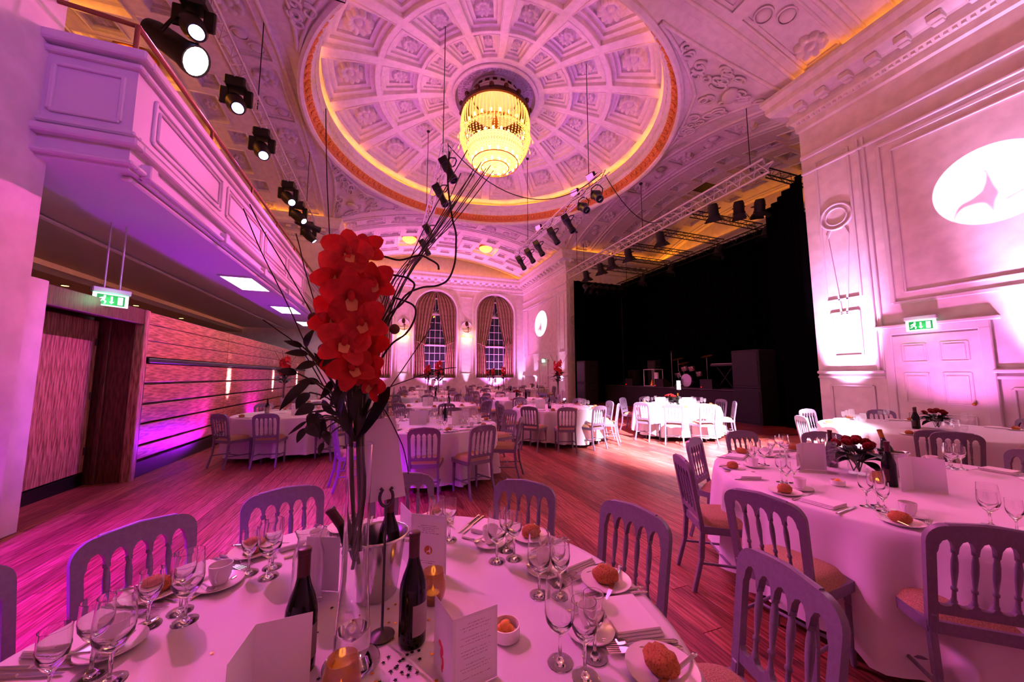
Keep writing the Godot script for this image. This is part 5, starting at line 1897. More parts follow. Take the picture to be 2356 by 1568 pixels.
# ------------------------------------------------------------------ table linen
func cloth_mesh(R: float, drop: float, sd: int) -> MB:
	var f := FastNoiseLite.new()
	f.seed = sd; f.frequency = 0.9
	var b := MB.new()
	var cols := 144
	var g := []
	for rr in [0.0, 0.25, 0.5, 0.75, 0.93, 0.985]:
		var row := PackedVector3Array()
		for j in cols + 1:
			var a := TAU * j / cols
			row.append(Vector3(cos(a) * R * rr, TOP, sin(a) * R * rr))
		g.append(row)
	for i in 12:
		var u := i / 11.0
		var row := PackedVector3Array()
		for j in cols + 1:
			var a := TAU * j / cols
			var ca := cos(a); var sa := sin(a)
			var ph := f.get_noise_2d(ca * 1.2, sa * 1.2) * 5.0
			var w := sin(a * 14.0 + ph) * 0.6 + sin(a * 9.0 + ph * 1.7 + 1.0) * 0.4
			var amp := 0.10 * pow(u, 0.6)
			var r := R + 0.012 + 0.03 * u + amp * w
			var hem := 0.02 * sin(a * 4.0 + sd) * u
			row.append(Vector3(ca * r, TOP - 0.012 - (drop - 0.012) * u + hem, sa * r))
		g.append(row)
	b.sheet(g, true, true)
	return b

func round_table(c: Vector3, R: float, drop: float, sd: int, lab: String) -> void:
	var t := thing("round_table", "round wooden top under the cloth of the %s" % lab, "table", Vector3(c.x, 0, c.z), 0, "round banquet tables")
	var b := MB.new()
	b.lathe([Vector2(0, TOP - 0.035), Vector2(R - 0.01, TOP - 0.035), Vector2(R - 0.006, TOP - 0.006), Vector2(0, TOP - 0.006)], 48)
	part(t, "tabletop", b, M["dark_wood"])
	b = MB.new()
	b.tube([Vector3(0, 0, 0), Vector3(0, TOP - 0.03, 0)], 0.02, 6)
	var lm := b.mesh()
	for k in 4: part(t, "leg", lm, M["dark_steel"], T(Vector3(cos(0.8 + PI / 2 * k), 0, sin(0.8 + PI / 2 * k)) * R * 0.55))
	solo("tablecloth", cloth_mesh(R, drop, sd), M["table_linen"], "floor-length white cloth draped over the %s" % lab, "tablecloth", T(Vector3(c.x, 0, c.z), sd * 0.37), "white tablecloths")

# ------------------------------------------------------------------ tableware shapes
var W := {}
func ware() -> void:
	var b: MB
	# wine glass, water goblet, flute: outer skin then inner skin
	for q in [["wine_glass", 0.032, 0.085, 0.034, 0.085, 0.18], ["water_goblet", 0.035, 0.075, 0.04, 0.085, 0.205], ["small_glass", 0.028, 0.07, 0.029, 0.08, 0.16]]:
		b = MB.new()
		var rr: float = q[1]; var y0: float = q[2]; var bw: float = q[3]; var ht: float = q[5]
		b.lathe([Vector2(0.0, 0.0), Vector2(0.034, 0.0), Vector2(0.034, 0.002), Vector2(0.012, 0.006), Vector2(0.0045, 0.014), Vector2(0.004, y0 - 0.012), Vector2(0.008, y0 - 0.004)], 18)
		b.lathe([Vector2(0.008, y0 - 0.004), Vector2(bw * 0.6, y0 + 0.008), Vector2(bw * 0.92, y0 + 0.03), Vector2(bw, y0 + 0.05), Vector2(bw * 0.97, (y0 + ht) * 0.55), Vector2(rr, ht), Vector2(rr - 0.0012, ht)], 18)
		b.lathe([Vector2(rr - 0.0012, ht), Vector2(bw * 0.94, (y0 + ht) * 0.55), Vector2(bw * 0.96, y0 + 0.05), Vector2(bw * 0.86, y0 + 0.03), Vector2(0.0, y0 + 0.006)], 18)
		W[q[0]] = b.mesh()
	b = MB.new()
	b.lathe([Vector2(0.0, 0.004), Vector2(0.05, 0.004), Vector2(0.058, 0.0), Vector2(0.062, 0.003), Vector2(0.088, 0.015), Vector2(0.089, 0.018), Vector2(0.062, 0.008), Vector2(0.0, 0.007)], 32)
	W["side_plate"] = b.mesh()
	b = MB.new()
	b.lathe([Vector2(0.0, 0.003), Vector2(0.035, 0.003), Vector2(0.04, 0.0), Vector2(0.072, 0.013), Vector2(0.072, 0.016), Vector2(0.04, 0.006), Vector2(0.0, 0.006)], 28)
	W["saucer"] = b.mesh()
	b = MB.new()
	b.lathe([Vector2(0.0, 0.006), Vector2(0.022, 0.006), Vector2(0.024, 0.01), Vector2(0.032, 0.03), Vector2(0.036, 0.07), Vector2(0.034, 0.07), Vector2(0.03, 0.03), Vector2(0.0, 0.012)], 24)
	W["cup"] = b.mesh()
	b = MB.new()
	var pts := []
	for i in 9:
		var a := -PI / 2 + PI * i / 8.0
		pts.append(Vector3(0.034 + 0.02 * cos(a), 0.042 + 0.018 * sin(a), 0))
	b.tube(pts, 0.0035, 5)
	W["cup_handle"] = b.mesh()
	# bread rolls, three shapes
	for k in 3:
		var f := FastNoiseLite.new()
		f.seed = 70 + k; f.frequency = 9.0
		var g := []
		for i in 13:
			var a := PI * i / 12.0
			var row := PackedVector3Array()
			for j in 21:
				var c := TAU * j / 20.0
				var e := Vector3(sin(a) * cos(c), cos(a), sin(a) * sin(c))
				var r := 1.0 + 0.16 * f.get_noise_3d(e.x * 0.2, e.y * 0.2, e.z * 0.2) + 0.05 * f.get_noise_3d(e.x, e.y, e.z)
				row.append(Vector3(e.x * 0.047, maxf(e.y, -0.75) * 0.030 + 0.023, e.z * 0.038) * r)
			g.append(row)
		b = MB.new()
		b.sheet(g, true, true)
		W["roll%d" % k] = b.mesh()
	# napkin: folded square of three leaves
	b = MB.new()
	for i in 3:
		b.box(Vector3(0.002 * i, 0.004 + 0.007 * i, -0.002 * i), Vector3(0.17 - 0.003 * i, 0.007, 0.145 - 0.004 * i), Basis(Vector3.UP, 0.012 * i), 0.003)
	W["napkin"] = b.mesh()
	# cutlery lies along z, handle at +z
	b = MB.new()
	b.extrude(PackedVector2Array([Vector2(-0.007, -0.005), Vector2(-0.008, -0.06), Vector2(-0.004, -0.112), Vector2(0.003, -0.108), Vector2(0.006, -0.06), Vector2(0.005, -0.005)]), 0.0015, Transform3D(Basis(Vector3.RIGHT, PI / 2), Vector3(0, 0.005, 0)))
	b.box(Vector3(0, 0.0045, 0.055), Vector3(0.012, 0.006, 0.12), Basis(), 0.0028)
	b.ball(Vector3(0, 0.0045, 0.115), Vector3(0.0085, 0.004, 0.012), 5, 8)
	W["knife"] = b.mesh()
	b = MB.new()
	b.tube([Vector3(0, 0.004, 0.10), Vector3(0, 0.005, 0.05), Vector3(0, 0.011, -0.01), Vector3(0, 0.009, -0.04)], [0.0055, 0.0045, 0.003, 0.0035], 6)
	b.ball(Vector3(0, 0.004, 0.098), Vector3(0.0085, 0.003, 0.014), 5, 8)
	b.extrude(PackedVector2Array([Vector2(-0.004, 0.035), Vector2(-0.011, 0.05), Vector2(-0.012, 0.068), Vector2(0.012, 0.068), Vector2(0.011, 0.05), Vector2(0.004, 0.035)]), 0.0018, Transform3D(Basis(Vector3.RIGHT, -PI / 2), Vector3(0, 0.007, 0)))
	for k in 4: b.bar(Vector3(-0.0105 + 0.007 * k, 0.008, -0.066), Vector3(-0.0105 + 0.007 * k, 0.010, -0.104), 0.0028, 0.002)
	W["fork"] = b.mesh()
	b = MB.new()
	b.tube([Vector3(0, 0.004, 0.085), Vector3(0, 0.005, 0.04), Vector3(0, 0.009, -0.01), Vector3(0, 0.007, -0.035)], [0.005, 0.004, 0.0028, 0.0035], 6)
	b.ball(Vector3(0, 0.007, -0.056), Vector3(0.0135, 0.0035, 0.024), 5, 10)
	W["spoon"] = b.mesh()
	# menu card panel: stands, with print; two panels share one mesh
	b = MB.new(); b.box(Vector3(0, 0.105, 0), Vector3(0.148, 0.21, 0.0015))
	W["card_panel"] = b.mesh()
	# bottles
	b = MB.new()
	b.lathe([Vector2(0.0, 0.012), Vector2(0.026, 0.002), Vector2(0.034, 0.0), Vector2(0.0375, 0.005), Vector2(0.038, 0.02), Vector2(0.038, 0.135), Vector2(0.0365, 0.155), Vector2(0.03, 0.178), Vector2(0.02, 0.205), Vector2(0.0155, 0.225), Vector2(0.0145, 0.24)], 28)
	W["bottle_body"] = b.mesh()
	b = MB.new()
	b.lathe([Vector2(0.0152, 0.222), Vector2(0.0152, 0.285), Vector2(0.0165, 0.286), Vector2(0.0165, 0.296), Vector2(0.014, 0.298), Vector2(0.0, 0.298)], 20)
	W["bottle_cap"] = b.mesh()
	b = MB.new()
	b.lathe([Vector2(0.0384, 0.035), Vector2(0.0384, 0.115)], 14, Transform3D(), -0.75, 0.75)
	W["bottle_label"] = b.mesh()
	# votive, jug
	b = MB.new()
	b.lathe([Vector2(0.0, 0.0), Vector2(0.026, 0.0), Vector2(0.038, 0.02), Vector2(0.043, 0.045), Vector2(0.041, 0.07), Vector2(0.034, 0.1), Vector2(0.032, 0.1), Vector2(0.038, 0.07), Vector2(0.04, 0.045), Vector2(0.034, 0.02), Vector2(0.0, 0.012)], 24)
	W["votive_glass"] = b.mesh()
	b = MB.new(); b.lathe([Vector2(0.022, 0.013), Vector2(0.022, 0.03), Vector2(0.0, 0.031)], 14)
	W["candle"] = b.mesh()
	b = MB.new(); b.lathe([Vector2(0.0, 0.033), Vector2(0.003, 0.036), Vector2(0.004, 0.042), Vector2(0.0, 0.056)], 8)
	W["flame"] = b.mesh()
	b = MB.new()
	b.lathe([Vector2(0.0, 0.0), Vector2(0.042, 0.0), Vector2(0.046, 0.006), Vector2(0.046, 0.16), Vector2(0.036, 0.19), Vector2(0.034, 0.21), Vector2(0.043, 0.235), Vector2(0.041, 0.235), Vector2(0.032, 0.21), Vector2(0.034, 0.19), Vector2(0.043, 0.158), Vector2(0.043, 0.01), Vector2(0.0, 0.008)], 28)
	W["water_jug"] = b.mesh()
	b = MB.new()
	b.lathe([Vector2(0.0, 0.0), Vector2(0.036, 0.0), Vector2(0.04, 0.004), Vector2(0.04, 0.035), Vector2(0.037, 0.035), Vector2(0.036, 0.008), Vector2(0.0, 0.008)], 24)
	W["ramekin"] = b.mesh()
	b = MB.new()
	for p in [Vector3(0.008, 0.022, 0.006), Vector3(-0.014, 0.02, -0.006), Vector3(0.006, 0.022, -0.015), Vector3(-0.006, 0.034, 0.004)]: b.ball(p, Vector3(0.014, 0.013, 0.014), 6, 9)
	W["butter_balls"] = b.mesh()

func put(called: String, mesh_key: String, m: Material, at: Vector3, yaw: float, label: String, cat: String, group: String) -> MeshInstance3D:
	return solo(called, W[mesh_key], m, label, cat, T(at, yaw), group)

# ------------------------------------------------------------------ one place at a table
# phi: direction of the chair from the middle, 0 = straight down the hall, turning to +x
func place(c: Vector3, R: float, phi: float, lod: int, who: String, k: int) -> void:
	var o := Vector3(sin(phi), 0, -cos(phi))
	var rt := Vector3(-o.z, 0, o.x) * -1.0      # right hand of a guest who faces the middle
	rt = (-o).cross(Vector3.UP)
	var yaw := atan2(o.x, o.z)                  # +z of an item points to the guest
	var y := TOP + 0.001
	var s := R / 0.92
	var at := func(r: float, t: float) -> Vector3: return Vector3(c.x, y, c.z) + o * (R - (0.92 - r)) + rt * t
	var rot := (k * 2.399)
	var gl: Material = M["solid_glass"] if lod <= 1 else M["clear_glass"]
	# side plate and roll
	put("side_plate", "side_plate", M["china"], at.call(0.80, -0.2), 0, "white side plate %s" % who, "plate", "side plates")
	put("bread_roll", "roll%d" % (k % 3), M["bread"], at.call(0.80, -0.2) + Vector3(0, 0.007, 0), rot, "bread roll %s" % who, "bread roll", "bread rolls")
	if lod <= 2:
		put("napkin", "napkin", M["napkin_linen"], at.call(0.80, 0.0), yaw + 0.05 * sin(rot), "folded white napkin %s" % who, "napkin", "napkins")
	if lod <= 1:
		put("butter_knife", "knife", M["silver"], at.call(0.80, -0.235) + Vector3(0, 0.017, 0), yaw + 0.5, "butter knife across the plate %s" % who, "knife", "butter knives")
		put("table_knife", "knife", M["silver"], at.call(0.80, 0.115), yaw + 0.06, "inner table knife %s" % who, "knife", "table knives")
		put("table_fork", "fork", M["silver"], at.call(0.79, -0.1), yaw - 0.05, "inner table fork %s" % who, "fork", "table forks")
	if lod == 0:
		put("table_knife", "knife", M["silver"], at.call(0.80, 0.14), yaw + 0.08, "outer table knife %s" % who, "knife", "table knives")
		put("table_fork", "fork", M["silver"], at.call(0.79, -0.127), yaw - 0.02, "outer table fork %s" % who, "fork", "table forks")
		put("dessert_spoon", "spoon", M["silver"], at.call(0.66, 0.0), yaw + PI / 2, "dessert spoon %s" % who, "spoon", "dessert spoons")
	# glasses
	put("wine_glass", "wine_glass", gl, at.call(0.62, 0.13), 0, "wine glass %s" % who, "glass", "wine glasses")
	if lod <= 2: put("small_wine_glass", "small_glass", gl, at.call(0.63, 0.205), 0, "small wine glass %s" % who, "glass", "small wine glasses")
	put("water_goblet", "water_goblet", gl, at.call(0.55, 0.15), 0, "tall water goblet %s" % who, "glass", "water goblets")
	if lod <= 1:
		var cp: Vector3 = at.call(0.60, 0.29)
		put("saucer", "saucer", M["china"], cp, 0, "white saucer %s" % who, "saucer", "saucers")
		var cup := thing("coffee_cup", "white coffee cup %s" % who, "cup", cp + Vector3(0, 0.004, 0), rot, "coffee cups")
		part(cup, "bowl", W["cup"], M["china"])
		part(cup, "handle", W["cup_handle"], M["china"])
		if lod == 0: put("coffee_spoon", "spoon", M["silver"], cp + Vector3(0, 0.012, 0) + rt * 0.045, yaw + 0.4, "coffee spoon %s" % who, "spoon", "coffee spoons")

func wine_bottle(at: Vector3, yaw: float, label: String, tilt := 0.0, green := false) -> void:
	var t := thing("wine_bottle", label, "bottle", at, 0, "wine bottles")
	t.basis = Basis(Vector3.UP, yaw) * Basis(Vector3.RIGHT, tilt)
	part(t, "glass", W["bottle_body"], M["green_bottle"] if green else M["bottle_glass"])
	part(t, "foil_cap", W["bottle_cap"], M["gold_foil"] if green else M["bottle_foil"])
	part(t, "paper_label", W["bottle_label"], M["paper_label"])
	part(t, "paper_label", W["bottle_label"], M["dark_label"], T(Vector3.ZERO, 2.6))

func votive(at: Vector3, label: String, lit := true) -> void:
	var t := thing("votive_candle", label, "candle holder", at, 0, "amber votives")
	part(t, "amber_cup", W["votive_glass"], M["amber_glass"])
	part(t, "candle", W["candle"], M["wax"])
	if lit:
		part(t, "flame", W["flame"], M["candle_glow"])
		omni(t, Vector3(0, 0.046, 0), Color(1.0, 0.6, 0.2), 0.0008, 0.01)

func menu_card(at: Vector3, yaw: float, open: float, label: String, prints: Array, sc := 1.0, group := "menu cards") -> void:
	# two panels hinged on a vertical fold; each wears a printed face
	var t := thing("menu_card", label, "menu card", at, yaw, group)
	t.scale = Vector3.ONE * sc
	for k in 2:
		var sg := 1.0 if k == 0 else -1.0
		var bs := Basis(Vector3.UP, sg * -open)
		var o := part(t, "leaf", W["card_panel"], M["card_white"], Transform3D(bs, bs * Vector3(sg * 0.074, 0, 0)))
		if prints.size() > k and prints[k] != null:
			var pm := QuadMesh.new()
			pm.size = Vector2(0.13, 0.19)
			part(o, "print", pm, prints[k], T(Vector3(0, 0.105, 0.0012)))

func giraffe() -> PackedVector2Array:
	# silhouette standing in profile, about one unit high, feet at y = 0
	var q := [[0.30, 0.0], [0.33, 0.22], [0.40, 0.40], [0.34, 0.60], [0.30, 0.80], [0.28, 0.93], [0.18, 0.97], [0.14, 0.94], [0.13, 0.91], [0.20, 0.90], [0.22, 0.86], [0.20, 0.68], [0.14, 0.52], [0.0, 0.42], [-0.12, 0.38], [-0.20, 0.30], [-0.26, 0.14], [-0.28, 0.0], [-0.22, 0.0], [-0.18, 0.14], [-0.10, 0.24], [0.06, 0.26], [0.16, 0.24], [0.22, 0.12], [0.24, 0.0]]
	var o := PackedVector2Array()
	for p in q: o.append(Vector2(p[0], p[1]))
	return o

func sprig_material() -> StandardMaterial3D:
	# a plain leaf with a small pink flower sprig
	var w := 200; var h := 290
	var im := Image.create(w, h, false, Image.FORMAT_RGBA8)
	im.fill(Color(0.90, 0.90, 0.93))
	for q in [[70, 165, 20, 14], [92, 185, 17, 24], [84, 205, 14, 20], [104, 232, 12, 26], [96, 262, 10, 16]]:
		for yy in range(q[1] - q[3], mini(q[1] + q[3], h)):
			for xx in range(q[0] - q[2], q[0] + q[2]):
				if pow((xx - q[0]) / float(q[2]), 2) + pow((yy - q[1]) / float(q[3]), 2) < 1.0: im.set_pixel(xx, yy, Color(0.86, 0.22, 0.36))
	var m := mat("print_sprig", Color.WHITE, 0.75)
	m.albedo_texture = ImageTexture.create_from_image(im)
	return m

func print_material(key: String, lines: Array, dot: bool, col: Color) -> StandardMaterial3D:
	# lines: [row 0..1, half width 0..1]; small type drawn as broken strokes, too fine to read in the photograph
	var w := 260; var h := 380
	var im := Image.create(w, h, false, Image.FORMAT_RGBA8)
	im.fill(Color(0.93, 0.92, 0.93))
	var rr := RandomNumberGenerator.new()
	rr.seed = key.hash()
	for l in lines:
		var y := int(l[0] * h)
		var x := int(w * (0.5 - l[1] / 2))
		var xe := int(w * (0.5 + l[1] / 2))
		while x < xe:
			var L := mini(rr.randi_range(8, 26), xe - x)
			for xx in range(x, x + L):
				if rr.randf() > 0.28: im.fill_rect(Rect2i(xx, y + rr.randi_range(-1, 1), 1, rr.randi_range(2, 5)), col)
			x += L + 5
	if dot:
		var g := giraffe()
		for yy in range(205, 275):
			for xx in range(95, 165):
				var d := Vector2(xx - 130, yy - 240)
				if d.length() < 33.0:
					var gp := Vector2((xx - 128) / 58.0, (268 - yy) / 58.0)
					im.set_pixel(xx, yy, Color(0.93, 0.92, 0.93) if Geometry2D.is_point_in_polygon(gp, g) else Color(0.72, 0.40, 0.14))
	var m := mat(key, Color.WHITE, 0.75)
	m.albedo_texture = ImageTexture.create_from_image(im)
	return m

# orchid arrangement: where its pieces stand in the room
const BLOOMS := [[Vector3(-0.112, 1.835, -1.050), 0.072, 0.30, 0.10], [Vector3(-0.068, 1.863, -1.100), 0.063, -0.40, 0.20], [Vector3(-0.134, 1.763, -1.030), 0.074, 0.60, -0.10], [Vector3(-0.032, 1.752, -1.020), 0.061, -0.50, -0.10], [Vector3(-0.095, 1.710, -1.020), 0.077, 0.10, -0.30], [Vector3(-0.146, 1.651, -1.060), 0.072, 0.70, 0.00], [Vector3(-0.062, 1.637, -1.010), 0.072, -0.30, 0.10], [Vector3(-0.107, 1.582, -1.000), 0.069, 0.30, 0.20], [Vector3(-0.049, 1.579, -1.060), 0.066, -0.50, 0.20], [Vector3(-0.085, 1.516, -1.020), 0.063, 0.10, 0.30], [Vector3(-0.135, 1.540, -1.080), 0.055, 0.80, 0.20], [Vector3(-0.044, 1.516, -1.040), 0.055, -0.70, 0.10], [Vector3(-0.114, 1.780, -1.100), 0.061, -0.20, 0.50], [Vector3(-0.029, 1.475, -1.030), 0.047, -0.80, 0.00]]
const LEAVES := [[Vector3(-0.210, 1.576, -1.060), Vector3(-0.250, 1.588, -1.040), 0.016], [Vector3(-0.194, 1.556, -1.050), Vector3(-0.243, 1.557, -1.030), 0.019], [Vector3(-0.207, 1.575, -1.080), Vector3(-0.184, 1.626, -1.060), 0.020], [Vector3(-0.174, 1.533, -1.040), Vector3(-0.216, 1.515, -1.020), 0.023], [Vector3(-0.217, 1.506, -1.050), Vector3(-0.258, 1.512, -1.030), 0.020], [Vector3(-0.175, 1.491, -1.000), Vector3(-0.235, 1.418, -0.980), 0.024], [Vector3(-0.182, 1.458, -1.020), Vector3(-0.205, 1.418, -1.000), 0.028], [Vector3(-0.164, 1.429, -0.990), Vector3(-0.201, 1.407, -0.970), 0.027], [Vector3(-0.176, 1.409, -1.000), Vector3(-0.148, 1.355, -0.980), 0.028], [Vector3(-0.168, 1.405, -1.030), Vector3(-0.136, 1.359, -1.010), 0.028], [Vector3(-0.176, 1.383, -0.980), Vector3(-0.146, 1.355, -0.960), 0.026], [Vector3(-0.181, 1.389, -1.000), Vector3(-0.214, 1.361, -0.980), 0.009], [Vector3(-0.181, 1.373, -1.000), Vector3(-0.195, 1.341, -0.980), 0.019], [Vector3(-0.151, 1.378, -1.040), Vector3(-0.153, 1.340, -1.020), 0.019], [Vector3(-0.144, 1.362, -1.020), Vector3(-0.130, 1.328, -1.000), 0.020], [Vector3(-0.142, 1.336, -1.000), Vector3(-0.147, 1.308, -0.980), 0.013], [Vector3(-0.127, 1.558, -1.060), Vector3(-0.160, 1.522, -1.040), 0.021], [Vector3(-0.168, 1.483, -1.070), Vector3(-0.215, 1.484, -1.050), 0.019], [Vector3(-0.149, 1.515, -1.100), Vector3(-0.187, 1.562, -1.080), 0.019], [Vector3(-0.153, 1.438, -1.030), Vector3(-0.114, 1.398, -1.010), 0.021], [Vector3(-0.137, 1.487, -1.050), Vector3(-0.159, 1.439, -1.030), 0.021], [Vector3(-0.112, 1.476, -1.020), Vector3(-0.131, 1.422, -1.000), 0.024], [Vector3(-0.089, 1.469, -1.000), Vector3(-0.104, 1.397, -0.980), 0.025], [Vector3(-0.062, 1.468, -1.010), Vector3(-0.071, 1.384, -0.990), 0.025], [Vector3(-0.042, 1.475, -1.050), Vector3(-0.057, 1.390, -1.030), 0.021], [Vector3(-0.103, 1.423, -1.020), Vector3(-0.084, 1.350, -1.000), 0.025], [Vector3(-0.076, 1.409, -1.040), Vector3(-0.079, 1.336, -1.020), 0.024], [Vector3(-0.128, 1.437, -1.050), Vector3(-0.101, 1.354, -1.030), 0.024], [Vector3(-0.049, 1.426, -1.060), Vector3(-0.066, 1.343, -1.040), 0.018], [Vector3(-0.100, 1.515, -1.060), Vector3(-0.121, 1.460, -1.040), 0.021], [Vector3(-0.061, 1.524, -1.090), Vector3(-0.035, 1.466, -1.070), 0.017]]
const BIG_LEAF := [Vector3(-0.062, 1.337, -1.030), Vector3(-0.038, 1.374, -1.030), Vector3(-0.017, 1.416, -1.030), Vector3(-0.007, 1.443, -1.030), Vector3(-0.000, 1.467, -1.030)]
const REEDS := [[Vector3(-0.086, 1.318, -1.100), Vector3(-0.056, 1.455, -1.100), Vector3(-0.034, 1.606, -1.100), Vector3(0.028, 1.776, -1.100), Vector3(0.119, 2.013, -1.100), Vector3(0.231, 2.250, -1.100)], [Vector3(-0.076, 1.315, -1.110), Vector3(-0.066, 1.455, -1.110), Vector3(-0.040, 1.606, -1.110), Vector3(0.044, 1.784, -1.110), Vector3(0.148, 1.980, -1.110), Vector3(0.256, 2.195, -1.110)], [Vector3(-0.081, 1.314, -1.120), Vector3(-0.070, 1.455, -1.120), Vector3(-0.023, 1.608, -1.120), Vector3(0.039, 1.785, -1.120), Vector3(0.174, 1.990, -1.120), Vector3(0.317, 2.226, -1.120)], [Vector3(-0.092, 1.313, -1.130), Vector3(-0.051, 1.454, -1.130), Vector3(-0.025, 1.609, -1.130), Vector3(0.015, 1.799, -1.130), Vector3(0.183, 1.991, -1.130), Vector3(0.331, 2.216, -1.130)], [Vector3(-0.078, 1.317, -1.100), Vector3(-0.046, 1.455, -1.100), Vector3(-0.019, 1.606, -1.100), Vector3(0.040, 1.783, -1.100), Vector3(0.158, 1.990, -1.100), Vector3(0.280, 2.219, -1.100)], [Vector3(-0.075, 1.315, -1.110), Vector3(-0.046, 1.455, -1.110), Vector3(-0.046, 1.606, -1.110), Vector3(0.009, 1.788, -1.110), Vector3(0.130, 1.972, -1.110), Vector3(0.212, 2.171, -1.110)], [Vector3(-0.081, 1.314, -1.120), Vector3(-0.065, 1.454, -1.120), Vector3(-0.028, 1.608, -1.120), Vector3(0.019, 1.788, -1.120), Vector3(0.163, 1.984, -1.120), Vector3(0.301, 2.211, -1.120)], [Vector3(-0.077, 1.312, -1.130), Vector3(-0.053, 1.454, -1.130), Vector3(-0.010, 1.609, -1.130), Vector3(0.039, 1.775, -1.130), Vector3(0.135, 1.963, -1.130), Vector3(0.234, 2.137, -1.130)], [Vector3(-0.075, 1.317, -1.100), Vector3(-0.043, 1.455, -1.100), Vector3(-0.011, 1.606, -1.100), Vector3(0.026, 1.774, -1.100), Vector3(0.101, 1.904, -1.100), Vector3(0.183, 2.053, -1.100)], [Vector3(-0.081, 1.315, -1.110), Vector3(-0.065, 1.455, -1.110), Vector3(-0.047, 1.606, -1.110), Vector3(0.038, 1.770, -1.110), Vector3(0.082, 1.870, -1.110), Vector3(0.147, 1.978, -1.110)], [Vector3(-0.085, 1.314, -1.120), Vector3(-0.070, 1.455, -1.120), Vector3(-0.038, 1.607, -1.120), Vector3(0.035, 1.775, -1.120), Vector3(0.129, 1.970, -1.120), Vector3(0.251, 2.182, -1.120)]]
const TWIGS := [[Vector3(-0.078, 1.336, -1.090), Vector3(-0.063, 1.505, -1.090), Vector3(-0.053, 1.705, -1.090), Vector3(-0.062, 1.839, -1.090), Vector3(-0.025, 1.853, -1.090), Vector3(0.027, 1.847, -1.090), Vector3(0.084, 1.868, -1.090), Vector3(0.117, 1.858, -1.090), Vector3(0.140, 1.845, -1.090), Vector3(0.143, 1.829, -1.090)], [Vector3(-0.073, 1.335, -1.098), Vector3(-0.046, 1.517, -1.098), Vector3(-0.011, 1.658, -1.098), Vector3(0.036, 1.714, -1.098), Vector3(0.062, 1.750, -1.098), Vector3(0.072, 1.776, -1.098), Vector3(0.061, 1.789, -1.098), Vector3(0.042, 1.798, -1.098), Vector3(-0.016, 1.804, -1.098), Vector3(-0.069, 1.823, -1.098)], [Vector3(-0.076, 1.328, -1.106), Vector3(-0.045, 1.480, -1.106), Vector3(-0.023, 1.594, -1.106), Vector3(0.036, 1.728, -1.106), Vector3(0.088, 1.769, -1.106), Vector3(0.143, 1.782, -1.106), Vector3(0.177, 1.807, -1.106), Vector3(0.196, 1.862, -1.106), Vector3(0.199, 1.926, -1.106), Vector3(0.197, 1.965, -1.106), Vector3(0.185, 2.012, -1.106), Vector3(0.169, 2.127, -1.106), Vector3(0.172, 2.234, -1.106)], [Vector3(-0.072, 1.332, -1.114), Vector3(-0.045, 1.480, -1.114), Vector3(0.005, 1.585, -1.114), Vector3(0.050, 1.625, -1.114), Vector3(0.073, 1.664, -1.114), Vector3(0.079, 1.699, -1.114), Vector3(0.068, 1.718, -1.114), Vector3(0.037, 1.730, -1.114), Vector3(0.013, 1.736, -1.114)], [Vector3(-0.084, 1.320, -1.122), Vector3(-0.112, 1.455, -1.122), Vector3(-0.147, 1.554, -1.122), Vector3(-0.185, 1.662, -1.122), Vector3(-0.229, 1.803, -1.122), Vector3(-0.244, 1.862, -1.122), Vector3(-0.256, 1.903, -1.122)], [Vector3(-0.084, 1.325, -1.090), Vector3(-0.116, 1.456, -1.090), Vector3(-0.149, 1.563, -1.090), Vector3(-0.198, 1.668, -1.090), Vector3(-0.265, 1.787, -1.090), Vector3(-0.332, 1.900, -1.090), Vector3(-0.360, 1.957, -1.090)], [Vector3(-0.082, 1.323, -1.098), Vector3(-0.101, 1.456, -1.098), Vector3(-0.121, 1.569, -1.098), Vector3(-0.142, 1.690, -1.098), Vector3(-0.159, 1.821, -1.098), Vector3(-0.169, 1.927, -1.098), Vector3(-0.182, 2.083, -1.098), Vector3(-0.194, 2.283, -1.098)], [Vector3(-0.087, 1.322, -1.106), Vector3(-0.146, 1.456, -1.106), Vector3(-0.199, 1.556, -1.106), Vector3(-0.262, 1.695, -1.106), Vector3(-0.332, 1.837, -1.106), Vector3(-0.379, 1.949, -1.106)], [Vector3(-0.069, 1.332, -1.114), Vector3(-0.042, 1.392, -1.114), Vector3(-0.009, 1.454, -1.114), Vector3(0.076, 1.492, -1.114), Vector3(0.154, 1.518, -1.114), Vector3(0.208, 1.526, -1.114)], [Vector3(-0.069, 1.331, -1.122), Vector3(-0.048, 1.392, -1.122), Vector3(0.003, 1.453, -1.122), Vector3(0.087, 1.585, -1.122), Vector3(0.138, 1.669, -1.122)], [Vector3(-0.086, 1.337, -1.090), Vector3(-0.166, 1.481, -1.090), Vector3(-0.223, 1.575, -1.090), Vector3(-0.276, 1.620, -1.090), Vector3(-0.312, 1.647, -1.090)], [Vector3(-0.062, 1.334, -1.098), Vector3(-0.019, 1.418, -1.098), Vector3(0.043, 1.316, -1.098), Vector3(0.063, 1.253, -1.098), Vector3(0.070, 1.216, -1.098)]]
const BALLS := [Vector3(-0.190, 1.656, -1.070), Vector3(0.018, 1.634, -1.070), Vector3(-0.162, 1.572, -1.070)]

# ------------------------------------------------------------------ flowers
func leaf_mesh(a: Vector3, c: Vector3, w: float, bend := 0.15, nrm := Vector3(0.1, 0.3, 1)) -> MB:
	var d := c - a
	var side := d.cross(nrm).normalized()
	var up := side.cross(d).normalized()
	var g := []
	for i in 9:
		var u := i / 8.0
		var ww := w * 0.5 * pow(sin(PI * pow(u, 0.8)), 0.8) if u > 0.0 and u < 1.0 else 0.0005
		var m := a + d * u + up * sin(u * PI) * bend * d.length()
		g.append(PackedVector3Array([m - side * ww + up * ww * 0.25, m, m + side * ww + up * ww * 0.25]))
	var b := MB.new()
	b.sheet(g)
	return b

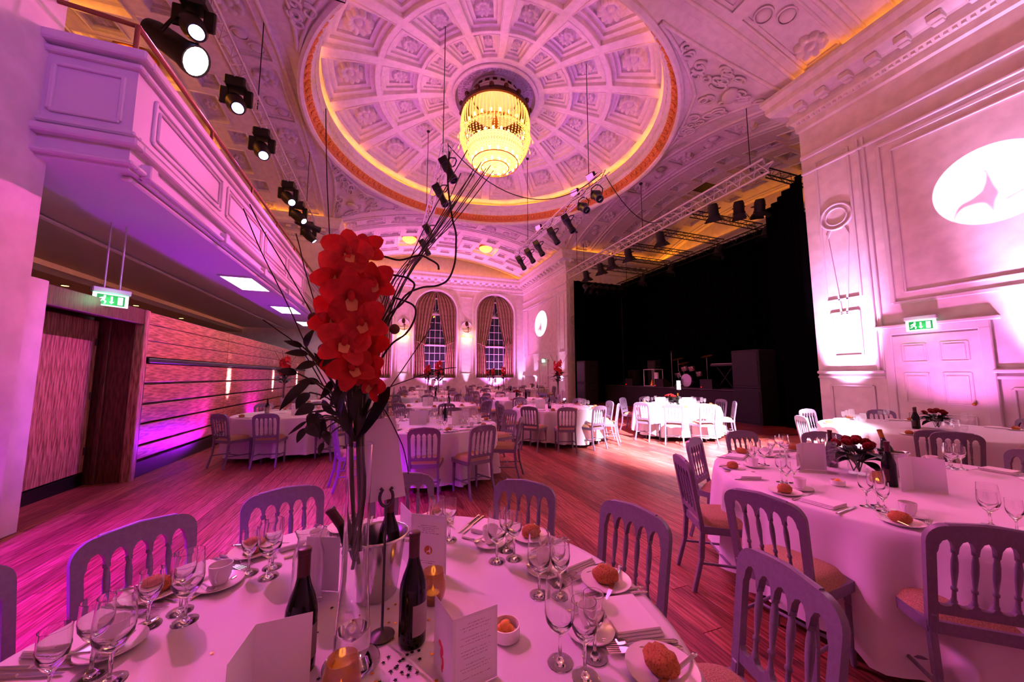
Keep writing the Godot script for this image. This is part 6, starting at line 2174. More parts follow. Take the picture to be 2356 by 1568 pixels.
func petal_mesh(L: float, w: float, cup := 0.12) -> MB:
	# lies along +y, faces +z
	var g := []
	for i in 8:
		var u := i / 7.0
		var ww := w * 0.5 * pow(sin(PI * pow(clampf(u * 0.95 + 0.02, 0, 1), 0.85)), 0.5)
		var row := PackedVector3Array()
		for j in 5:
			var v := (j - 2) / 2.0
			row.append(Vector3(ww * v, u * L, cup * L * (4 * u * (1 - u)) * 0.5 + 0.10 * L * v * v * sin(u * PI) - 0.05 * L * u))
		g.append(row)
	var b := MB.new()
	b.sheet(g)
	return b

func orchid_bloom(parent: Node, at: Vector3, L: float, yaw: float, pitch: float, roll: float) -> void:
	var h := Node3D.new()
	h.name = "bloom"
	parent.add_child(h, true)
	h.transform = Transform3D(Basis(Vector3.UP, yaw) * Basis(Vector3.RIGHT, -pitch) * Basis(Vector3(0, 0, 1), roll), at)
	var angs := [0.0, 1.2, -1.2, 2.35, -2.35]
	for i in 5:
		var wide := 0.95 if i in [1, 2] else 0.72
		part(h, "petal", petal_mesh(L, L * wide), M["orchid_petal"], Transform3D(Basis(Vector3(0, 0, 1), angs[i]) * Basis(Vector3.RIGHT, 0.15), Vector3.ZERO))
	var b := MB.new()
	b.ball(Vector3(0, 0.06 * L, 0.18 * L), Vector3(0.12, 0.2, 0.16) * L, 6, 8)
	part(h, "column", b, M["orchid_petal"])
	b = MB.new()
	b.sheet([PackedVector3Array([Vector3(-0.08, 0.02, 0.08) * L, Vector3(0, 0.0, 0.06) * L, Vector3(0.08, 0.02, 0.08) * L]), PackedVector3Array([Vector3(-0.2, -0.12, 0.3) * L, Vector3(0, -0.18, 0.2) * L, Vector3(0.2, -0.12, 0.3) * L]), PackedVector3Array([Vector3(-0.16, -0.42, 0.34) * L, Vector3(0, -0.46, 0.36) * L, Vector3(0.16, -0.42, 0.34) * L])])
	part(h, "lip", b, M["orchid_lip"])

func smooth_line(p: Array, n := 4) -> Array:
	var c := Curve3D.new()
	for i in p.size():
		var t := Vector3.ZERO
		if i > 0 and i < p.size() - 1: t = (p[i + 1] - p[i - 1]) / 6.0
		c.add_point(p[i], -t, t)
	var o := []
	for i in p.size() - 1:
		for k in n: o.append(c.sample(i, k / float(n)))
	o.append(p[p.size() - 1])
	return o

const VASE := Vector3(-0.062, TT, -1.085)

func vase_shape(b: MB) -> void:
	b.lathe([Vector2(0.0, 0.0), Vector2(0.068, 0.0), Vector2(0.070, 0.004), Vector2(0.05, 0.012), Vector2(0.038, 0.024), Vector2(0.046, 0.042), Vector2(0.044, 0.08), Vector2(0.034, 0.22), Vector2(0.031, 0.4), Vector2(0.035, 0.56), Vector2(0.0325, 0.56), Vector2(0.0285, 0.4), Vector2(0.031, 0.22), Vector2(0.040, 0.085), Vector2(0.0, 0.06)], 32)

func near_centrepiece() -> void:
	var b := MB.new()
	vase_shape(b)
	solo("glass_vase", b, M["solid_glass"], "tall clear glass vase in the middle of the near table", "vase", T(VASE))
	var t := thing("orchid_arrangement", "tall red orchids with dark leaves and curling twigs in the near vase", "flowers", Vector3.ZERO)
	# stems down into the vase
	var mouth := VASE + Vector3(-0.01, 0.57, 0)
	for i in 6:
		var a := i * 2.4
		b = MB.new()
		var top := Vector3(-0.08 + 0.03 * cos(a), 1.55 + 0.1 * sin(i * 1.7), -1.08 + 0.03 * sin(a))
		b.tube(smooth_line([VASE + Vector3(0.014 * cos(a + 2.0), 0.24 + 0.02 * (i % 4), 0.014 * sin(a + 2.0)), VASE + Vector3(0.016 * cos(a), 0.42, 0.016 * sin(a)), mouth + Vector3(0.016 * cos(a), 0, 0.016 * sin(a)), top], 3), 0.0045, 6)
		part(t, "stem", b, M["stem_green"])
	b = MB.new()
	b.tube(smooth_line([mouth, Vector3(-0.085, 1.5, -1.08), Vector3(-0.095, 1.7, -1.09), Vector3(-0.10, 1.87, -1.08)], 5), 0.006, 6)
	part(t, "flower_spike", b, M["stem_green"])
	b = MB.new()
	b.tube(smooth_line([mouth, Vector3(-0.07, 1.5, -1.06), Vector3(-0.05, 1.66, -1.05), Vector3(-0.035, 1.75, -1.04)], 5), 0.005, 6)
	part(t, "flower_spike", b, M["stem_green"])
	for i in BLOOMS.size():
		var q: Array = BLOOMS[i]
		orchid_bloom(t, q[0], q[1], q[2], q[3], 0.5 * sin(i * 2.3))
		b = MB.new()
		var p: Vector3 = q[0]
		b.tube([p, p.lerp(Vector3(-0.085, p.y - 0.05, -1.085), 0.6), Vector3(-0.088, p.y - 0.06, -1.085)], 0.003, 5)
		part(t, "flower_stalk", b, M["stem_green"])
	for i in LEAVES.size():
		part(t, "leaf", leaf_mesh(LEAVES[i][0], LEAVES[i][1], LEAVES[i][2], 0.08 + 0.04 * (i % 3), Vector3((0.3 if i < 19 else 1.2) * sin(i * 1.9), 0.25 + (0.0 if i < 19 else 0.6 * cos(i * 2.7)), 1)), M["dark_leaf"])
	# stalks that carry the outer leaves
	for i in range(0, 16):
		b = MB.new()
		b.tube(smooth_line([mouth, mouth.lerp(LEAVES[i][0], 0.5) + Vector3(0, 0.04, 0.01), LEAVES[i][0]], 4), 0.0022, 5)
		part(t, "leaf_stalk", b, M["stem_green"])
	var sp := smooth_line(BIG_LEAF, 3)
	var g := []
	for i in sp.size():
		var u := i / float(sp.size() - 1)
		var w := 0.03 * pow(sin(PI * clampf(u * 0.93 + 0.05, 0, 1)), 0.6)
		var s := Vector3(0.72, 0.42, 0.5).normalized()
		g.append(PackedVector3Array([sp[i] - s * w, sp[i] + Vector3(0, -0.004, -0.004), sp[i] + s * w]))
	b = MB.new(); b.sheet(g)
	part(t, "broad_leaf", b, M["dark_leaf"])
	for r in REEDS:
		b = MB.new(); b.tube(smooth_line(r, 4), 0.0017, 5)
		part(t, "reed", b, M["stem_green"])
	for i in TWIGS.size():
		b = MB.new(); b.tube(smooth_line(TWIGS[i], 5), 0.0032 if i < 4 else 0.0016, 5)
		part(t, "twig", b, M["twig"])
	for p in BALLS:
		b = MB.new(); b.ball(p, Vector3(0.015, 0.015, 0.015), 8, 12)
		part(t, "seed_ball", b, M["thistle"])

var tall_mesh := {}
func tall_arrangement(at: Vector3, yaw: float, label: String) -> void:
	# vase with a head of red orchids, for the other tables
	if tall_mesh.is_empty():
		var b := MB.new(); vase_shape(b); tall_mesh["vase"] = b.mesh()
		b = MB.new()
		for i in 5: b.tube([Vector3(0.01 * cos(i * 2.0), 0.3, 0.01 * sin(i * 2.0)), Vector3(0.015 * cos(i * 1.3), 0.58, 0.015 * sin(i * 1.3)), Vector3(0.06 * cos(i * 1.3), 0.85 + 0.05 * i, 0.06 * sin(i * 1.3))], 0.005, 5)
		tall_mesh["stems"] = b.mesh()
		var rr := RandomNumberGenerator.new(); rr.seed = 5
		b = MB.new()
		for i in 26:
			var a := rr.randf() * TAU
			var p := Vector3(cos(a) * 0.03, rr.randf_range(0.58, 0.8), sin(a) * 0.03)
			var lm := leaf_mesh(p, p + Vector3(cos(a) * rr.randf_range(0.08, 0.22), rr.randf_range(-0.08, 0.12), sin(a) * rr.randf_range(0.08, 0.22)), 0.06, 0.1, Vector3(0, 1, 0.3))
			b.v.append_array(lm.v); b.n.append_array(lm.n)
		tall_mesh["leaves"] = b.mesh()
		for k in 9:
			b = MB.new()
			for i in 5:
				var pm := petal_mesh(0.07, 0.055)
				var bs := Basis(Vector3(0, 0, 1), [0.0, 1.2, -1.2, 2.35, -2.35][i]) * Basis(Vector3.RIGHT, 0.2)
				for q in pm.v.size(): pm.v[q] = bs * pm.v[q]; pm.n[q] = bs * pm.n[q]
				b.v.append_array(pm.v); b.n.append_array(pm.n)
			tall_mesh["bloom"] = b.mesh()
			break
	solo("glass_vase", tall_mesh["vase"], M["clear_glass"], "tall clear vase %s" % label, "vase", T(at, yaw), "tall vases on the far tables")
	var t := thing("orchid_arrangement", "red orchids in the vase %s" % label, "flowers", at, yaw, "tall orchids on the far tables")
	part(t, "stem", tall_mesh["stems"], M["stem_green"])
	part(t, "leaves", tall_mesh["leaves"], M["dark_leaf"])
	for k in 12:
		var a := k * 2.4
		var p := Vector3(cos(a) * 0.07, 0.78 + k * 0.028, sin(a) * 0.07)
		part(t, "bloom", tall_mesh["bloom"], M["orchid_petal"], Transform3D(Basis(Vector3.UP, PI / 2 - a) * Basis(Vector3.RIGHT, -0.3), p))
	for k in 3:
		var b := MB.new()
		b.tube(smooth_line([Vector3(0, 0.55, 0), Vector3(0.05 * cos(k * 2.0), 0.9, 0.05 * sin(k * 2.0)), Vector3(0.25 * cos(k * 2.0), 1.25, 0.25 * sin(k * 2.0))], 3), 0.003, 4)
		part(t, "twig", b, M["twig"])

func low_posy(at: Vector3, label: String) -> void:
	var b := MB.new()
	b.lathe([Vector2(0.0, 0.0), Vector2(0.05, 0.0), Vector2(0.055, 0.01), Vector2(0.05, 0.13), Vector2(0.047, 0.13), Vector2(0.05, 0.012), Vector2(0.0, 0.008)], 20)
	solo("glass_tumbler", b, M["clear_glass"], "clear glass tumbler holding the posy %s" % label, "vase", T(at))
	var t := thing("rose_posy", "low posy of red roses with dark leaves %s" % label, "flowers", at)
	b = MB.new()
	for i in 8: b.tube([Vector3(0.02 * cos(i * 2.1), 0.02, 0.02 * sin(i * 2.1)), Vector3(0.07 * cos(i * 0.8), 0.2, 0.07 * sin(i * 0.8))], 0.004, 5)
	part(t, "stems", b, M["stem_green"])
	var pm := petal_mesh(0.05, 0.062, 0.5)
	for i in 9:
		var a := i * 2.4
		var r := 0.03 + 0.013 * i
		var head := MB.new()
		for k in 11:
			var bs := Basis(Vector3.UP, k * 2.39) * Basis(Vector3.RIGHT, 0.25 + 0.07 * k)
			for q in pm.v.size():
				head.v.append(bs * (pm.v[q] + Vector3(0, 0, -0.004 - 0.0015 * k))); head.n.append(bs * pm.n[q])
		part(t, "rose", head, M["rose_red"], Transform3D(Basis(Vector3(-sin(a), 0, cos(a)), 0.0) * Basis(Vector3(sin(a), 0, -cos(a)), -r * 5.0), Vector3(cos(a) * r, 0.25 - r * 0.4, sin(a) * r)))
	for i in 24:
		var a := i * 0.55
		var lo := -0.05 if i > 12 else 0.0
		part(t, "leaf", leaf_mesh(Vector3(cos(a) * 0.04, 0.15 + lo, sin(a) * 0.04), Vector3(cos(a) * 0.19, 0.14 + lo + 0.05 * sin(i * 2.0), sin(a) * 0.19), 0.085, 0.14, Vector3(0, 1, 0)), M["dark_leaf"])

# ------------------------------------------------------------------ tables
func seat_at(p: Vector2, c: Vector3) -> Array:
	# from the place of a chair's top rail and the table's middle: chair position and turn
	var o := Vector3(p.x - c.x, 0, p.y - c.z).normalized()
	return [Vector3(p.x, 0, p.y) - o * 0.25, atan2(o.x, o.z), atan2(o.x, -o.z)]

func ice_bucket(at: Vector3, label: String, sc := 1.0) -> void:
	var t := thing("ice_bucket", label, "ice bucket", at)
	t.scale = Vector3.ONE * sc
	var b := MB.new()
	b.lathe([Vector2(0.0, 0.0), Vector2(0.06, 0.0), Vector2(0.064, 0.006), Vector2(0.09, 0.19), Vector2(0.098, 0.195), Vector2(0.1, 0.2), Vector2(0.096, 0.203), Vector2(0.088, 0.196), Vector2(0.06, 0.012), Vector2(0.0, 0.01)], 36)
	part(t, "pail", b, M["chrome"])
	b = MB.new()
	var pts := []
	for i in 25: pts.append(Vector3(cos(TAU * i / 24) * 0.0995, 0.199, sin(TAU * i / 24) * 0.0995))
	b.tube(pts, 0.004, 6, false)
	part(t, "rolled_rim", b, M["chrome"])
	for s in [-1.0, 1.0]:
		b = MB.new()
		b.tube([Vector3(s * 0.088, 0.17, -0.02), Vector3(s * 0.112, 0.165, -0.02), Vector3(s * 0.112, 0.165, 0.02), Vector3(s * 0.088, 0.17, 0.02)], 0.005, 6)
		part(t, "handle", b, M["chrome"])

func card_stand(at: Vector3, where: String, tilt: float, full := true) -> void:
	var t := thing("card_stand", "slim card stand %s" % where, "stand", at, 0, "card stands")
	var b := MB.new()
	b.lathe([Vector2(0.0, 0.0), Vector2(0.035, 0.0), Vector2(0.036, 0.004), Vector2(0.02, 0.012), Vector2(0.004, 0.018), Vector2(0.0035, 0.36)], 20)
	part(t, "rod", b, M["dark_steel"])
	b = MB.new()
	var pts := []
	for i in 13:
		var a := -PI / 2 - 2.5 + 5.0 * i / 12.0
		pts.append(Vector3(cos(a) * 0.019, 0.387 + sin(a) * 0.026, 0))
	pts.insert(0, pts[0] + Vector3(-0.006, 0.006, 0)); pts.append(pts[-1] + Vector3(0.006, 0.006, 0))
	b.tube(pts, 0.005, 6)
	part(t, "clip", b, M["dark_steel"])
	b = MB.new()
	b.box(Vector3(0, 0.12, 0), Vector3(0.115, 0.24, 0.0015))
	var o := solo("table_card", b, M["card_white"], "white table card %s" % where, "card", Transform3D(Basis(Vector3.UP, -0.25) * Basis(Vector3(0, 0, 1), tilt), at + Vector3(0, 0.378, -0.006)), "table cards")

func near_table() -> void:
	var c := Vector3(-0.05, 0, -1.17)
	round_table(c, 0.92, 0.68, 3, "near table")
	var ch := [[Vector2(-1.26, -1.62), "by the cut-off left chair", "grey-lilac chair cut off by the picture's left edge"], [Vector2(-0.95, -1.99), "by the second chair from left", "grey-lilac chair on the magenta floor, second from left edge"], [Vector2(-0.50, -2.31), "left of the vase", "grey-lilac chair just left of the tall near vase"], [Vector2(0.12, -2.40), "behind the table card", "grey-lilac chair half hidden behind the white table card"], [Vector2(0.78, -2.0), "right of the card stand", "grey-lilac chair facing the near table, right of the card stand"], [Vector2(1.12, -1.46), "at its right rim", "grey-lilac chair at the near table's right rim"], [Vector2(1.24, -0.86), "by the big lower-right chair", "large grey-lilac chair back at the lower right, pale seat"]]
	for i in ch.size():
		var s := seat_at(ch[i][0], c)
		make_chair(ch[i][2], s[0], s[1], "chairs round the near table")
		place(c, 0.92, s[2], 0, "on near table, " + ch[i][1], i)
	for q in [[1.8 + 0.52, "bottom right corner", 8], [-1.85, "bottom left corner", 9]]:
		place(c, 0.92, q[0], 0, "on near table, " + q[1], q[2])
	near_centrepiece()
	var Yt := Vector3(0, TT, 0)
	wine_bottle(Vector3(-0.187, TT, -1.105), -0.75, "dark wine bottle left of the tall vase on the near table")
	wine_bottle(Vector3(0.093, TT, -1.11), -0.9, "dark wine bottle right of the card stand on the near table")
	ice_bucket(Vector3(-0.005, TT, -1.38), "chrome ice bucket behind the vase on the near table")
	wine_bottle(Vector3(0.0, TT + 0.05, -1.375), -1.75, "dark bottle lying in the near ice bucket, neck to the left", 0.62)
	wine_bottle(Vector3(0.025, TT + 0.035, -1.40), 0.3, "dark bottle standing upright in the near ice bucket", 0.05)
	card_stand(Vector3(0.012, TT, -1.16), "on the near table", 0.16)
	votive(Vector3(0.17, TT, -1.27), "amber glass votive beside the right-hand bottle on the near table")
	votive(Vector3(-0.075, TT, -0.965), "amber glass votive at the bottom edge, before the vase foot")
	put("water_jug", "water_jug", M["solid_glass"], Vector3(-0.225, TT, -1.40), 0, "clear glass water jug behind the left bottle on the near table", "jug", "water jugs")
	var lines := []
	for i in 5: lines.append([0.16 + 0.035 * i, 0.5 + 0.2 * sin(i * 1.9)])
	lines.append([0.84, 0.5]); lines.append([0.88, 0.35])
	var cover := print_material("print_cover", lines, true, Color(0.45, 0.36, 0.42))
	lines = []
	for i in 17:
		if i % 4 != 3: lines.append([0.08 + 0.05 * i, 0.45 + 0.35 * absf(sin(i * 1.3))])
	var inner := print_material("print_inner", lines, false, Color(0.55, 0.46, 0.52))
	# the panel that carries the roundel faces the camera
	menu_card(Vector3(0.112, TT, -1.50), -0.945, -0.385, "folded menu card with an orange giraffe roundel on the near table", [cover, null])
	menu_card(Vector3(0.17, TT, -0.90), -0.575, -0.755, "folded menu card with small print at the front of the near table", [inner, sprig_material()], 0.8)
	menu_card(Vector3(-0.25, TT, -1.49), -0.9, -0.5, "white menu card behind the water jug on the near table", [null, null], 0.85)
	menu_card(Vector3(-0.27, TT, -1.04), 0.75, 0.7, "pale menu card at the bottom edge left of the bottle", [null, null], 0.8)
	var rk := thing("butter_dish", "small white dish of orange butter balls on the near table", "dish", Vector3(0.35, TT, -1.04))
	part(rk, "ramekin", W["ramekin"], M["china"])
	part(rk, "butter", W["butter_balls"], M["butter"])
	# star confetti
	var star := PackedVector2Array()
	for i in 10: star.append(Vector2.from_angle(PI / 5 * i) * (0.006 if i % 2 == 0 else 0.003))
	var sb := MB.new(); sb.extrude(star, 0.0006, Transform3D(Basis(Vector3.RIGHT, -PI / 2), Vector3(0, 0.0012, 0)))
	var sm := sb.mesh()
	var rr := RandomNumberGenerator.new(); rr.seed = 11
	for i in 70:
		var black := i < 26
		var p := Vector3(0.06 + rr.randfn(0, 0.028), TT, -1.03 + rr.randfn(0, 0.025)) if i < 18 else Vector3(-0.02 + rr.randfn(0, 0.16), TT, -1.12 + rr.randfn(0, 0.12))
		solo("star_confetti", sm, M["black_confetti"] if black else M["gold_confetti"], "tiny %s star confetti scattered on the near tablecloth" % ("black" if black else "gold"), "confetti", T(p, rr.randf() * TAU), "%s star confetti" % ("black" if black else "gold"))

# what each place on a table lies nearest to
const SPOTS := {
	"right-hand table": ["by its side-on chair", "by its narrow end-on chair", "by the light pool", "at its far middle", "by the tan-seated chair", "by the big dark chair", "at its right rim", "at its lower right"],
	"table by the right pier": ["behind the leaning bottle", "at its stage end", "against the pier", "at its far right", "at its near right", "at its near left"],
	"table behind the card": ["just right of the card", "by its nearest chair", "by the edge-on chair", "at its far right", "at its far middle", "at its far side, right", "behind the flowers", "hidden by the vase"],
	"table by the boarded wall": ["at its left front", "at its front middle", "at its right front", "at its right", "at its far right", "at its far side", "nearest the boards"],
	"table left of the spotlit one": ["left front", "front middle", "right front", "by the first edge-on chair", "by the second edge-on chair", "far right", "far side, right", "far side, left", "far left", "left rim"],
	"spotlit table": ["at its shaded left", "at its bright front", "at its front right", "at its right", "at its right, behind", "at its far right", "behind the posy", "at its far left"],
}

func guest_table(c: Vector3, R: float, seats: Array, lod: int, lab: String, sd: int, chair_label: Array, far := false, drop := 0.66) -> void:
	var spots: Array = SPOTS.get(lab, [])
	round_table(c, R, drop, sd, lab)
	for i in seats.size():
		var s: Array
		if seats[i] is Vector2: s = seat_at(seats[i], c)
		elif seats[i] is Vector3:
			var od := Vector3(sin(seats[i].z), 0, cos(seats[i].z))
			s = [Vector3(seats[i].x, 0, seats[i].y) - od * 0.25, seats[i].z, seat_at(Vector2(seats[i].x, seats[i].y), c)[2]]
		else:
			var a: float = deg_to_rad(seats[i])
			s = seat_at(Vector2(c.x + sin(a) * (R + 0.42), c.z - cos(a) * (R + 0.42)), c)
		var lb: String = chair_label[i] if i < chair_label.size() else "grey-lilac chair drawn up to the %s" % lab
		if far: make_far_chair(lb, s[0], s[1], "chairs round the %s" % lab)
		else: make_chair(lb, s[0], s[1], "chairs round the %s" % lab)
		place(c, R, s[2], lod, ("on the %s" % lab) + ((", " + spots[i]) if i < spots.size() else ""), i)

func ring_seats(n: int, off: float) -> Array:
	var o := []
	for i in n: o.append(off + 360.0 * i / n)
	return o

func build_tables() -> void:
	ware()
	near_table()
	# right-hand table
	var c := Vector3(3.5, 0, -1.5)
	guest_table(c, 1.18, [Vector2(2.18, -2.2), Vector2(2.92, -2.78), Vector2(3.78, -2.95), Vector2(4.55, -2.6), Vector3(1.90, -1.39, -1.414), Vector3(2.37, -0.80, -0.694), 95.0, 128.0], 1, "right-hand table", 8, ["grey-lilac chair seen side-on at the right-hand table's left rim", "narrow chair end-on at the right-hand table's far left", "chair back in the white light pool behind the right-hand table", "chair back at the far side of the right-hand table, mid", "chair with tan seat between near and right-hand tables", "big dark chair with tan seat at the picture's right bottom", "chair at the right rim of the right-hand table", "chair at the lower right rim of the right-hand table"])
	low_posy(Vector3(3.43, TT, -1.75), "on the right-hand table")
	votive(Vector3(3.15, TT, -1.50), "amber votive on the right-hand table", true)
	menu_card(Vector3(3.33, TT, -1.40), -0.5, 0.5, "blank menu card right of the dark bottle on right-hand table", [null, null])
	menu_card(Vector3(3.2, TT, -1.98), -0.2, 0.5, "blank menu card left of the rose posy on right-hand table", [null, null])
	wine_bottle(Vector3(3.27, TT, -1.49), 0.2, "dark wine bottle before the card on the right-hand table")
	ice_bucket(Vector3(3.62, TT, -1.62), "chrome ice bucket on the right-hand table", 0.9)
	wine_bottle(Vector3(3.62, TT + 0.05, -1.62), -0.6, "green gold-necked bottle leaning in the right-hand ice bucket", -0.4, true)
	wine_bottle(Vector3(3.5, TT, -1.95), 1.2, "dark wine bottle behind the rose posy")
	put("water_jug", "water_jug", M["clear_glass"], Vector3(3.28, TT, -1.83), 0, "clear water jug beside the rose posy", "jug", "water jugs")
	var rk := thing("butter_dish", "small white butter dish on the right-hand table", "dish", Vector3(2.95, TT, -1.62))
	part(rk, "ramekin", W["ramekin"], M["china"]); part(rk, "butter", W["butter_balls"], M["butter"])
	# table by the pier door
	c = Vector3(7.3, 0, -2.9)
	guest_table(c, 1.15, [Vector2(5.95, -2.25), Vector2(6.1, -3.75), 5.0, 50.0, 110.0, -120.0], 2, "table by the right pier", 9, ["chair back seen behind the leaning bottle on the right", "chair at the end of the table by the right pier", "chair against the pier wall behind that table"])
	low_posy(Vector3(7.4, TT, -2.8), "on the table by the right pier")
	wine_bottle(Vector3(7.1, TT, -2.9), 0.4, "first dark bottle on the table by the right pier")
	wine_bottle(Vector3(7.25, TT, -2.95), 1.4, "second dark bottle on the table by the right pier")
	# table behind the card
	c = Vector3(0.72, 0, -5.72)
	guest_table(c, 0.98, [Vector2(0.45, -4.42), Vector2(1.17, -4.40), Vector2(1.92, -5.05), Vector2(2.15, -6.2), -15.0, 22.0, -60.0, -105.0], 1, "table behind the card", 5, ["chair with tan seat right of the white card", "chair standing nearest the camera at the table behind the card", "chair seen edge-on at the right of the table behind the card", "chair behind the edge-on chair"])
	wine_bottle(Vector3(0.92, TT, -5.85), 0.0, "dark bottle at the middle of the table behind the card")
	ice_bucket(Vector3(0.62, TT, -5.95), "chrome ice bucket on the table behind the card")
	menu_card(Vector3(1.08, TT, -5.5), 0.1, 0.5, "blank menu card right of the bottle on the table behind the card", [null, null])
	menu_card(Vector3(0.5, TT, -5.75), -0.3, 0.5, "blank menu card left of the bucket on the table behind the card", [null, null])
	# table by the boarded wall
	c = Vector3(-1.75, 0, -8.25)
	guest_table(c, 0.98, [Vector2(-2.55, -7.15), Vector2(-1.84, -6.92), 135.0, 95.0, 50.0, 10.0, -35.0], 2, "table by the boarded wall", 6, ["chair at the left of the table by the boarded wall", "chair standing before the middle of the table by the boarded wall"])
	tall_arrangement(Vector3(-1.95, TT, -8.35), 0.4, "on the table by the boarded wall")
	wine_bottle(Vector3(-2.2, TT, -8.3), 0.0, "dark bottle on the table by the boarded wall")
	menu_card(Vector3(-1.6, TT, -8.1), 0.1, 0.5, "blank menu card on the table by the boarded wall", [null, null])
	# table left of the spotlit one
	c = Vector3(3.85, 0, -7.7)
	guest_table(c, 1.02, [Vector2(2.75, -6.72), Vector2(3.37, -6.28), Vector2(4.15, -6.34), Vector2(4.9, -6.75), Vector2(5.2, -7.5), Vector2(5.0, -8.6), 20.0, -15.0, -60.0, -95.0], 2, "table left of the spotlit one", 7, ["chair at the left front of the table left of the spotlit one", "chair facing the front of the table left of the spotlit one", "chair turned a little, right front of that table", "chair seen edge-on right of that table", "second edge-on chair nearest the spotlit table"])
	tall_arrangement(Vector3(3.9, TT, -7.7), 1.2, "on the table left of the spotlit one")
	card_stand(Vector3(4.05, TT, -7.75), "on the table left of the spotlit one", 0.0)
	wine_bottle(Vector3(3.55, TT, -7.45), 0.4, "dark bottle on the table left of the spotlit one")
	menu_card(Vector3(3.3, TT, -7.5), 0.2, 0.5, "blank menu card on the table left of the spotlit one", [null, null])
	# spotlit table
	c = Vector3(7.0, 0, -7.25)
	guest_table(c, 1.0, [Vector2(5.62, -6.85), Vector2(5.88, -6.15), Vector2(6.6, -5.9), Vector2(8.0, -6.4), Vector2(8.35, -7.06), Vector2(8.4, -7.9), Vector2(7.25, -8.65), Vector2(6.35, -8.5)], 2, "spotlit table", 10, ["shaded chair at the left of the spotlit table", "white-lit chair at the front of the spotlit table", "bright chair right of the front one at the spotlit table", "brightly edged chair at the right of the spotlit table", "chair behind the brightly edged one", "far right chair of the spotlit table", "far chair behind the posy of the spotlit table", "far left chair of the spotlit table"])
	low_posy(Vector3(6.95, TT, -7.35), "on the spotlit table")
	card_stand(Vector3(7.35, TT, -7.45), "on the spotlit table", 0.0)
	wine_bottle(Vector3(7.15, TT, -7.3), -0.3, "tilted gold-necked bottle on the spotlit table", 0.0, true)
	menu_card(Vector3(7.05, TT, -6.95), -0.3, 0.5, "white-lit menu card before the posy", [null, null])
	menu_card(Vector3(6.5, TT, -7.25), -0.3, 0.5, "white-lit menu card left of the posy", [null, null])
	# rows further back
	var far := [[1.3, -9.5, "table two rows behind the near vase", 0], [4.05, -11.0, "table under the chandelier", 2], [-1.35, -11.9, "table halfway along the boarded wall", 0], [1.45, -13.3, "table under the truss behind the flowers", 1], [4.75, -14.5, "table next behind the chandelier", 0], [-1.1, -15.7, "table at the end of the boarded wall", 1], [2.0, -17.2, "table in the far bay's entrance", 2], [5.4, -18.3, "table before the far right pier", 0], [8.2, -19.6, "table beside the far pier door", 2], [6.3, -22.6, "table beneath the right window", 0], [2.2, -21.6, "table beneath the middle window", 0], [-1.0, -20.4, "table beneath the left window", 2]]
	for i in far.size():
		c = Vector3(far[i][0], 0, far[i][1])
		guest_table(c, 1.0, ring_seats(8, 17.0 * i), 3, far[i][2], 20 + i, [], i > 0)
		var wh: String = "on the " + far[i][2]
		if far[i][3] == 0 or far[i][3] == 1: tall_arrangement(Vector3(c.x, TT, c.z), i * 0.9, wh)
		if far[i][3] == 2: low_posy(Vector3(c.x, TT, c.z), wh)
		wine_bottle(Vector3(c.x + 0.25, TT, c.z + 0.2), i * 1.1, "dark wine bottle " + wh)
		menu_card(Vector3(c.x - 0.3, TT, c.z + 0.3), 0.2 * i, 0.5, "blank white menu card " + wh, [null, null])
		card_stand(Vector3(c.x + 0.2, TT, c.z - 0.25), wh, 0.0)

# ------------------------------------------------------------------ projected roundels
func gobo_projector(at: Vector3, target: Vector3, label: String, ang: float, e: float, reach: float) -> void:
	# lamp, and a cut-out logo plate on an arm in front of it
	var t := thing("gobo_projector", label, "projector", at, 0, "logo projectors")
	t.basis = aim(at, target).basis
	var ry := Transform3D(Basis(Vector3.RIGHT, -PI / 2), Vector3.ZERO)
	var b := MB.new()
	b.lathe([Vector2(0.0, -0.3), Vector2(0.12, -0.28), Vector2(0.14, -0.1), Vector2(0.14, 0.2), Vector2(0.10, 0.25), Vector2(0.10, 0.5), Vector2(0.11, 0.5), Vector2(0.11, 0.55), Vector2(0.1, 0.55)], 20, ry)
	part(t, "body", b, M["black_metal"])
	b = MB.new()
	var r := reach * tan(deg_to_rad(ang))
	var poly := PackedVector2Array()
	for p in giraffe(): poly.append(Vector2(p.x - 0.28, p.y - 0.62) * r * 1.25)
	b.extrude(poly, 0.001, Transform3D(Basis(), Vector3(0, 0, -reach)))
	var body := PackedVector2Array()
	for p in [[0.1, -0.52], [0.2, -0.42], [0.5, -0.3], [0.8, -0.22], [0.9, -0.28], [0.75, -0.36], [0.5, -0.42], [0.3, -0.5], [0.2, -0.56]]: body.append(Vector2(p[0], p[1]) * r)
	b.extrude(body, 0.001, Transform3D(Basis(), Vector3(0, 0, -reach)))
	b.bar(Vector3(-0.62, -0.74, 0) * r + Vector3(0, 0, -reach), Vector3(-0.62, -1.25, 0) * r + Vector3(0, 0, -reach), 0.004, 0.004)
	part(t, "logo_plate", b, M["black_metal"])
	b = MB.new()
	b.tube([Vector3(0, -0.14, 0.0), Vector3(0, -r * 1.3 - 0.02, -reach * 0.5), Vector3(-0.62 * r, -r * 1.28, -reach)], 0.008, 5)
	part(t, "plate_arm", b, M["black_metal"])
	b = MB.new()
	b.tube([Vector3(0, 0.12, 0.1), Vector3(0, 0.3, 0.1)], 0.02, 6)
	part(t, "clamp", b, M["black_metal"])
	spot(t, Transform3D(), Color(1.0, 0.93, 1.0), e, ang, 0.06, 0.01)

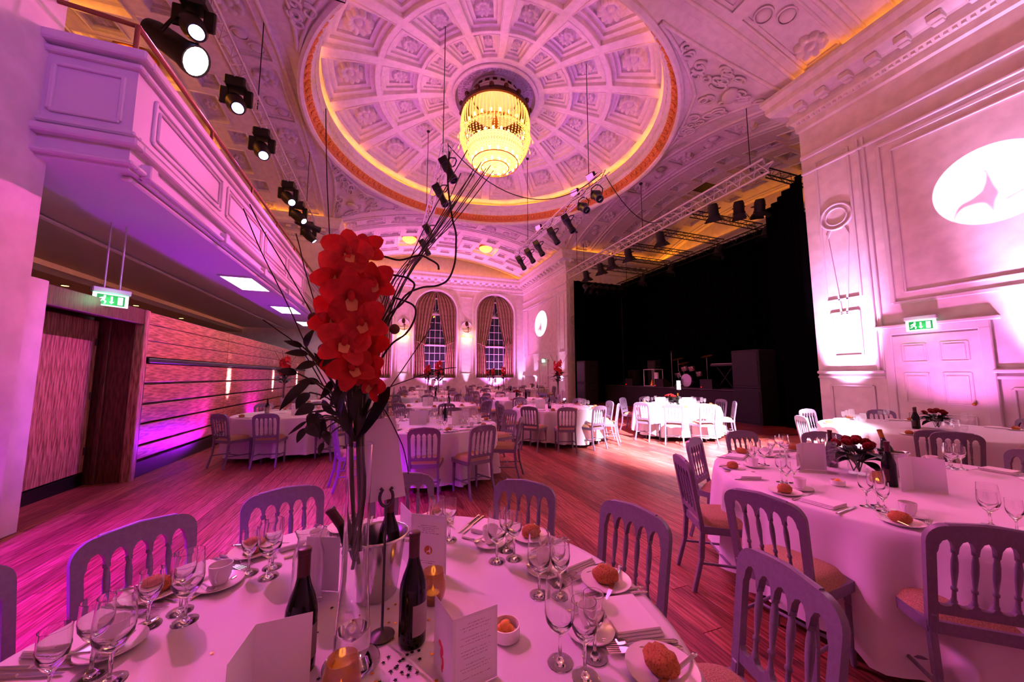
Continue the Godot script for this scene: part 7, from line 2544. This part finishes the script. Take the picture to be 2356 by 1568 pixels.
func cove_strip(a: Vector3, c: Vector3, label: String) -> void:
	# amber tape lying in the trough behind the cornice
	var t := thing("cove_light", label, "light strip", (a + c) / 2, 0, "amber light strips on the cornices")
	var d := c - a
	var b := MB.new()
	b.bar(-d / 2, d / 2, 0.05, 0.03)
	part(t, "led_strip", b, M["cove_glow"])
	var l := AreaLight3D.new()
	l.area_size = Vector2(0.06, d.length())
	l.light_color = LC.cove; l.light_energy = LK.cove * d.length(); l.shadow_enabled = true
	l.transform = Transform3D(Basis(Vector3.RIGHT.cross(d.normalized()).normalized() if false else d.normalized().cross(Vector3.UP), -d.normalized(), Vector3.DOWN), Vector3(0, 0.04, 0))
	t.add_child(l)

func build_coves() -> void:
	var x0 := CX - HALF; var x1 := CX + HALF; var z0 := CZ + HALF; var z1 := CZ - HALF
	var y := 8.69; var k := 0.22
	var runs := [[Vector3(x1 - k, y, z1 - 0.3), Vector3(x1 - k, y, FZ + 0.4), "amber strip on the far right pier's cornice"], [Vector3(x0 + k, y, FZ + 0.4), Vector3(x0 + k, y, z1 - 0.3), "amber strip on the far left pier's cornice"], [Vector3(x0 + 0.4, y, FZ + k), Vector3(x1 - 0.4, y, FZ + k), "amber strip on the window wall's cornice"],
		[Vector3(x1 + 0.3, y, z1 + k), Vector3(x1 + BAY - 0.4, y, z1 + k), "amber strip at the far end of the stage vault"], [Vector3(x1 + BAY - k, y, z1 + 0.4), Vector3(x1 + BAY - k, y, z0 - 0.4), "amber strip behind the stage drapes"], [Vector3(x1 + BAY - 0.4, y, z0 - k), Vector3(x1 + 0.3, y, z0 - k), "amber strip at the near end of the stage vault"],
		[Vector3(x0 - BAY + 0.4, y, z1 + k), Vector3(x0 - 0.3, y, z1 + k), "amber strip at the far end of the balcony vault"], [Vector3(x0 - BAY + k, y, z0 - 0.4), Vector3(x0 - BAY + k, y, z1 + 0.4), "amber strip on the outer balcony wall"],
		[Vector3(x1 - k, y, z0 + 0.3), Vector3(x1 - k, y, z0 + BAY - 0.4), "amber strip on the near right pier's cornice"], [Vector3(x0 + k, y, z0 + BAY - 0.4), Vector3(x0 + k, y, z0 + 0.3), "amber strip on the near left pier's cornice"]]
	for r in runs: cove_strip(r[0], r[1], r[2])
	# ring of tape at the foot of the dome
	for i in 16:
		var a := TAU * i / 16; var c := TAU * (i + 1) / 16
		var r := 5.98
		var A := Vector3(CX + r * sin(a), 10.66, CZ - r * cos(a)); var B := Vector3(CX + r * sin(c), 10.66, CZ - r * cos(c))
		var t := thing("dome_cove_light", "length of amber tape in the dome's ring cove", "light strip", (A + B) / 2, 0, "amber tape round the dome")
		var b := MB.new()
		b.bar((A - B) / 2 * 0.98, (B - A) / 2 * 0.98, 0.04, 0.02)
		part(t, "led_strip", b, M["cove_glow"])
		var l := AreaLight3D.new()
		var d := (B - A).normalized()
		l.area_size = Vector2(0.05, A.distance_to(B) * 0.95)
		l.light_color = LC.cove; l.light_energy = LK.dome; l.shadow_enabled = true
		l.transform = Transform3D(Basis(d.cross(Vector3.UP), -d, Vector3.DOWN), Vector3(0, 0.03, 0))
		t.add_child(l)

func build_uplights() -> void:
	var x1 := CX + HALF; var x0 := CX - HALF
	var z0 := CZ + HALF; var z1 := CZ - HALF
	var ups := [
		[Vector3(x1 - 1.0, 0, z0 + 0.62), Vector3(x1, 2.4, z0 + 0.62), "uplighter at the foot of the near right pilaster", LC.hot, LK.hot * 5.0, 18.0],
		[Vector3(x1 - 1.0, 0, z0 + 3.75), Vector3(x1, 2.4, z0 + 3.75), "uplighter under the oval light on the near right pier", LC.hot, LK.hot * 7.0, 25.0],
		[Vector3(x1 - 0.42, 0, z1 - 0.7), Vector3(x1, 2.2, z1 - 0.7), "uplighter at the far pier's stage-side corner", LC.hot, LK.hot, 14.0],
		[Vector3(x1 - 0.42, 0, z1 - 4.6), Vector3(x1, 2.2, z1 - 4.6), "uplighter under the far pier's oval light", LC.hot, LK.hot, 14.0],
		[Vector3(x1 - 0.45, 0, FZ + 0.42), Vector3(x1 - 0.1, 2.4, FZ), "uplighter in the far right corner of the hall", LC.hot, LK.hot, 14.0],
		[Vector3(5.41, 0, FZ + 0.42), Vector3(5.41, 2.2, FZ), "uplighter between the middle and right windows", LC.hot, LK.hot * 0.7, 14.0],
		[Vector3(1.0, 0, FZ + 0.42), Vector3(1.0, 2.2, FZ), "uplighter between the left and middle windows", LC.hot, LK.hot * 0.5, 14.0],
		[Vector3(-3.07, 0, -9.9), Vector3(-3.42, 1.36, -9.9), "first uplighter at the boarded wall", LC.hot, LK.board, 5.0],
		[Vector3(-3.07, 0, -13.3), Vector3(-3.42, 1.36, -13.3), "second uplighter at the boarded wall", LC.hot, LK.board, 5.0],
		[Vector3(-3.07, 0, -16.5), Vector3(-3.42, 1.36, -16.5), "third uplighter at the boarded wall", LC.hot, LK.board, 5.0],
		[Vector3(x1 - 1.1, 0, z0 + 2.2), Vector3(x1, 6.5, z0 + 2.4), "wide pink uplighter before the near pier door", LC.pink, LK.wall, 50.0],
		[Vector3(x1 - 1.0, 0, z1 - 2.2), Vector3(x1, 6.0, z1 - 2.4), "wide pink uplighter before the far pier", LC.pink, LK.wall * 2.6, 50.0],
		[Vector3(3.2, 0, FZ + 0.9), Vector3(3.2, 6.0, FZ), "wide pink uplighter under the middle window", LC.pink, LK.wall * 4.0, 55.0],
		[Vector3(7.6, 0, FZ + 0.9), Vector3(7.6, 6.0, FZ), "wide pink uplighter under the right window", LC.pink, LK.wall * 4.0, 55.0],
		[Vector3(-1.2, 0, FZ + 0.9), Vector3(-1.2, 6.0, FZ), "wide pink uplighter under the left window", LC.pink, LK.wall * 4.0, 55.0],
		[Vector3(-2.75, 0, -3.6), Vector3(-3.3, 1.6, -4.4), "magenta uplighter at the near left pier", LC.magenta, LK.mag * 0.15, 60.0],
		[Vector3(-2.9, 0, -9.1), Vector3(-3.42, 1.3, -8.0), "added magenta uplighter by the near end of the boarded wall", LC.magenta, LK.mag, 60.0],  # added lamp, makes the boards pinker
		[Vector3(-2.95, 0, -11.4), Vector3(-3.42, 1.2, -11.6), "added magenta uplighter halfway along the boarded wall", LC.magenta, LK.mag, 60.0],  # second added lamp for the boards
		[Vector3(-2.7, 0, -9.5), Vector3(-3.3, 3.5, -7.4), "added violet uplighter washing the balcony soffit", LC.violet, LK.soffit, 50.0],  # lamp added to tint the soffit violet
	]
	var corner := [[-1.0, -1.0, "far left", LC.pink], [1.0, -1.0, "far right", LC.violet], [1.0, 1.0, "near right", LC.violet], [-1.0, 1.0, "near left", LC.pink]]  # four lamps added to brighten the dome in pink and violet
	var feet := [Vector3(-2.2, 0, -17.4), Vector3(9.3, 0, -17.6), Vector3(9.35, 0, -4.3), Vector3(-2.4, 0, -9.9)]
	var fi := 0
	for q in corner:
		fi += 1
		ups.append([feet[fi - 1], Vector3(CX - q[0] * 1.5, 11.5, CZ - q[1] * 1.5), "added wide uplighter aimed at the dome from the %s" % q[2], q[3], LK.up, 32.0])
	for u in ups: uplighter(u[0], u[1], u[2], u[3], u[4], u[5])
	wall_flood(Vector3(-2.85, 3.3, -1.3), Vector3(-2.0, 0, -3.2), "magenta flood fixed on the near left pier", LC.magenta, LK.flood, 33.0)
	wall_flood(Vector3(0.8, 5.6, 1.1), Vector3(-2.9, 4.2, -4.6), "added violet fill flood on the wall behind the camera", LC.violet, LK.endface, 12.0)  # unseen flood added to light the balcony end

func wall_flood(at: Vector3, target: Vector3, label: String, c: Color, e: float, ang: float) -> void:
	var t := thing("flood_light", label, "stage light", at, 0, "flood lights")
	t.basis = aim(at, target).basis
	var b := MB.new(); b.box(Vector3(0, 0, 0.06), Vector3(0.3, 0.22, 0.12), Basis(), 0.015)
	part(t, "housing", b, M["black_metal"])
	b = MB.new(); b.box(Vector3(0, 0, -0.005), Vector3(0.26, 0.18, 0.01))
	part(t, "light_lens", b, M["lens_soft_glow"])
	b = MB.new(); b.tube([Vector3(-0.17, 0, 0.06), Vector3(-0.17, 0.02, 0.3), Vector3(0.17, 0.02, 0.3), Vector3(0.17, 0, 0.06)], 0.014, 5)
	part(t, "yoke", b, M["black_metal"])
	spot(t, Transform3D(Basis(), Vector3(0, 0, -0.03)), c, e, ang, 0.7, 0.1)

# brightness and colour of the lamps of the place and the added fill lamps
var LK := {"bowl": 1.5, "chand": 0.4, "sconce": 0.25, "sign": 1.0, "wash": 9.0, "profile": 5.0, "balcony": 62.0, "mover": 12.0, "follow": 800.0, "cove": 0.22, "dome": 0.42, "hot": 12.0, "board": 160.0, "wall": 8.5, "mag": 3.5, "flood": 58.0, "gobo": 420.0, "up": 26.0, "soffit": 0.7, "endface": 9.0, "recess": 60.0}
var LC := {"wash": Color(1.0, 0.38, 0.77), "mover": Color(0.72, 0.38, 1.0), "cove": Color(1.0, 0.55, 0.12), "hot": Color(1.0, 0.72, 0.97), "pink": Color(1.0, 0.48, 0.88), "violet": Color(0.72, 0.34, 0.98), "magenta": Color(0.70, 0.0, 1.0)}

func _ready() -> void:
	var cam := Camera3D.new()
	cam.name = "camera"
	cam.position = Vector3(0, 1.5, 0)
	cam.rotation_degrees = Vector3(5.6, -19.5, 0)
	cam.fov = 87.93
	cam.near = 0.03; cam.far = 200.0
	add_child(cam)
	cam.make_current()
	var we := WorldEnvironment.new()
	var env := Environment.new()
	env.background_mode = Environment.BG_COLOR
	env.background_color = Color(0.02, 0.02, 0.035)
	env.tonemap_mode = Environment.TONE_MAPPER_LINEAR
	env.tonemap_exposure = 1.9
	env.sdfgi_enabled = true; env.ssao_enabled = true; env.ssil_enabled = true
	we.environment = env
	we.name = "environment"
	add_child(we)
	rng.seed = 7
	make_materials()
	# structure
	build_floor()
	build_walls()
	build_cornice()
	build_vault("ceiling_far", 0.0, [1, 3], "coffered vault over the far bay")
	build_vault("ceiling_right", -PI / 2, [], "coffered vault over the stage", true)
	build_vault("ceiling_left", PI / 2, [1, 2, 3], "coffered vault over the balcony")
	build_vault("ceiling_near", PI, [1, 3], "coffered vault over the camera")
	build_dome()
	build_balcony()
	build_seating_wall()
	build_windows()
	build_coves()
	build_chandelier()
	build_uplights()
	build_sconces()
	exit_sign(Vector3(-3.35, 2.48, -5.9), 0.9, "green exit sign hanging over the left door recess", 1.2, 0.72)
	exit_sign(Vector3(CX + HALF - 0.12, 2.50, -3.75), -PI / 2, "green exit sign over the near right pier door", 0.0, 0.9)
	exit_sign(Vector3(CX + HALF - 0.12, 2.5, -21.3), -PI / 2, "green exit sign over the far pier door", 0.0, 0.9)
	build_stage()
	build_rig()
	gobo_projector(Vector3(-3.0, 7.05, -5.15), Vector3(CX + HALF, 4.85, -2.75), "black logo projector at the near end of the balcony truss", 3.0, LK.gobo, 2.4)
	gobo_projector(Vector3(-3.0, 7.0, -14.2), Vector3(CX + HALF, 5.05, -21.9), "black logo projector towards the far end of the balcony truss", 3.3, LK.gobo * 1.4, 1.2)
	build_dance_floor()
	build_tables()
